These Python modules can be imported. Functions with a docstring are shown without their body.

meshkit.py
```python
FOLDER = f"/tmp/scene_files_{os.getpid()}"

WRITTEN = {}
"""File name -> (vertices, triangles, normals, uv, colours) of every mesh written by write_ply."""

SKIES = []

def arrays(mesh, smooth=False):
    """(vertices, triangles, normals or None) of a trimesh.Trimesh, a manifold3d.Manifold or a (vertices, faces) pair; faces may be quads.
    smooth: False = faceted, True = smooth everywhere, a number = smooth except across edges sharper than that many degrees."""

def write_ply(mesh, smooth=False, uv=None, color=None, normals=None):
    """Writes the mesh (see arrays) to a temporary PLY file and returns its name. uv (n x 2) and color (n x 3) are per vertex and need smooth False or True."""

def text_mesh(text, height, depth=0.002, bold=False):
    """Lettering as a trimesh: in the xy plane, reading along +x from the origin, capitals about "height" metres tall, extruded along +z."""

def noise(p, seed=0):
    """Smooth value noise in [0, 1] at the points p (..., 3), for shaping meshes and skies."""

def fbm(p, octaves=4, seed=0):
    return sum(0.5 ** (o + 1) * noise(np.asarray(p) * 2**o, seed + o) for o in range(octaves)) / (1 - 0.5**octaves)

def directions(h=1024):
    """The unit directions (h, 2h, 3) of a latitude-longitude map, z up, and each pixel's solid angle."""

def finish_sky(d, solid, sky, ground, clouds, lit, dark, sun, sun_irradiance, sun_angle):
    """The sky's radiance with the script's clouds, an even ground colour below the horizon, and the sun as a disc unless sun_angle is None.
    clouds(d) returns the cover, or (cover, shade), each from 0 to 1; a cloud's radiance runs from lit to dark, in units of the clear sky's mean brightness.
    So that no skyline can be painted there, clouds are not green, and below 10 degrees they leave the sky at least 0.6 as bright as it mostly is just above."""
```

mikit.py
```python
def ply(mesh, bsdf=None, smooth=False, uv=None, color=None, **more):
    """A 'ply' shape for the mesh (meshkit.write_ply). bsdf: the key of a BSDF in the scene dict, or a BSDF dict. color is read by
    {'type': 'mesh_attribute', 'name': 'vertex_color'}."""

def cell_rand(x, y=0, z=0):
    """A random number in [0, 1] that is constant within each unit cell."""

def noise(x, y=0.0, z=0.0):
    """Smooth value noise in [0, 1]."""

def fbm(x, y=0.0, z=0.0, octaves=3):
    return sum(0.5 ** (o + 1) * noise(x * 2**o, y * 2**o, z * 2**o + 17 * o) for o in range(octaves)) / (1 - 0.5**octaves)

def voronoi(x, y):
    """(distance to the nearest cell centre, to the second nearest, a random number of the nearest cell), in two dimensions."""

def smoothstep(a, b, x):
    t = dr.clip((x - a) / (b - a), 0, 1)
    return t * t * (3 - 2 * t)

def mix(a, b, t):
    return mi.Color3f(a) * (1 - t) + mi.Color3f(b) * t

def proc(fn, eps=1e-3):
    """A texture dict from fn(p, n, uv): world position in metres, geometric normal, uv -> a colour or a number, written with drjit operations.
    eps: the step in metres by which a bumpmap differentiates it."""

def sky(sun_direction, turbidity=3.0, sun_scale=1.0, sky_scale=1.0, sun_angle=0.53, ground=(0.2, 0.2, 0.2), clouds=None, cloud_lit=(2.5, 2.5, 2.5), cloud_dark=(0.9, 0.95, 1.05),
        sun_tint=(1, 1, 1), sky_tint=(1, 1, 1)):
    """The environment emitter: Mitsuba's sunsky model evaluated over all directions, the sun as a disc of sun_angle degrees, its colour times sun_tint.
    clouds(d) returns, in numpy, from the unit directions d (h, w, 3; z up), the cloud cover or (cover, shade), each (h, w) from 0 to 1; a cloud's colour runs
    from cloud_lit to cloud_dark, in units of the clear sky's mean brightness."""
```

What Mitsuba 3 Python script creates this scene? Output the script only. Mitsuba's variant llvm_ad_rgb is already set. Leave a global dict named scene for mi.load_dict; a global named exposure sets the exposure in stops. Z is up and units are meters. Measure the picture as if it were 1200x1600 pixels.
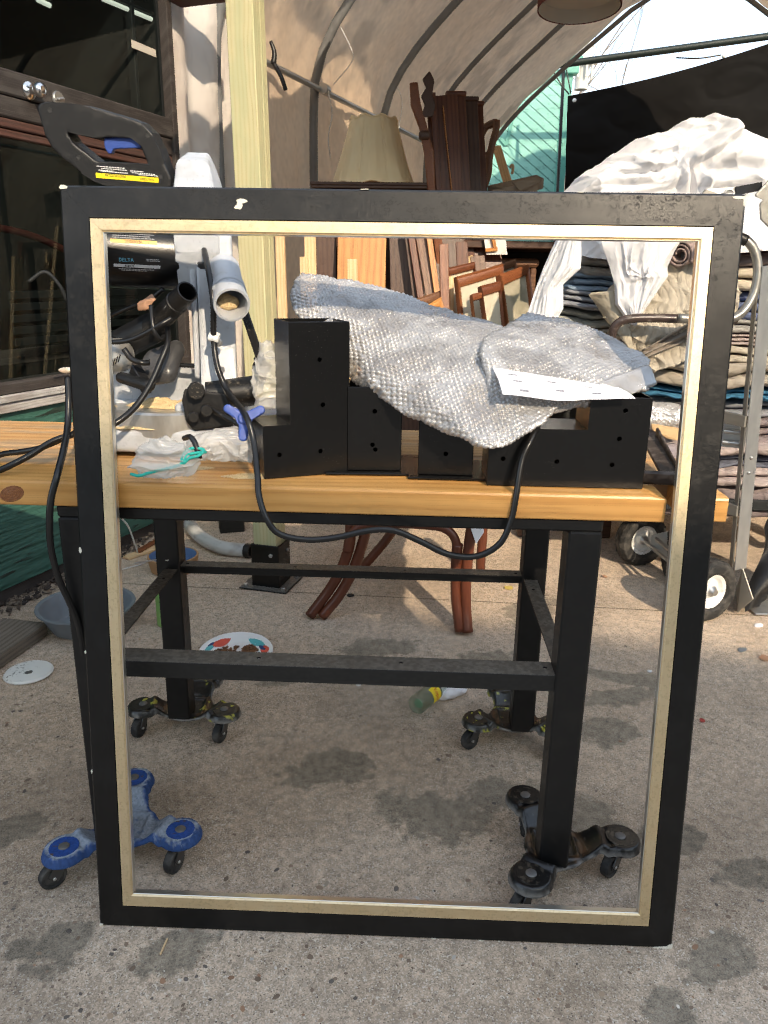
import math, random
import numpy as np, trimesh, drjit as dr, mitsuba as mi
import manifold3d as m3
from shapely.geometry import Polygon, Point, box as sbox
from shapely import affinity
import mikit, meshkit
from mikit import proc, noise, fbm, voronoi, cell_rand, smoothstep, mix

# ------------------------------------------------------------------ camera, sky, exposure
T4 = mi.ScalarTransform4f
PITCH, ROLL, EYE = 0.300463, 0.01612, np.array([0.0, 0.0, 1.35])
FWD = np.array([0, math.cos(PITCH), -math.sin(PITCH)])
UPV = np.array([-math.sin(ROLL), math.cos(ROLL) * math.sin(PITCH), math.cos(ROLL) * math.cos(PITCH)])
scene = {"type": "scene"}
labels = {}
scene["camera"] = {"type": "perspective", "fov": math.degrees(2 * math.atan(600 / 1200.7)), "fov_axis": "x", "near_clip": 0.05, "far_clip": 300.0,
                   "to_world": T4().look_at(origin=EYE.tolist(), target=(EYE + FWD).tolist(), up=UPV.tolist())}
SUN = (0.307, -0.845, 0.484)


def thin_cloud(d):
    c = meshkit.fbm(np.stack([d[..., 0] * 2.2, d[..., 1] * 2.2, d[..., 2] * 5], -1) + 4, 4, 3)
    return np.clip(0.20 + 0.9 * (c - 0.40), 0.06, 0.60)


scene["sky"] = mikit.sky(SUN, turbidity=4.0, sun_scale=0.39, sky_scale=1.2, sun_angle=0.7, sun_tint=(0.95, 1.0, 1.12), ground=(0.34, 0.29, 0.24), clouds=thin_cloud, cloud_lit=(1.7, 1.7, 1.7), cloud_dark=(1.1, 1.1, 1.1),
                         sky_tint=(0.99, 1.0, 0.98))
exposure = 3.35

# ------------------------------------------------------------------ helpers
used = set()
V = lambda *a: np.array(a, float)


def key(name, parent=None):
    base = name if parent is None else parent + "__" + name
    k, i = base, 0
    while k in used:
        i += 1
        k = f"{base}_{i:03d}"
    used.add(k)
    return k


def thing(name, label, cat, group=None, kind=None):
    k = key(name)
    labels[k] = {"label": label, "category": cat}
    if group:
        labels[k]["group"] = group
    if kind:
        labels[k]["kind"] = kind
    return k


def shape(mesh, mat, smooth=False, color=None):
    uv = mesh.metadata.get("uv") if isinstance(mesh, trimesh.Trimesh) else None
    if uv is not None and len(uv) != len(mesh.vertices):
        uv = None
    if uv is not None or color is not None:
        smooth = bool(smooth)
    return mikit.ply(mesh, mat, smooth=smooth, uv=uv, color=color)


def part(parent, name, mesh, mat, smooth=False, color=None, label=None, kind=None):
    k = key(name, parent)
    scene[k] = shape(mesh, mat, smooth, color)
    if label or kind:
        labels[k] = {}
        if label:
            labels[k]["label"] = label
        if kind:
            labels[k]["kind"] = kind
    return k


def solid(name, mesh, mat, label, cat, smooth=False, color=None, group=None, kind=None):
    k = thing(name, label, cat, group, kind)
    scene[k] = shape(mesh, mat, smooth, color)
    return k


def setting(name, mesh, mat, label, smooth=False):
    k = key(name)
    scene[k] = shape(mesh, mat, smooth)
    labels[k] = {"label": label, "category": name.replace("_", " "), "kind": "structure"}
    return k


def cat(ms):
    ms = list(ms)
    m = trimesh.Trimesh(np.vstack([q.vertices for q in ms]), np.vstack([q.faces + o for q, o in zip(ms, np.cumsum([0] + [len(q.vertices) for q in ms[:-1]]))]), process=False)
    if all("uv" in q.metadata for q in ms):
        m.metadata["uv"] = np.vstack([q.metadata["uv"] for q in ms])
    return m


def basis(x, y, z, o=(0, 0, 0)):
    m = np.eye(4)
    m[:3, 0], m[:3, 1], m[:3, 2], m[:3, 3] = x, y, z, o
    return m


def rz(a, o=(0, 0, 0)):
    c, s = math.cos(a), math.sin(a)
    return basis((c, s, 0), (-s, c, 0), (0, 0, 1), o)


def mv(mesh, M):
    uv = mesh.metadata.get("uv")
    v = np.asarray(mesh.vertices) @ M[:3, :3].T + M[:3, 3]
    m = trimesh.Trimesh(v, mesh.faces, process=False)
    if uv is not None:
        m.metadata["uv"] = uv
    return m


def pt(M, *p):
    return M[:3, :3] @ np.array(p, float) + M[:3, 3]


def tm(man):
    g = man.to_mesh()
    return trimesh.Trimesh(np.array(g.vert_properties[:, :3]), np.array(g.tri_verts), process=False)


def man(mesh):
    m = trimesh.Trimesh(mesh.vertices, mesh.faces, process=True)
    return m3.Manifold(m3.Mesh(np.asarray(m.vertices, np.float32), np.asarray(m.faces, np.uint32)))


def hull(pts):
    return tm(m3.Manifold.hull_points(np.asarray(pts, float)))


piece_no = [0]


def box(sx, sy, sz, c=(0, 0, 0), ch=0.002):
    """A box with chamfered edges, centred on c; its uv runs along x (the grain) with a row of its own for every piece."""
    h = V(sx, sy, sz) / 2
    ch = min(ch, 0.45 * min(sx, sy, sz))
    pts = [s * (h - ch * (1 - np.eye(3)[k])) for k in range(3) for s in map(np.array, np.ndindex(2, 2, 2)) for s in [s * 2 - 1]]
    m = hull(pts)
    piece_no[0] += 1
    v = m.vertices
    m.metadata["uv"] = np.stack([v[:, 0] + 0.37 * piece_no[0], v[:, 1] + v[:, 2] + 5 + 10 * piece_no[0]], -1)
    m.vertices = v + V(*c)
    return m


def bar(p0, p1, w, t, side=(0, 0, 1), ch=0.002):
    """A board from p0 to p1, w wide (roughly along side) and t thick."""
    p0, p1 = V(*p0), V(*p1)
    x = (p1 - p0) / np.linalg.norm(p1 - p0)
    z = np.cross(x, V(*side)); z /= np.linalg.norm(z)
    y = np.cross(z, x)
    return mv(box(np.linalg.norm(p1 - p0), w, t, ch=ch), basis(x, y, z, (p0 + p1) / 2))


def spline(pts, n=8):
    P = np.asarray(pts, float)
    Q = np.vstack([2 * P[0] - P[1], P, 2 * P[-1] - P[-2]])
    out = []
    for i in range(1, len(Q) - 2):
        for t in np.linspace(0, 1, n, endpoint=False):
            a, b, c, d = Q[i - 1], Q[i], Q[i + 1], Q[i + 2]
            out.append(0.5 * (2 * b + (c - a) * t + (2 * a - 5 * b + 4 * c - d) * t * t + (3 * b - a - 3 * c + d) * t ** 3))
    return np.array(out + [P[-1]])


def tube(path, r, n=10, cap=True):
    P = np.asarray(path, float)
    R = np.broadcast_to(np.asarray(r, float), (len(P),))
    t = np.gradient(P, axis=0); t /= np.linalg.norm(t, axis=1, keepdims=True) + 1e-12
    u = np.cross(t[0], V(0.3, 0.5, 0.81)); u /= np.linalg.norm(u)
    rings = []
    for i in range(len(P)):
        u = u - t[i] * np.dot(u, t[i]); u /= np.linalg.norm(u)
        w = np.cross(t[i], u)
        a = np.linspace(0, 2 * np.pi, n, endpoint=False)
        rings.append(P[i] + R[i] * (np.cos(a)[:, None] * u + np.sin(a)[:, None] * w))
    v = np.vstack(rings); f = []
    for i in range(len(P) - 1):
        for j in range(n):
            a, b, c, d = i * n + j, i * n + (j + 1) % n, (i + 1) * n + (j + 1) % n, (i + 1) * n + j
            f += [(a, b, c), (a, c, d)]
    if cap:
        k = len(v); v = np.vstack([v, P[:1], P[-1:]]); e = (len(P) - 1) * n
        f += [(k, (j + 1) % n, j) for j in range(n)] + [(k + 1, e + j, e + (j + 1) % n) for j in range(n)]
    return trimesh.Trimesh(v, f, process=False)


def lathe(profile, n=32, M=None):
    """A surface of revolution about z from (radius, z) points, listed from the bottom outside up."""
    P = np.asarray(profile, float); a = np.linspace(0, 2 * np.pi, n, endpoint=False)
    v = np.stack([P[:, None, 0] * np.cos(a), P[:, None, 0] * np.sin(a), np.repeat(P[:, 1:2], n, 1)], -1).reshape(-1, 3)
    f = []
    for i in range(len(P) - 1):
        for j in range(n):
            q, b, c, d = i * n + j, i * n + (j + 1) % n, (i + 1) * n + (j + 1) % n, (i + 1) * n + j
            f += [(q, b, c), (q, c, d)]
    m = trimesh.Trimesh(v, f, process=False)
    return m if M is None else mv(m, M)


def axis_to(d, o=(0, 0, 0)):
    z = V(*d); z /= np.linalg.norm(z)
    x = np.cross(V(0.12, 0.3, 1) if abs(z[2]) < 0.9 else V(1, 0.1, 0), z); x /= np.linalg.norm(x)
    return basis(x, np.cross(z, x), z, o)


def cyl(p0, p1, r, n=20, r2=None, ch=0.0015):
    p0, p1 = V(*p0), V(*p1); L = np.linalg.norm(p1 - p0); r2 = r if r2 is None else r2
    ch = min(ch, L / 3, r / 3)
    return lathe([(0, 0), (r - ch, 0), (r, ch), (r2, L - ch), (r2 - ch, L), (0, L)], n, axis_to(p1 - p0, p0))


def prism(poly, h, M=None):
    if not isinstance(poly, Polygon) and not hasattr(poly, "geoms"):
        poly = Polygon(poly)
    m = trimesh.util.concatenate([trimesh.creation.extrude_polygon(g, h, engine="earcut") for g in getattr(poly, "geoms", [poly])])
    m = trimesh.Trimesh(m.vertices, m.faces, process=True)
    return m if M is None else mv(m, M)


def soft(mesh, edge, it=6, lam=0.5):
    """Refines a mesh to the edge length and rounds it by smoothing."""
    g = tm(man(mesh).refine_to_length(edge))
    g = trimesh.Trimesh(g.vertices, g.faces, process=True)
    trimesh.smoothing.filter_taubin(g, lamb=lam, nu=lam * 0.85, iterations=it) if it else None
    return trimesh.Trimesh(g.vertices, g.faces, process=False)


def puff(mesh, amp, scale, seed=0, octaves=3):
    m = trimesh.Trimesh(mesh.vertices, mesh.faces, process=False)
    nrm = m.vertex_normals
    d = meshkit.fbm(m.vertices * scale, octaves, seed) - 0.5
    return trimesh.Trimesh(m.vertices + nrm * (2 * amp * d)[:, None], m.faces, process=False)


def grid(fn, nu, nv):
    """fn(u, v) -> points for u, v in [0, 1]; a sheet with its faces on both sides of one surface."""
    u, v = np.meshgrid(np.linspace(0, 1, nu), np.linspace(0, 1, nv), indexing="ij")
    P = fn(u.ravel(), v.ravel())
    f = []
    i = np.arange(nu * nv).reshape(nu, nv)
    a, b, c, d = i[:-1, :-1].ravel(), i[1:, :-1].ravel(), i[1:, 1:].ravel(), i[:-1, 1:].ravel()
    f = np.vstack([np.stack([a, b, c], -1), np.stack([a, c, d], -1)])
    return trimesh.Trimesh(P, f, process=False)


def thick(mesh, t):
    """Gives a sheet its thickness."""
    m = trimesh.Trimesh(mesh.vertices, mesh.faces, process=False)
    n = len(m.vertices); v = np.vstack([m.vertices, m.vertices - m.vertex_normals * t])
    f = np.asarray(m.faces)
    e = np.vstack([f[:, [0, 1]], f[:, [1, 2]], f[:, [2, 0]]])
    s = np.sort(e, 1); _, idx, cnt = np.unique(s, axis=0, return_index=True, return_counts=True)
    b = e[idx[cnt == 1]]
    side = np.vstack([np.stack([b[:, 1], b[:, 0], b[:, 0] + n], -1), np.stack([b[:, 1], b[:, 0] + n, b[:, 1] + n], -1)])
    return trimesh.Trimesh(v, np.vstack([f, f[:, ::-1] + n, side]), process=False)


def tint(mesh, col, amp=0.12, scale=20, seed=0):
    """Per-vertex colour with faint unevenness."""
    d = meshkit.fbm(np.asarray(mesh.vertices) * scale, 3, seed) - 0.5
    return np.clip(np.array(col) * (1 + 2 * amp * d)[:, None], 0, 1)


def text(s, h, M, depth=0.0004, bold=False):
    m = meshkit.text_mesh(s, h, depth, bold)
    c = m.bounds.mean(0); m.vertices = m.vertices - V(c[0], c[1], 0)
    return mv(m, M)


# the tent and the building beside it run along the same axis: s along it, l across it to the right
TH = math.radians(21.06)
AX, LX, ORG = V(math.sin(TH), math.cos(TH), 0), V(math.cos(TH), -math.sin(TH), 0), V(-1.40, 3.45, 0)


def tent(s, l, z):
    return ORG + AX * s + LX * l + V(0, 0, z)


TENT = basis(AX, -LX, (0, 0, 1), ORG)            # local (s, -l, z)

# ------------------------------------------------------------------ materials
def rgb(*c):
    return {"type": "rgb", "value": list(c)}


def mat(name, color, rough=0.5, metal=0.0, bump=None, scale=1.0, two=True, **kw):
    base = color if isinstance(color, dict) else rgb(*color)
    b = {"type": "principled", "base_color": base, "roughness": rough, "metallic": metal, **kw}
    if bump is not None:
        b = {"type": "bumpmap", "arbitrary": bump, "scale": scale, "nested": b}
    scene[name] = {"type": "twosided", "bsdf": b} if two else b


VC = {"type": "mesh_attribute", "name": "vertex_color"}

# stains on the slab: x, y, half-length, half-width, turn
STAINS = [(-.17, 1.86, .15, .085, .5), (.155, 1.67, .14, .10, -.3), (.34, 1.78, .10, .07, .2), (-.42, 1.255, .10, .055, .5), (-.70, 1.255, .10, .055, .4), (-.05, .99, .10, .075, .3), (.0, 1.065, .05, .03, 1),
          (.21, .955, .07, .04, .2), (.56, 1.12, .06, .05, 1.2), (.61, 1.01, .07, .05, .3), (.74, 1.62, .09, .05, .3), (.55, 1.70, .08, .09, .8), (.68, 2.08, .12, .07, .6), (.80, 2.3, .14, .06, .2),
          (-.03, 2.62, .14, .07, .2), (.62, 2.96, .16, .09, .9), (.93, 1.5, .10, .06, .1), (-.95, 1.58, .10, .06, .5), (-.35, 2.38, .1, .05, .2), (.86, 2.42, .16, .05, -.2), (.42, 2.55, .13, .06, 0), (.70, 1.25, .08, .05, .7)]


JOINTS = [(-6, 3.62, 8, 2.42, .006, 1.0)]


def slab(p, n, uv):
    x, y = p.x, p.y
    grit = noise(x * 420, y * 420)
    mott = fbm(x * 3.1, y * 3.1, 0.0, 4)
    fine = fbm(x * 60, y * 60, 3.0, 3)
    c = mix((.475, .362, .262), (.63, .505, .385), mott)
    c = c * (0.58 + 0.56 * fine + 0.52 * (grit - 0.5))
    c = mix(c, (.74, .68, .58), .65 * smoothstep(.80, .90, noise(x * 300 + 11, y * 300)))
    dens = smoothstep(.38, .62, fbm(x * 2.4 + 3, y * 2.4, 7.0, 3))
    # exposed aggregate: sand grains and small stones
    d1, d2, w = voronoi(x * 75, y * 75)
    stone = smoothstep(0.36, 0.24, d1) * smoothstep(0.62, 0.7, w) * (.25 + .75 * dens)
    c = mix(c, mix((.19, .15, .115), (.46, .36, .27), cell_rand(w * 997)), stone * 0.75)
    d3, d4, w3 = voronoi(x * 170 + 3, y * 170)
    c = mix(c, mix((.15, .125, .10), (.68, .62, .54), smoothstep(.35, .55, cell_rand(w3 * 613))), smoothstep(0.30, 0.2, d3) * smoothstep(0.6, 0.7, w3) * 0.75)
    wob = 1.5 * (fbm(x * 8, y * 8, 5.0, 3) - 0.5) + 0.8 * (fbm(x * 45, y * 45, 9.0, 3) - 0.5)
    st = mi.Float(0)
    for (sx, sy, a, b, t) in STAINS:
        dx, dy = x - sx, y - sy
        u, v = (dx * math.cos(t) + dy * math.sin(t)) / a, (-dx * math.sin(t) + dy * math.cos(t)) / b
        st = dr.maximum(st, smoothstep(1.10, 0.78, dr.sqrt(u * u + v * v) + wob))
    scuff = 0.85 + 0.3 * noise(x * 25 + y * 70, y * 190 - x * 60)
    c = mix(c, mi.Color3f(.215, .188, .145) * scuff * (0.62 + 0.55 * fine + .5 * (grit - .5)), st * 0.70)
    # a slab joint and two hairline cracks
    for (x0, y0, x1, y1, wd, k) in JOINTS:
        L = math.hypot(x1 - x0, y1 - y0)
        dd = dr.abs((x - x0) * (y1 - y0) - (y - y0) * (x1 - x0)) / L + (.016 * (fbm(x * 7, y * 7, k, 3) - .5) if wd < .004 else 0)
        tt = ((x - x0) * (x1 - x0) + (y - y0) * (y1 - y0)) / (L * L)
        c = c * (1 - (.62 if wd > .004 else .45) * smoothstep(wd, wd * .4, dr.abs(dd)) * dr.select((tt > 0) & (tt < 1), 1.0, 0.0))
    grime = smoothstep(0.52, 0.68, fbm(x * 1.3 + 7, y * 1.3, 2.0, 4))
    c = c * (1 - 0.22 * grime)
    return dr.clip(c, 0.02, 0.9)


def slab_bump(p, n, uv):
    d1, d2, w = voronoi(p.x * 130, p.y * 130)
    return noise(p.x * 380, p.y * 380) * 0.5 + noise(p.x * 150, p.y * 150) + 0.8 * smoothstep(0.4, 0.1, d1) * w + 2.2 * fbm(p.x * 12, p.y * 12, 0.0, 2)


mat("concrete", proc(slab), 0.9, bump=proc(slab_bump, 0.0008), scale=0.0011, specular=0.3)


def frame_paint(p, n, uv):
    # faint prints that bubble wrap left on the black paint, many of them broken; uv in metres on the frame
    ux = uv.x + .004 * (noise(uv.x * 60, uv.y * 60) - .5)
    uy = uv.y + .004 * (noise(uv.x * 60 + 9, uv.y * 60) - .5)
    y = uy * 82
    x = ux * 74 + 0.5 * (dr.floor(y) - 2 * dr.floor(dr.floor(y) / 2))
    cx, cy = dr.floor(x), dr.floor(y)
    fx, fy = x - cx - 0.5 + .22 * (cell_rand(cx, cy, 1) - .5), y - cy - 0.5 + .22 * (cell_rand(cx, cy, 2) - .5)
    wob = fbm(uv.x * 300, uv.y * 300, 0.0, 2) - 0.5
    r = dr.sqrt(fx * fx + fy * fy) + 0.5 * wob
    ring = smoothstep(0.13, 0.03, dr.abs(r - 0.33)) * smoothstep(.35, .6, noise(uv.x * 190 + 5, uv.y * 190)) + 0.6 * smoothstep(.22, .1, r) * smoothstep(.6, .7, cell_rand(cx, cy, 5))
    where = smoothstep(0.36, 0.52, fbm(uv.x * 5 + 3.3, uv.y * 13 + 1.7, 6.0, 3)) * smoothstep(0.5, 0.9, uv.y) * (0.35 + 0.65 * cell_rand(cx, cy, 7))
    smear = .35 * smoothstep(.60, .75, fbm(uv.x * 30 + uv.y * 12, uv.y * 50 - uv.x * 10, 8.0, 3)) * smoothstep(.6, 1.0, uv.y)
    return dr.minimum(.85 * ring * where + smear * .6, 1)


def frame_color(p, n, uv):
    dust = smoothstep(0.45, 0.75, fbm(uv.x * 14, uv.y * 14, 1.0, 4))
    c = mix((.0022, .0022, .0024), (.006, .0062, .0066), dust * 0.6 + 0.25 * noise(uv.x * 700, uv.y * 700))
    c = c + mi.Color3f(.014, .0148, .016) * smoothstep(1.30, 1.45, uv.y) * (.4 + .6 * fbm(uv.x * 9, uv.y * 12, 3.0, 3))  # paler towards the top of the frame
    return c * (1 - 0.85 * frame_paint(p, n, uv))


def frame_rough(p, n, uv):
    return 0.33 + 0.50 * frame_paint(p, n, uv) + 0.10 * (fbm(uv.x * 20, uv.y * 20, 4.0, 3) - 0.5)


mat("unseen_wall", (.60, .585, .56), 0.9)  # pale wall of the unseen building, brightened to bounce light
mat("frame_black", proc(frame_color), proc(frame_rough), specular=0.42)


def gold_rough(p, n, uv):
    g = fbm(p.x * 90, p.z * 90, p.y * 30, 3)
    return 0.34 + 0.22 * g


def gold_color(p, n, uv):
    wear = smoothstep(0.52, 0.70, fbm(p.x * 260, p.z * 260, p.y * 160, 3))
    c = mix((.79, .62, .37), (.83, .68, .44), fbm(p.x * 25, p.z * 25, 1.0, 3))
    return mix(c, (.50, .40, .20), wear * 0.35)


mat("gold_leaf", proc(gold_color), proc(gold_rough), 0.85)
mat("lip_silver", (.72, .70, .64), 0.22, 0.9)
mat("chip_white", (.66, .62, .52), 0.8)
mat("black_steel", proc(lambda p, n, uv: mix((.0045, .0045, .0048), (.0075, .0072, .0068), smoothstep(0.45, 0.8, fbm(p.x * 22, p.y * 22, p.z * 22, 4))) * (0.8 + 0.4 * noise(p.x * 300, p.y * 300, p.z * 300))),
    proc(lambda p, n, uv: 0.34 + 0.16 * fbm(p.x * 60, p.y * 60, p.z * 60, 3)), specular=0.45)


def dusty(p, n, uv):
    up = smoothstep(0.6, 0.95, n.z)
    d = 0.3 + 0.5 * smoothstep(0.30, 0.8, fbm(p.x * 140, p.y * 140, p.z * 140, 4))
    c = mix((.005, .005, .005), (.018, .017, .015), 0.6 * d)
    return mix(c, (.20, .185, .16), up * (0.2 + 0.65 * d))


mat("dusty_steel", proc(dusty), 0.55)
mat("gloss_black", proc(lambda p, n, uv: mix((.0028, .0028, .003), (.05, .048, .045), smoothstep(0.84, 0.90, noise(p.x * 420, p.y * 420, p.z * 420)) * smoothstep(.45, .7, fbm(p.x * 14, p.y * 14, p.z * 14, 2)) * 0.6)), 0.25, specular=0.42)
mat("black_plastic", (.010, .010, .011), 0.42)
mat("grey_plastic_black", proc(lambda p, n, uv: mix((.007, .007, .0075), (.018, .0175, .017), smoothstep(.5, .8, fbm(p.x * 30, p.y * 30, p.z * 30, 3)))), 0.48)
mat("cord_black", (.009, .009, .0095), 0.34)
mat("blue_plastic", (.035, .075, .30), 0.42)
mat("yellow_label", (.85, .64, .015), 0.4)
mat("orange_label", (.80, .36, .02), 0.4)
mat("ink_black", (.02, .02, .02), 0.6)
mat("ink_white", (.72, .72, .70), 0.6)
mat("ink_red", (.62, .03, .02), 0.5)
mat("saw_grey", proc(lambda p, n, uv: mix((.42, .44, .47), (.38, .395, .41), smoothstep(.5, .75, fbm(p.x * 26, p.y * 26, p.z * 26, 4))) * (1 - .10 * smoothstep(.66, .74, fbm(p.x * 160, p.y * 120, p.z * 120, 3)))), 0.38)
mat("cast_alu", proc(lambda p, n, uv: mix((.62, .61, .58), (.40, .38, .34), fbm(p.x * 80, p.y * 80, p.z * 20, 4))), 0.35, 0.8)
mat("sawdust", proc(lambda p, n, uv: mix((.42, .28, .12), (.74, .58, .34), noise(p.x * 900, p.y * 900, p.z * 900))), 0.9)
mat("greasy", proc(lambda p, n, uv: mix((.006, .0055, .005), (.16, .135, .095), smoothstep(0.56, 0.8, fbm(p.x * 220, p.y * 220, p.z * 220, 3)) * smoothstep(.4, .65, fbm(p.x * 30, p.y * 30, p.z * 30, 2)) * 0.8)), 0.4)
mat("chrome", (.82, .82, .82), 0.08, 1.0)
mat("zinc", (.50, .50, .49), 0.35, 0.9)
mat("galvanised", proc(lambda p, n, uv: mix((.56, .57, .56), (.40, .41, .41), fbm(p.x * 45, p.y * 45, p.z * 12, 4))), 0.36, 0.75)
mat("rubber", proc(lambda p, n, uv: mix((.018, .018, .018), (.07, .065, .058), smoothstep(.4, .75, fbm(p.x * 35, p.y * 35, p.z * 35, 4)))), 0.75)
mat("rim_white", proc(lambda p, n, uv: mix((.74, .74, .72), (.42, .40, .37), smoothstep(.55, .8, fbm(p.x * 30, p.y * 30, p.z * 30, 4)))), 0.4)
mat("pipe_grey", proc(lambda p, n, uv: mix((.13, .135, .14), (.20, .20, .205), fbm(p.x * 8, p.y * 8, p.z * 8, 3))), 0.42)
mat("pvc", proc(lambda p, n, uv: mix((.50, .51, .50), (.33, .32, .30), smoothstep(.4, .7, fbm(p.x * 14, p.y * 14, p.z * 14, 4)))), 0.45)
mat("teal_cord", (.03, .42, .34), 0.7)
mat("paper", (.80, .80, .82), 0.8)
mat("vc_matte", VC, 0.75, specular=0.35)
mat("vc_satin", VC, 0.38)
mat("vc_gloss", VC, 0.30, specular=0.6)
mat("vc_cloth", VC, 0.95, specular=0.15, sheen=0.3)
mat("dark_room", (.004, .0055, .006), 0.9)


def wood(c0, c1, c2, rings=55, grain=170, tone=0.12, wear=0.0, wearc=(.2, .17, .14), knots=0):
    """Grain along uv.x; the row (uv.y // 10) gives every board its own tone and figure."""
    def fn(p, n, uv):
        row = dr.floor(uv.y / 10)
        x, y = uv.x, uv.y - row * 10
        r = cell_rand(row, 3)
        bend = 0.06 * (fbm(x * 1.6 + r * 40, y * 5, r * 9, 4) - 0.5)
        k = (y + bend) * rings + r * 30
        late = 0.5 + 0.5 * dr.sin(k * 6.2832 + 2.5 * noise(k * 0.5, x * 1.2, r * 7))
        g = noise(x * 9, y * grain * 4, r * 20)
        c = mix(c0, c1, late * 0.62 + 0.38 * fbm(x * 2.5, y * 14, r * 5, 3))
        c = mix(c, c2, 0.42 * smoothstep(0.55, 0.95, g) + 0.25 * smoothstep(.8, 1, late))
        c = c * (1 + tone * (2 * r - 1))
        if wear:
            c = mix(c, wearc, wear * smoothstep(0.42, 0.72, fbm(x * 6, y * 30, r * 3, 4)))
        if knots:
            d1, d2, w = voronoi(x * 1.9 + r * 31, y * 7.5)
            c = mix(c, mi.Color3f(*c2) * 0.55, smoothstep(.13, .05, d1) * smoothstep(.45, .5, w) * 0.8)
        return dr.clip(c, 0.005, 0.9)
    return proc(fn)


mat("bench_pine", wood((.62, .335, .105), (.54, .265, .072), (.42, .19, .05), rings=34, tone=.06), 0.38, specular=0.5)
mat("bench_top_wood", wood((.52, .31, .13), (.42, .22, .08), (.24, .13, .06), rings=30, tone=.10, wear=.55, wearc=(.30, .24, .17)), 0.55)
mat("treated_pine", wood((.53, .485, .29), (.48, .43, .235), (.37, .31, .15), rings=60, tone=.05, wear=.45, wearc=(.36, .39, .22), knots=1), 0.7)
mat("raw_pine", wood((.68, .50, .30), (.58, .39, .20), (.44, .27, .12), rings=60, tone=.10), 0.65)
mat("orange_wood", wood((.56, .27, .085), (.47, .20, .055), (.30, .11, .03), rings=24, tone=.12), 0.35)
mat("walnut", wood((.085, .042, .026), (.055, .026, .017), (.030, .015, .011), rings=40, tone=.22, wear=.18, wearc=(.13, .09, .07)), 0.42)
mat("mahogany", wood((.17, .058, .026), (.115, .036, .017), (.055, .018, .010), rings=40, tone=.25), 0.34)
mat("cherry", wood((.23, .080, .030), (.165, .052, .020), (.09, .027, .012), rings=40, tone=.25), 0.36)
mat("weathered", wood((.042, .033, .030), (.026, .020, .018), (.085, .077, .072), rings=70, grain=120, tone=.25, wear=.5, wearc=(.075, .067, .062)), 0.85)
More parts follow.
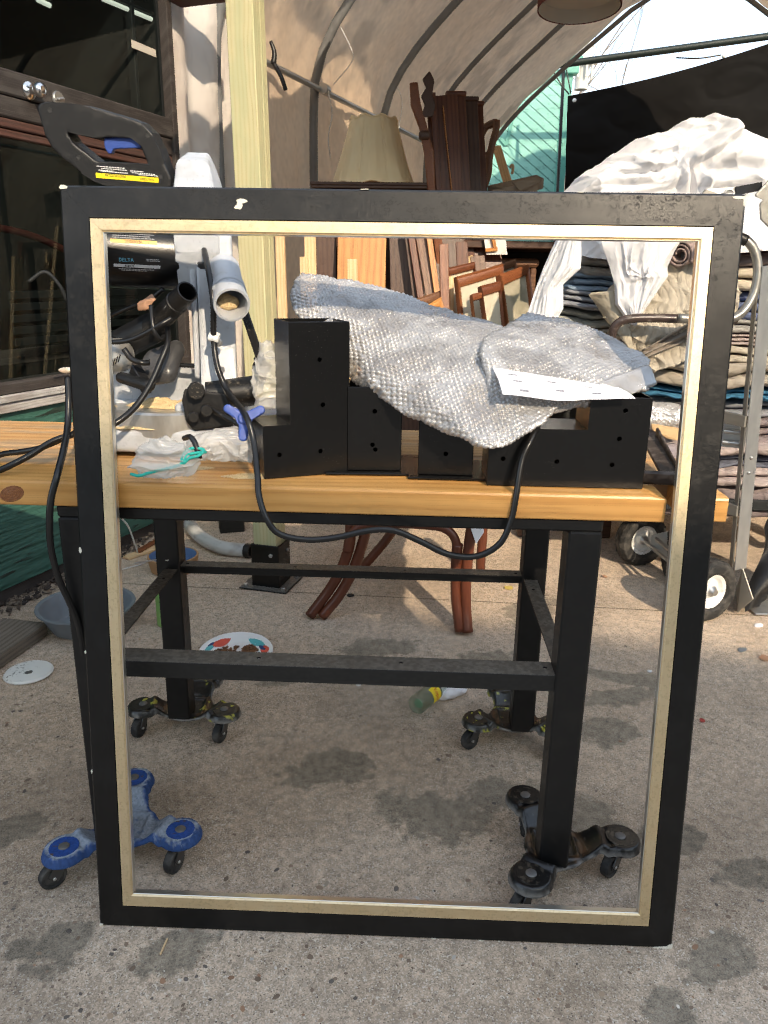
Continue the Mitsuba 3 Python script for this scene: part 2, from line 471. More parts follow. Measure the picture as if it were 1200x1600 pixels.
mat("redbrown_board", wood((.085, .034, .024), (.050, .021, .015), (.02, .014, .012), rings=60, tone=.25, wear=.35, wearc=(.06, .045, .04)), 0.8)
mat("peeling_white", wood((.50, .49, .48), (.42, .40, .38), (.16, .13, .12), rings=80, grain=80, tone=.12, wear=.7, wearc=(.22, .18, .16)), 0.8)
mat("rattan", proc(lambda p, n, uv: mix((.15, .045, .022), (.075, .022, .012), fbm(p.x * 20, p.y * 20, p.z * 7, 4))), 0.33)
mat("old_plank", wood((.19, .155, .12), (.12, .098, .078), (.06, .05, .042), rings=50, tone=.1, wear=.4, wearc=(.24, .2, .165)), 0.9)


def siding_color(p, n, uv):
    # green paint, cracked along the grain of the boards below it
    s = p.x * AX[0] + p.y * AX[1]
    warp = 0.03 * (fbm(s * 4, p.z * 9, 1.0, 3) - 0.5)
    crack = smoothstep(0.66, 0.74, noise(s * 5, (p.z + warp) * 85)) * smoothstep(.4, .6, noise(s * 9, p.z * 14))
    c = mix((.030, .098, .078), (.056, .150, .122), fbm(s * 5, p.z * 22, 2.0, 4))
    return mix(c, (.018, .026, .022), crack * 0.85)


mat("green_paint", proc(siding_color), 0.5, bump=proc(lambda p, n, uv: noise((p.x * AX[0] + p.y * AX[1]) * 5, p.z * 85 + 2.6 * (fbm((p.x * AX[0] + p.y * AX[1]) * 4, p.z * 9, 1.0, 3) - 0.5)) + .4 * noise((p.x * AX[0] + p.y * AX[1]) * 20, p.z * 200), 0.002), scale=0.006)
mat("teal_board", proc(lambda p, n, uv: mix((.20, .47, .40), (.25, .54, .465), fbm(p.x * 5, p.z * 5, p.y * 2, 4)) * (1 - .25 * smoothstep(.6, .8, fbm(p.x * 14, p.z * 30, 3.0, 3)))), 0.6)
mat("teal_trim", (.10, .33, .27), 0.5)


def canvas_color(p, n, uv):
    t = p - mi.Point3f(*ORG.tolist())
    s = t.x * AX[0] + t.y * AX[1]
    mott = fbm(s * 1.3, p.z * 1.6, (t.x - t.y) * 0.6, 4)
    blot = smoothstep(.55, .72, fbm(s * 3.2 + 9, p.z * 3.2, 2.0, 4))
    fine = fbm(s * 30, p.z * 30, t.x * 20, 2)
    c = mix((.52, .385, .265), (.66, .53, .405), mott) * (0.88 + .24 * fine)
    return mix(c, (.27, .22, .175), blot * 0.45)


scene["canvas"] = {"type": "principledthin", "base_color": proc(canvas_color), "roughness": 0.9, "diff_trans": 0.52, "spec_trans": 0.0, "eta": 1.3}
scene["curtain_cloth"] = {"type": "principledthin", "base_color": proc(lambda p, n, uv: mix((.66, .62, .58), (.50, .44, .40), smoothstep(.45, .7, fbm(p.x * 5, p.y * 5, p.z * 2.4, 4)))), "roughness": 0.9, "diff_trans": 0.35, "spec_trans": 0.0, "eta": 1.3}
scene["shade_cloth"] = {"type": "principledthin", "base_color": proc(lambda p, n, uv: mix((.93, .77, .50), (.88, .70, .43), fbm(p.x * 25, p.y * 25, p.z * 6, 3))), "roughness": 0.9, "diff_trans": 0.2, "spec_trans": 0.0, "eta": 1.3}
mat("red_shade", (.16, .030, .022), 0.6)
mat("cream_lining", (.50, .45, .38), 0.8)
mat("white_cotton", proc(lambda p, n, uv: mix((.70, .70, .72), (.64, .64, .65), fbm(p.x * 9, p.y * 9, p.z * 9, 4))), 0.95, specular=0.1,
    bump=proc(lambda p, n, uv: fbm(p.x * 30 + 3 * noise(p.x * 8, p.z * 8), p.z * 30, p.y * 30, 3), 0.002), scale=0.010)
mat("tarp_black", proc(lambda p, n, uv: mix((.004, .0036, .0034), (.0075, .0066, .0062), fbm(p.x * 4, p.z * 4, p.y * 4, 4))), 0.75, specular=0.12)


def quilt(p, n, uv):
    a, b = p.x * 22 + p.y * 9, p.z * 22 + p.y * 12
    w = 0.5 * noise(p.x * 16, p.z * 16, p.y * 16)
    return dr.sqrt(dr.abs(dr.sin(a * 1.7 + w + 2 * noise(b, a * .4)))) + 0.8 * fbm(p.x * 70, p.y * 70, p.z * 70, 3)


mat("quilt_cloth", VC, 0.97, specular=0.1, bump=proc(quilt, 0.0015), scale=0.011)


def wrap_look(p, n, uv):
    return mix((.30, .295, .29), (.45, .445, .44), fbm(p.x * 22, p.y * 22, p.z * 22, 4))


scene["film_clear"] = {"type": "thindielectric", "int_ior": 1.45}
mat("wrap_plastic", proc(wrap_look), 0.12, specular=1.0, clearcoat=1.0, clearcoat_gloss=0.95)
scene["wrap_glint"] = {"type": "twosided", "bsdf": {"type": "roughconductor", "material": "Al", "alpha": 0.13, "specular_reflectance": rgb(.92, .92, .93)}}
scene["wrap_skin"] = {"type": "blendbsdf", "weight": 0.17, "a": {"type": "ref", "id": "wrap_plastic"}, "b": {"type": "ref", "id": "wrap_glint"}}
scene["bubble_film"] = {"type": "blendbsdf", "weight": proc(lambda p, n, uv: 0.55 + 0.30 * smoothstep(.35, .62, fbm(p.x * 16, p.y * 16, p.z * 16, 3))), "a": {"type": "ref", "id": "film_clear"}, "b": {"type": "ref", "id": "wrap_skin"}}
mat("bag_milk", (.70, .69, .66), 0.14, specular=0.9)
scene["bag_film"] = {"type": "blendbsdf", "weight": 0.38, "a": {"type": "ref", "id": "film_clear"}, "b": {"type": "ref", "id": "bag_milk"}}
scene["window_glass"] = {"type": "thindielectric", "int_ior": 1.5, "specular_reflectance": rgb(.42, .50, .52), "specular_transmittance": rgb(.55, .62, .62)}
mat("bottle_tint", (.30, .46, .33), 0.06, specular=0.8)
scene["bottle_glass"] = {"type": "blendbsdf", "weight": 0.07, "a": {"type": "thindielectric", "int_ior": 1.5, "specular_transmittance": rgb(.93, .975, .94)}, "b": {"type": "ref", "id": "bottle_tint"}}
scene["pane_clear"] = {"type": "thindielectric", "int_ior": 1.5}


def chipped(paint, under, lo, hi, scale=60):
    def fn(p, n, uv):
        k = smoothstep(lo, hi, fbm(p.x * scale, p.y * scale, p.z * scale, 4))
        return mix(paint, under, k) * (0.8 + .4 * noise(p.x * 260, p.y * 260, p.z * 260))
    return proc(fn)


mat("dolly_blue", chipped((.30, .335, .385), (.018, .060, .24), .50, .56, 60), 0.5)
mat("dolly_black", chipped((.006, .006, .006), (.045, .038, .030), .50, .66, 110), 0.28, specular=0.6)
mat("dolly_olive", chipped((.022, .020, .016), (.40, .38, .05), .665, .68, 62), 0.4)
mat("bark", (.20, .165, .14), 0.9)
mat("dull_white", (.70, .70, .68), 0.5)
mat("teal_dark", (.008, .016, .014), 0.5)
mat("fence_dark", (.17, .165, .155), 0.8)
mat("dull_dark", (.008, .010, .011), 0.7)
mat("red_hose_skin", (.06, .010, .008), 0.5)
mat("knot_wood", (.20, .065, .018), 0.4)
mat("dolly_blue_pad", chipped((.018, .060, .24), (.10, .07, .055), .62, .68, 60), 0.45)
mat("dark_zinc", (.09, .088, .085), 0.4, 0.6)
mat("rivet_grey", (.16, .155, .15), 0.45, 0.5)
mat("brown_steel", proc(lambda p, n, uv: mix((.035, .025, .020), (.15, .12, .10), smoothstep(.45, .75, fbm(p.x * 40, p.y * 40, p.z * 40, 3)))), 0.5)
mat("blade_steel", (.16, .155, .15), 0.35, 0.8)
mat("smoke_plastic", (.03, .03, .032), 0.3)
mat("smoke_grey", (.05, .05, .052), 0.35)
mat("motor_black", (.004, .004, .0045), 0.30)
mat("alu_label", (.55, .56, .57), 0.4)
mat("ink_blue", (.10, .32, .42), 0.5)
mat("ink_grey", (.38, .38, .38), 0.6)
mat("kraft", (.36, .20, .12), 0.8)
mat("tub_stained", proc(lambda p, n, uv: mix((.60, .56, .48), (.36, .20, .10), smoothstep(.5, .7, fbm(p.x * 14, p.y * 14, p.z * 14, 3)))), 0.6)
mat("core_brown", (.15, .115, .095), 0.7)
mat("ink_faint", (.48, .48, .52), 0.7)
mat("ink_dark_grey", (.22, .22, .25), 0.7)
mat("basin_grey", proc(lambda p, n, uv: mix((.20, .225, .25), (.14, .155, .17), fbm(p.x * 12, p.y * 12, p.z * 12, 4))), 0.45)
mat("saucer_white", proc(lambda p, n, uv: mix((.76, .76, .72), (.30, .30, .27), smoothstep(.62, .72, fbm(p.x * 150, p.y * 150, 0.0, 4)) * smoothstep(.4, .6, noise(p.x * 30, p.y * 30)))), 0.35)
mat("plate_white", (.80, .80, .78), 0.5)
mat("print_red", (.62, .09, .055), 0.6)
mat("print_teal", (.10, .42, .44), 0.6)
mat("print_navy", (.03, .05, .16), 0.6)
mat("terracotta", proc(lambda p, n, uv: mix((.46, .27, .14), (.36, .20, .10), fbm(p.x * 30, p.y * 30, p.z * 30, 3))), 0.7)
mat("glaze_blue", (.10, .17, .33), 0.2)
mat("pale_green", (.22, .40, .12), 0.35)
mat("bottle_thick", (.20, .36, .22), 0.08, specular=0.8)
mat("lantern_white", (.50, .50, .48), 0.6)
mat("bag_white", (.82, .82, .83), 0.35)
mat("yellow_straw", (.50, .38, .10), 0.7)
mat("redbrown_board_flat", (.33, .05, .035), 0.7)
mat("walnut_lit", wood((.20, .10, .055), (.14, .065, .035), (.07, .03, .018), rings=40, tone=.2), 0.4)  # brighter copy of walnut, light put into its colour
mat("cardboard", proc(lambda p, n, uv: mix((.27, .215, .165), (.21, .165, .125), fbm(p.x * 12, p.y * 12, p.z * 12, 3))), 0.85)
mat("linen", proc(lambda p, n, uv: mix((.58, .52, .40), (.44, .40, .30), fbm(p.x * 14, p.z * 14, p.y * 9, 4))), 0.9)
mat("linen_dark", proc(lambda p, n, uv: mix((.40, .36, .27), (.27, .25, .18), smoothstep(.35, .65, fbm(p.x * 12, p.z * 12, p.y * 9, 4)))), 0.9)
mat("galvanised_dark", (.30, .285, .25), 0.5, 0.5)
mat("zinc_dull", proc(lambda p, n, uv: mix((.40, .39, .36), (.20, .19, .17), fbm(p.x * 30, p.y * 30, p.z * 30, 4))), 0.38, 0.7)
mat("brown_pipe", proc(lambda p, n, uv: mix((.045, .030, .026), (.16, .13, .11), smoothstep(.55, .8, fbm(p.x * 40, p.y * 60, p.z * 60, 4)))), 0.35)
mat("kraft_light", (.50, .33, .17), 0.8)
mat("plum_cloth", (.27, .235, .25), 0.9)

# ------------------------------------------------------------------ the setting
setting("ground", grid(lambda u, v: np.stack([(u - .5) * 160, v * 160 - 40, 0 * u], -1), 3, 3), "concrete", "stained concrete yard slab with exposed pebbles")
rng = np.random.default_rng(5)
pm, pc = [], []
ico = trimesh.creation.icosphere(subdivisions=1)
for k in range(3600):
    y = 0.85 + 1.9 * rng.random() ** 1.6
    x = (rng.random() - .5) * 2.2 * (0.35 + 0.5 * y)
    if meshkit.fbm(V(x * 2.2, y * 2.2, 0), 3, 8) < 0.42 + 0.30 * rng.random() - .08 * (y < 1.5):
        continue
    r = 0.0018 + 0.0050 * rng.random() ** 2.4
    a = rng.random() * 6.28
    pv = ico.vertices * V(r * (0.9 + .9 * rng.random()), r, r * 0.22) * (1 + .25 * (rng.random((len(ico.vertices), 1)) - .5))
    pm.append(mv(trimesh.Trimesh(pv, ico.faces, process=False), rz(a, (x, y, -r * 0.10))))
    col = [(.22, .16, .115), (.32, .235, .165), (.13, .11, .095), (.38, .31, .24), (.30, .18, .11), (.58, .53, .46)][rng.choice(6, p=[.28, .24, .12, .24, .08, .04])]
    pc.append(np.tile(np.array(col) * (.75 + .5 * rng.random()), (len(pv), 1)))
solid("pebbles", cat(pm), "vc_matte", "small brown and grey pebbles showing in the surface of the concrete", "pebbles", smooth=True, color=np.vstack(pc), kind="stuff")

# ---------------------------------------------------------------- the building on the left
b = thing("green_building", "green wooden building front with dark panes and a weathered door rail, left of the tent", "building")


def wallbox(s0, s1, l0, l1, z0, z1, ch=.003):
    return mv(box(s1 - s0, l1 - l0, z1 - z0, ch=ch), TENT @ basis((1, 0, 0), (0, 1, 0), (0, 0, 1), ((s0 + s1) / 2, -(l0 + l1) / 2, (z0 + z1) / 2)))


part(b, "siding", wallbox(-1.6, .86, -.12, 0, .06, .79), "green_paint", label="green painted siding with cracked grain")
part(b, "foundation_board", wallbox(-1.6, .86, -.10, -.012, -.02, .06), "weathered")
part(b, "siding", wallbox(-1.6, .9, -.14, -.02, 2.86, 3.6), "green_paint")
sill = part(b, "sill", wallbox(-1.6, .86, -.10, .045, .835, .862), "peeling_white", label="grey sill of peeling white paint")
part(sill, "moulding", wallbox(-1.6, .86, -.10, .030, .792, .832), "peeling_white")
part(sill, "stool_board", wallbox(-1.6, .86, -.10, .026, .865, .905), "weathered")
part(b, "rail_board", wallbox(-1.6, .86, -.055, 0.0, 1.985, 2.075, .006), "weathered", label="dark weathered upper rail board carrying the knob")
part(b, "rail_board", wallbox(-1.6, .86, -.055, -.008, 1.905, 1.982, .006), "weathered")
part(b, "rail_board", wallbox(-1.6, .86, -.055, -.014, 1.868, 1.902, .004), "redbrown_board", label="red brown lower rail board")
part(b, "rail_board", wallbox(-1.6, .86, -.055, -.022, 1.836, 1.865, .004), "redbrown_board")
st = part(b, "corner_post", wallbox(.86, .90, -.13, .004, 0, 2.9), "weathered")
for s0, s1, z0, z1 in ((-1.55, .83, .905, 1.838), (-1.55, .83, 2.075, 2.86)):
    g = grid(lambda u, v: (ORG + np.outer(s0 + (s1 - s0) * u, AX) + np.outer(np.full(len(u), -.035), LX)) + np.outer(z0 + (z1 - z0) * v, (0, 0, 1)), 2, 2)
    part(b, "pane", g, "window_glass")
part(b, "pane_stile", wallbox(.66, .685, -.09, -.05, 2.075, 2.86), "dull_dark")
part(b, "head_board", wallbox(-1.6, .9, -.10, 0.0, 2.80, 2.86), "redbrown_board")
k = part(b, "beam_end", wallbox(.84, 1.06, -.05, .30, 2.615, 2.72, .008), "redbrown_board", label="stub of a dark roof beam")
# the room behind the panes
room = thing("shop_interior", "dark room seen through the panes of the green building", "room")
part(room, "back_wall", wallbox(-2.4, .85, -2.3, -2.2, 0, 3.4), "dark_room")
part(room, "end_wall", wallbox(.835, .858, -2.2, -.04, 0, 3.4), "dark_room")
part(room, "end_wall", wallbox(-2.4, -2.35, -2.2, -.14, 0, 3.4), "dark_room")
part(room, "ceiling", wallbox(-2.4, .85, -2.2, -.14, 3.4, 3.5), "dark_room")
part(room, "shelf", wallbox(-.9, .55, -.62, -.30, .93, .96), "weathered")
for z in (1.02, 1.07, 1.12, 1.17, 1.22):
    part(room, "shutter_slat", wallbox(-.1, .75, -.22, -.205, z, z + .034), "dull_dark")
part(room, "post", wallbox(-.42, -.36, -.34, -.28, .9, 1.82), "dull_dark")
solid("red_hose", tube(spline([tent(-.6, -.25, 1.42), tent(-.35, -.25, 1.50), tent(-.15, -.25, 1.515), tent(.1, -.25, 1.49), tent(.35, -.25, 1.42)], 8), .016), "red_hose_skin", "red hose arching behind the lower dark window pane", "hose", smooth=True)
for q0_, q1_, nm in (((0.491, -0.070, 2.499), (0.944, -0.070, 2.514), "long pale strip behind the upper pane, next to the curtain"), ((0.095, -0.070, 2.385), (0.163, -0.070, 2.382), "short pale strip behind the upper pane, far left")):
    t = thing("strip_lamp", nm, "lamp")  # faintly glowing strips for the pale streaks in the upper pane
    a_, b_ = tent(*q0_), tent(*q1_)
    part(t, "housing", bar(a_ + V(0, 0, .02), b_ + V(0, 0, .02), .04, .012, (1, 0, 0)), "dull_dark")
    k = key("tube", t)
    scene[k] = mikit.ply(cyl(a_, b_, .010), "dull_white", smooth=30, emitter={"type": "area", "radiance": rgb(.085, .085, .068)})
lab = solid("paper_tag", wallbox(.62, .80, -.031, -.029, 2.335, 2.368, .0005), "cream_lining", "cream strip of paper stuck low on the upper dark pane beside the curtain", "paper")

d0 = thing("door_knob", "shiny chrome door knob with a round rose on the weathered rail", "knob")
M = axis_to(LX, tent(-.075, .001, 2.018))
part(d0, "rose", lathe([(0, 0), (.033, 0), (.033, .003), (.026, .009), (.014, .014), (.012, .03)], 28, M), "chrome", 40)
part(d0, "knob", lathe([(.012, .028), (.018, .034), (.026, .044), (.028, .056), (.024, .066), (.014, .072), (.012, .070), (0, .070)], 28, M), "chrome", 50)
d1 = thing("deadbolt", "round grey deadbolt plate with thumb turn, right of the chrome knob", "lock")
M = axis_to(LX, tent(.075, .001, 2.016))
part(d1, "plate", lathe([(0, 0), (.031, 0), (.031, .006), (.028, .010), (0, .010)], 28, M), "zinc", 40)
part(d1, "thumb_turn", mv(box(.036, .010, .016, ch=.003), M @ rz(.5, (0, 0, .018))), "zinc")

# plank along the wall foot
pl = bar((-1.462, 2.271, 0.030), (-1.377, 2.698, 0.030), .19, .05, (.94, -.36, 0))
solid("plank", pl, "old_plank", "grey weathered plank lying along the foot of the green wall", "plank")
# litter of bark and dirt along the wall foot
rng = np.random.default_rng(9)
lm, lc = [], []
for k in range(420):
    s, l = -.9 + 1.8 * rng.random(), .005 + .10 * rng.random() ** 1.7
    m = box(.008 + .03 * rng.random(), .004 + .010 * rng.random(), .003 + .008 * rng.random(), ch=.001)
    m = mv(m, TENT @ basis((1, 0, 0), (0, 1, 0), (0, 0, 1), (s, -l, .006 + .012 * rng.random())) @ rz(rng.normal() * .7) @ trimesh.transformations.rotation_matrix(rng.normal() * .4, [0, 1, 0]))
    m.metadata.pop("uv", None)
    lm.append(m); lc.append(np.tile(np.array([(.075, .055, .045), (.14, .11, .085), (.04, .032, .028)][rng.integers(3)]) * (.7 + .6 * rng.random()), (len(m.vertices), 1)))
solid("wall_litter", cat(lm), "vc_matte", "dark bark chips and dirt along the foot of the green wall", "litter", color=np.vstack(lc), kind="stuff")

# ---------------------------------------------------------------- the tent
PROF = np.array([(-.12, 0), (-.12, 1.2), (-.12, 2.2), (-.115, 2.5), (-.10, 2.65), (-.03, 2.85), (.11, 3.05), (.30, 3.24), (.5, 3.42), (1.0, 3.82), (1.5, 4.18), (1.85, 4.36), (2.1, 4.42)])
MIR = PROF[::-1][1:] * (-1, 1) + (4.2, 0)
FULL = np.vstack([PROF, MIR])
_d = np.r_[0, np.cumsum(np.linalg.norm(np.diff(FULL, axis=0), axis=1))]


def prof(t):
    q = t * _d[-1]
    return np.interp(q, _d, FULL[:, 0]), np.interp(q, _d, FULL[:, 1])


RIBS = (1.4, 2.62, 3.91, 5.1, 6.05, 7.25)
tt = thing("tent", "brown fabric tunnel tent on grey pipe ribs covering stored furniture", "tent")


def cover(u, v):
    s = 1.36 + (7.36 - 1.36) * u
    l, z = prof(v)
    inx = np.minimum(1, np.abs((l - 2.1) / 2.3)) ** 0.5
    nx, nz = (l - 2.1), (z - 1.4)
    nn = np.hypot(nx, nz) + 1e-6
    near = np.min(np.abs(s[:, None] - np.array(RIBS)), axis=1)
    sag = -.045 * np.clip(near / .6, 0, 1) ** 0.8 + .022
    P = np.stack([s, l * 1.0, z], -1)
    q = np.stack([s, l * 1.0, z], -1)
    fold = .055 * (meshkit.fbm(q * V(1.6, 1.2, 1.2), 3, 2) - .5) + .022 * (meshkit.fbm(q * V(5, 2.2, 2.2) + 9, 3, 5) - .5) + .02 * (1 - np.abs(2 * meshkit.noise(q * V(4.5, .8, .8) + 3, 11) - 1)) ** 3
    off = sag + fold * np.where(near < .06, .25, 1)
    edge = np.clip((s - 7.2) / .16, 0, 1)
    off = off + .05 * edge * (meshkit.noise(np.stack([l * 5, z * 5, 0 * l], -1), 4) - .5)
    P[:, 1] += nx / nn * off
    P[:, 2] += nz / nn * off
    return ORG + P[:, :1] * AX + P[:, 1:2] * LX + np.outer(P[:, 2], (0, 0, 1))


part(tt, "cover", grid(cover, 150, 170), "canvas", True)
for s in RIBS:
    t = np.linspace(0.0, 1, 60)
    l, z = prof(t)
    big = s < 4.5
    path = np.array([tent(s, a + (.035 if a < 2.1 else -.035) * min(1, abs(a - 2.1)), max(c - .028, 0)) for a, c in zip(l, z)])
    part(tt, "rib", tube(path, .030 if big else .024, 12), "pipe_grey", True)
part(tt, "purlin", tube([tent(1.75, -.03, 2.555), tent(7.2, -.03, 2.555)], .019, 10), "zinc", 40)
part(tt, "purlin", tube([tent(1.5, 4.2, 2.555), tent(7.2, 4.2, 2.555)], .019, 10), "zinc", 40)
part(tt, "purlin", tube([tent(1.5, 2.1, 4.32), tent(7.2, 2.1, 4.32)], .019, 10), "zinc", 40)
cl = part(tt, "pipe_clamp", cyl(tent(2.60, .0, 2.555), tent(2.66, .0, 2.555), .036), "zinc", 30)
wire = [tent(2.64, .02, 2.57), tent(2.6, .05, 2.5), tent(2.62, .06, 2.40), tent(2.60, .04, 2.25), tent(2.61, .05, 2.12)]
solid("tie_wire", tube(spline(wire, 6), .004, 6), "dull_white", "loose white tie wire hanging at the joint of the first tent pole", "wire", True)
solid("tie_wire", tube(spline([tent(2.64, .06, 2.58), tent(2.68, .18, 2.72), tent(2.7, .17, 2.8), tent(2.63, .09, 2.98), tent(2.62, .13, 3.02)], 6), .003, 6), "dull_white", "thin white wire strung up along the bend of the first tent pole", "wire", True)
solid("tie_wire", tube(spline([tent(3.92, .03, 2.86), tent(3.9, .10, 2.7), tent(3.9, .06, 2.45), tent(3.91, .0, 2.3)], 6), .004, 6), "dull_white", "white wire hanging from the second tent pole above the lampshade", "wire", True)
solid("hanging_coil", tube(spline([tent(3.9, .35, 2.34), tent(3.9, .55, 2.43), tent(3.9, .75, 2.40), tent(3.9, .62, 2.28), tent(3.9, .45, 2.25), tent(3.92, .34, 2.32), tent(3.92, .5, 2.2)], 8), .006, 6), "cord_black", "dark coil of wire hanging by the furniture behind the lampshade", "wire", True)
cm = thing("spring_clamp", "black spring clamp holding the tent rail beside the yellow post", "clamp")
c0 = tent(1.86, .02, 2.56)
part(cm, "jaw", tube(spline([c0 + V(0, -.03, .09), c0 + V(.02, -.03, .03), c0 + V(.012, -.03, -.03)], 5), V(*np.linspace(.010, .018, 11)), 8), "black_plastic", True)
part(cm, "handle", tube(spline([c0 + V(.012, -.03, -.02), c0 + V(.06, -.05, -.10), c0 + V(.085, -.05, -.17)], 5), .013, 8), "black_plastic", True)

# the pale side curtain between building and post, in the sun
def curtain(u, v):
    s = .86 + .92 * u
    z = 0.05 + 2.95 * (1 - v)
    q = np.stack([s, z, 0 * s], -1)
    l = -.03 + .035 * np.sin(s * 24 + 2.5 * meshkit.noise(q * V(2, .8, 1), 1)) * (0.5 + meshkit.noise(q * V(3, .5, 1), 7)) + .06 * (meshkit.fbm(q * V(6, 2.2, 1), 3, 3) - .5) \
        + .035 * np.clip(z - 2.2, 0, 1) * (1 - np.abs(2 * meshkit.noise(q * V(9, 6, 1), 5) - 1)) ** 2
    return ORG + np.outer(s, AX) + np.outer(l - .06, LX) + np.outer(z, (0, 0, 1))


solid("curtain", grid(curtain, 70, 150), "curtain_cloth", "pale dirty fabric curtain hanging between the dark window and the yellow post", "curtain", True)

# ---------------------------------------------------------------- post
po = thing("timber_post", "yellow green treated timber post on a black bolted base", "post")
PA = math.radians(-15)
PM = rz(PA, (-.505, 3.235, 0)) @ basis((1, 0, 0), (0, 1, 0), (-.016, 0, 1))
part(po, "post", mv(box(2.75, .108, .062, ch=.004), PM @ basis((0, 0, 1), (1, 0, 0), (0, 1, 0), (0, -.024, .19 + 1.375))), "treated_pine")
part(po, "batten", mv(box(2.75, .100, .050, ch=.004), PM @ basis((0, 0, 1), (1, 0, 0), (0, 1, 0), (.002, .035, .19 + 1.375))), "treated_pine", label="second greenish board fixed behind the front one")
PM = rz(PA, (-.505, 3.235, 0))
ps = part(po, "post_base", mv(tm(man(box(.132, .132, .20, (0, 0, .105), ch=.003)) - man(box(.122, .122, .25, (0, 0, .20), ch=0.001))), PM), "gloss_black", label="black metal base with bolts")
part(ps, "plate", mv(box(.225, .205, .008, (0, 0, .006), ch=.003), PM), "dusty_steel")
for x in (-.09, .09):
    for y in (-.08, .08):
        part(ps, "bolt", mv(cyl((x, y, .009), (x, y, .022), .011, 6), PM), "zinc")
for x, z in ((-.03, .10), (.03, .16)):
    part(ps, "bolt", mv(cyl((x, -.066, z), (x, -.074, z), .009, 12), PM), "zinc", 30)
    part(ps, "bolt", mv(cyl((.066, x, z), (.074, x, z), .009, 12), PM), "zinc", 30)

# unseen roof above the post, placed to shade the stored furniture: beam, corrugated sheets
aw = thing("awning", "timber roof out of view above the post, placed to shade the stored furniture", "awning")
A0, A1 = V(-.62, 3.16, 0), V(3.2, 2.62, 0)
adir = (A1 - A0) / np.linalg.norm(A1 - A0); aback = V(-adir[1], adir[0], 0)
part(aw, "beam", bar(A0 + V(0, .10, 2.63), A1 + V(0, .10, 2.63), .14, .06), "treated_pine")


def roof(u, v, a=A0, d=adir, bk=aback, w=3.85, h=2.6, z=2.56, rise=.35):
    x = w * u
    return a * V(1, 1, 0) + np.outer(x, d) + np.outer(h * v - .25, bk) + np.outer(z + rise * v + .012 * np.sin(x * 82), (0, 0, 1))


AW_Z = 2.64
part(aw, "fascia", bar(A0 * V(1, 1, 0) + V(0, 0, AW_Z), A1 * V(1, 1, 0) + V(0, 0, AW_Z), .12, .03), "treated_pine")
part(aw, "roof_sheet", grid(lambda u, v: roof(u, v, z=AW_Z + .05), 300, 3), "galvanised", True)

# unseen building behind the viewer, placed to shade the near half of the ground
wh = thing("warehouse", "plain building out of view behind the viewer, placed to shade the near ground", "building")
wd, wb = V(.97, -.243, 0), V(-.243, -.97, 0)
WC = V(-.8, 3.2, 0) + V(*SUN) * 12.6
def quadbox(s0, s1, b0, b1, z0, z1):
    return mv(box(s1 - s0, b1 - b0, z1 - z0, ch=.01), basis(wd, -wb, (0, 0, 1), WC * V(1, 1, 0) + wd * (s0 + s1) / 2 + wb * (b0 + b1) / 2 + V(0, 0, (z0 + z1) / 2)))
part(wh, "wall", quadbox(-9, 9, .15, 8, 0, WC[2] - .12), "unseen_wall")
part(wh, "parapet", quadbox(-9.1, 9.1, 0, 8.1, WC[2] - .12, WC[2]), "dull_white")
for s in (-7, -3.5, 0, 3.5, 7):
    part(wh, "roller_door", quadbox(s - 1.2, s + 1.2, .10, .16, 0, 3.2), "galvanised")

# unseen board fence at the right, placed to darken reflections in the panes
fn_ = thing("board_fence", "dark board fence out of view at the right, placed to darken the pane reflections", "fence")
for k in range(34):
    s_ = -6 + .42 * k
    part(fn_, "board", mv(box(.40, .03, 2.5, ch=.004), TENT @ basis((1, 0, 0), (0, 1, 0), (0, 0, 1), (s_, -7.2, 1.25))), "fence_dark")

# ---------------------------------------------------------------- teal building behind, tarp, tree, lantern
tb_ = thing("teal_building", "teal building end wall of diagonal boards behind the tent", "building")
TW0, TW1, TY = -.6, 2.52, 12.0
part(tb_, "wall", box(TW1 - TW0, .12, 4.10, ((TW0 + TW1) / 2, TY + .08, 2.05), ch=.004), "teal_trim")
wpoly = sbox(TW0, .5, TW1 - .14, 4.08)
c45 = math.radians(-37)
i = 0
for kk in range(-60, 70):
    p = .112 * kk
    q = affinity.translate(affinity.rotate(sbox(-8, 0, 8, .102), math.degrees(c45), origin=(0, 0)), 1.0, 2.4 + p / math.cos(c45))
    q = q.intersection(wpoly)
    if q.is_empty or q.area < .004:
        continue
    cxy = q.representative_point()
    m = prism(q, .034, basis((1, 0, 0), (0, 0, 1), (0, -1, 0), (0, TY + .015, 0)))
    part(tb_, "diagonal_board", m, "teal_board")
part(tb_, "corner_board", box(.14, .07, 4.08, (TW1 - .07, TY, 2.04), ch=.004), "teal_trim")
cq = V(*(2.482, 12.000, 4.100))
part(tb_, "cornice", box(.27, .24, .07, (cq[0], TY - .02, cq[2] + .10), ch=.01), "teal_trim")
part(tb_, "cornice", box(.22, .18, .14, (cq[0] - .01, TY - .02, cq[2] - .005), ch=.01), "teal_trim")
part(tb_, "trim_board", bar((1.33, TY - .04, 3.45), (1.65, TY - .04, 3.12), .045, .02, (1, 0, 0)), "teal_trim")
part(tb_, "trim_board", bar((1.65, TY - .04, 3.12), (1.77, TY - .04, 3.74), .045, .02, (1, 0, 0)), "teal_trim")

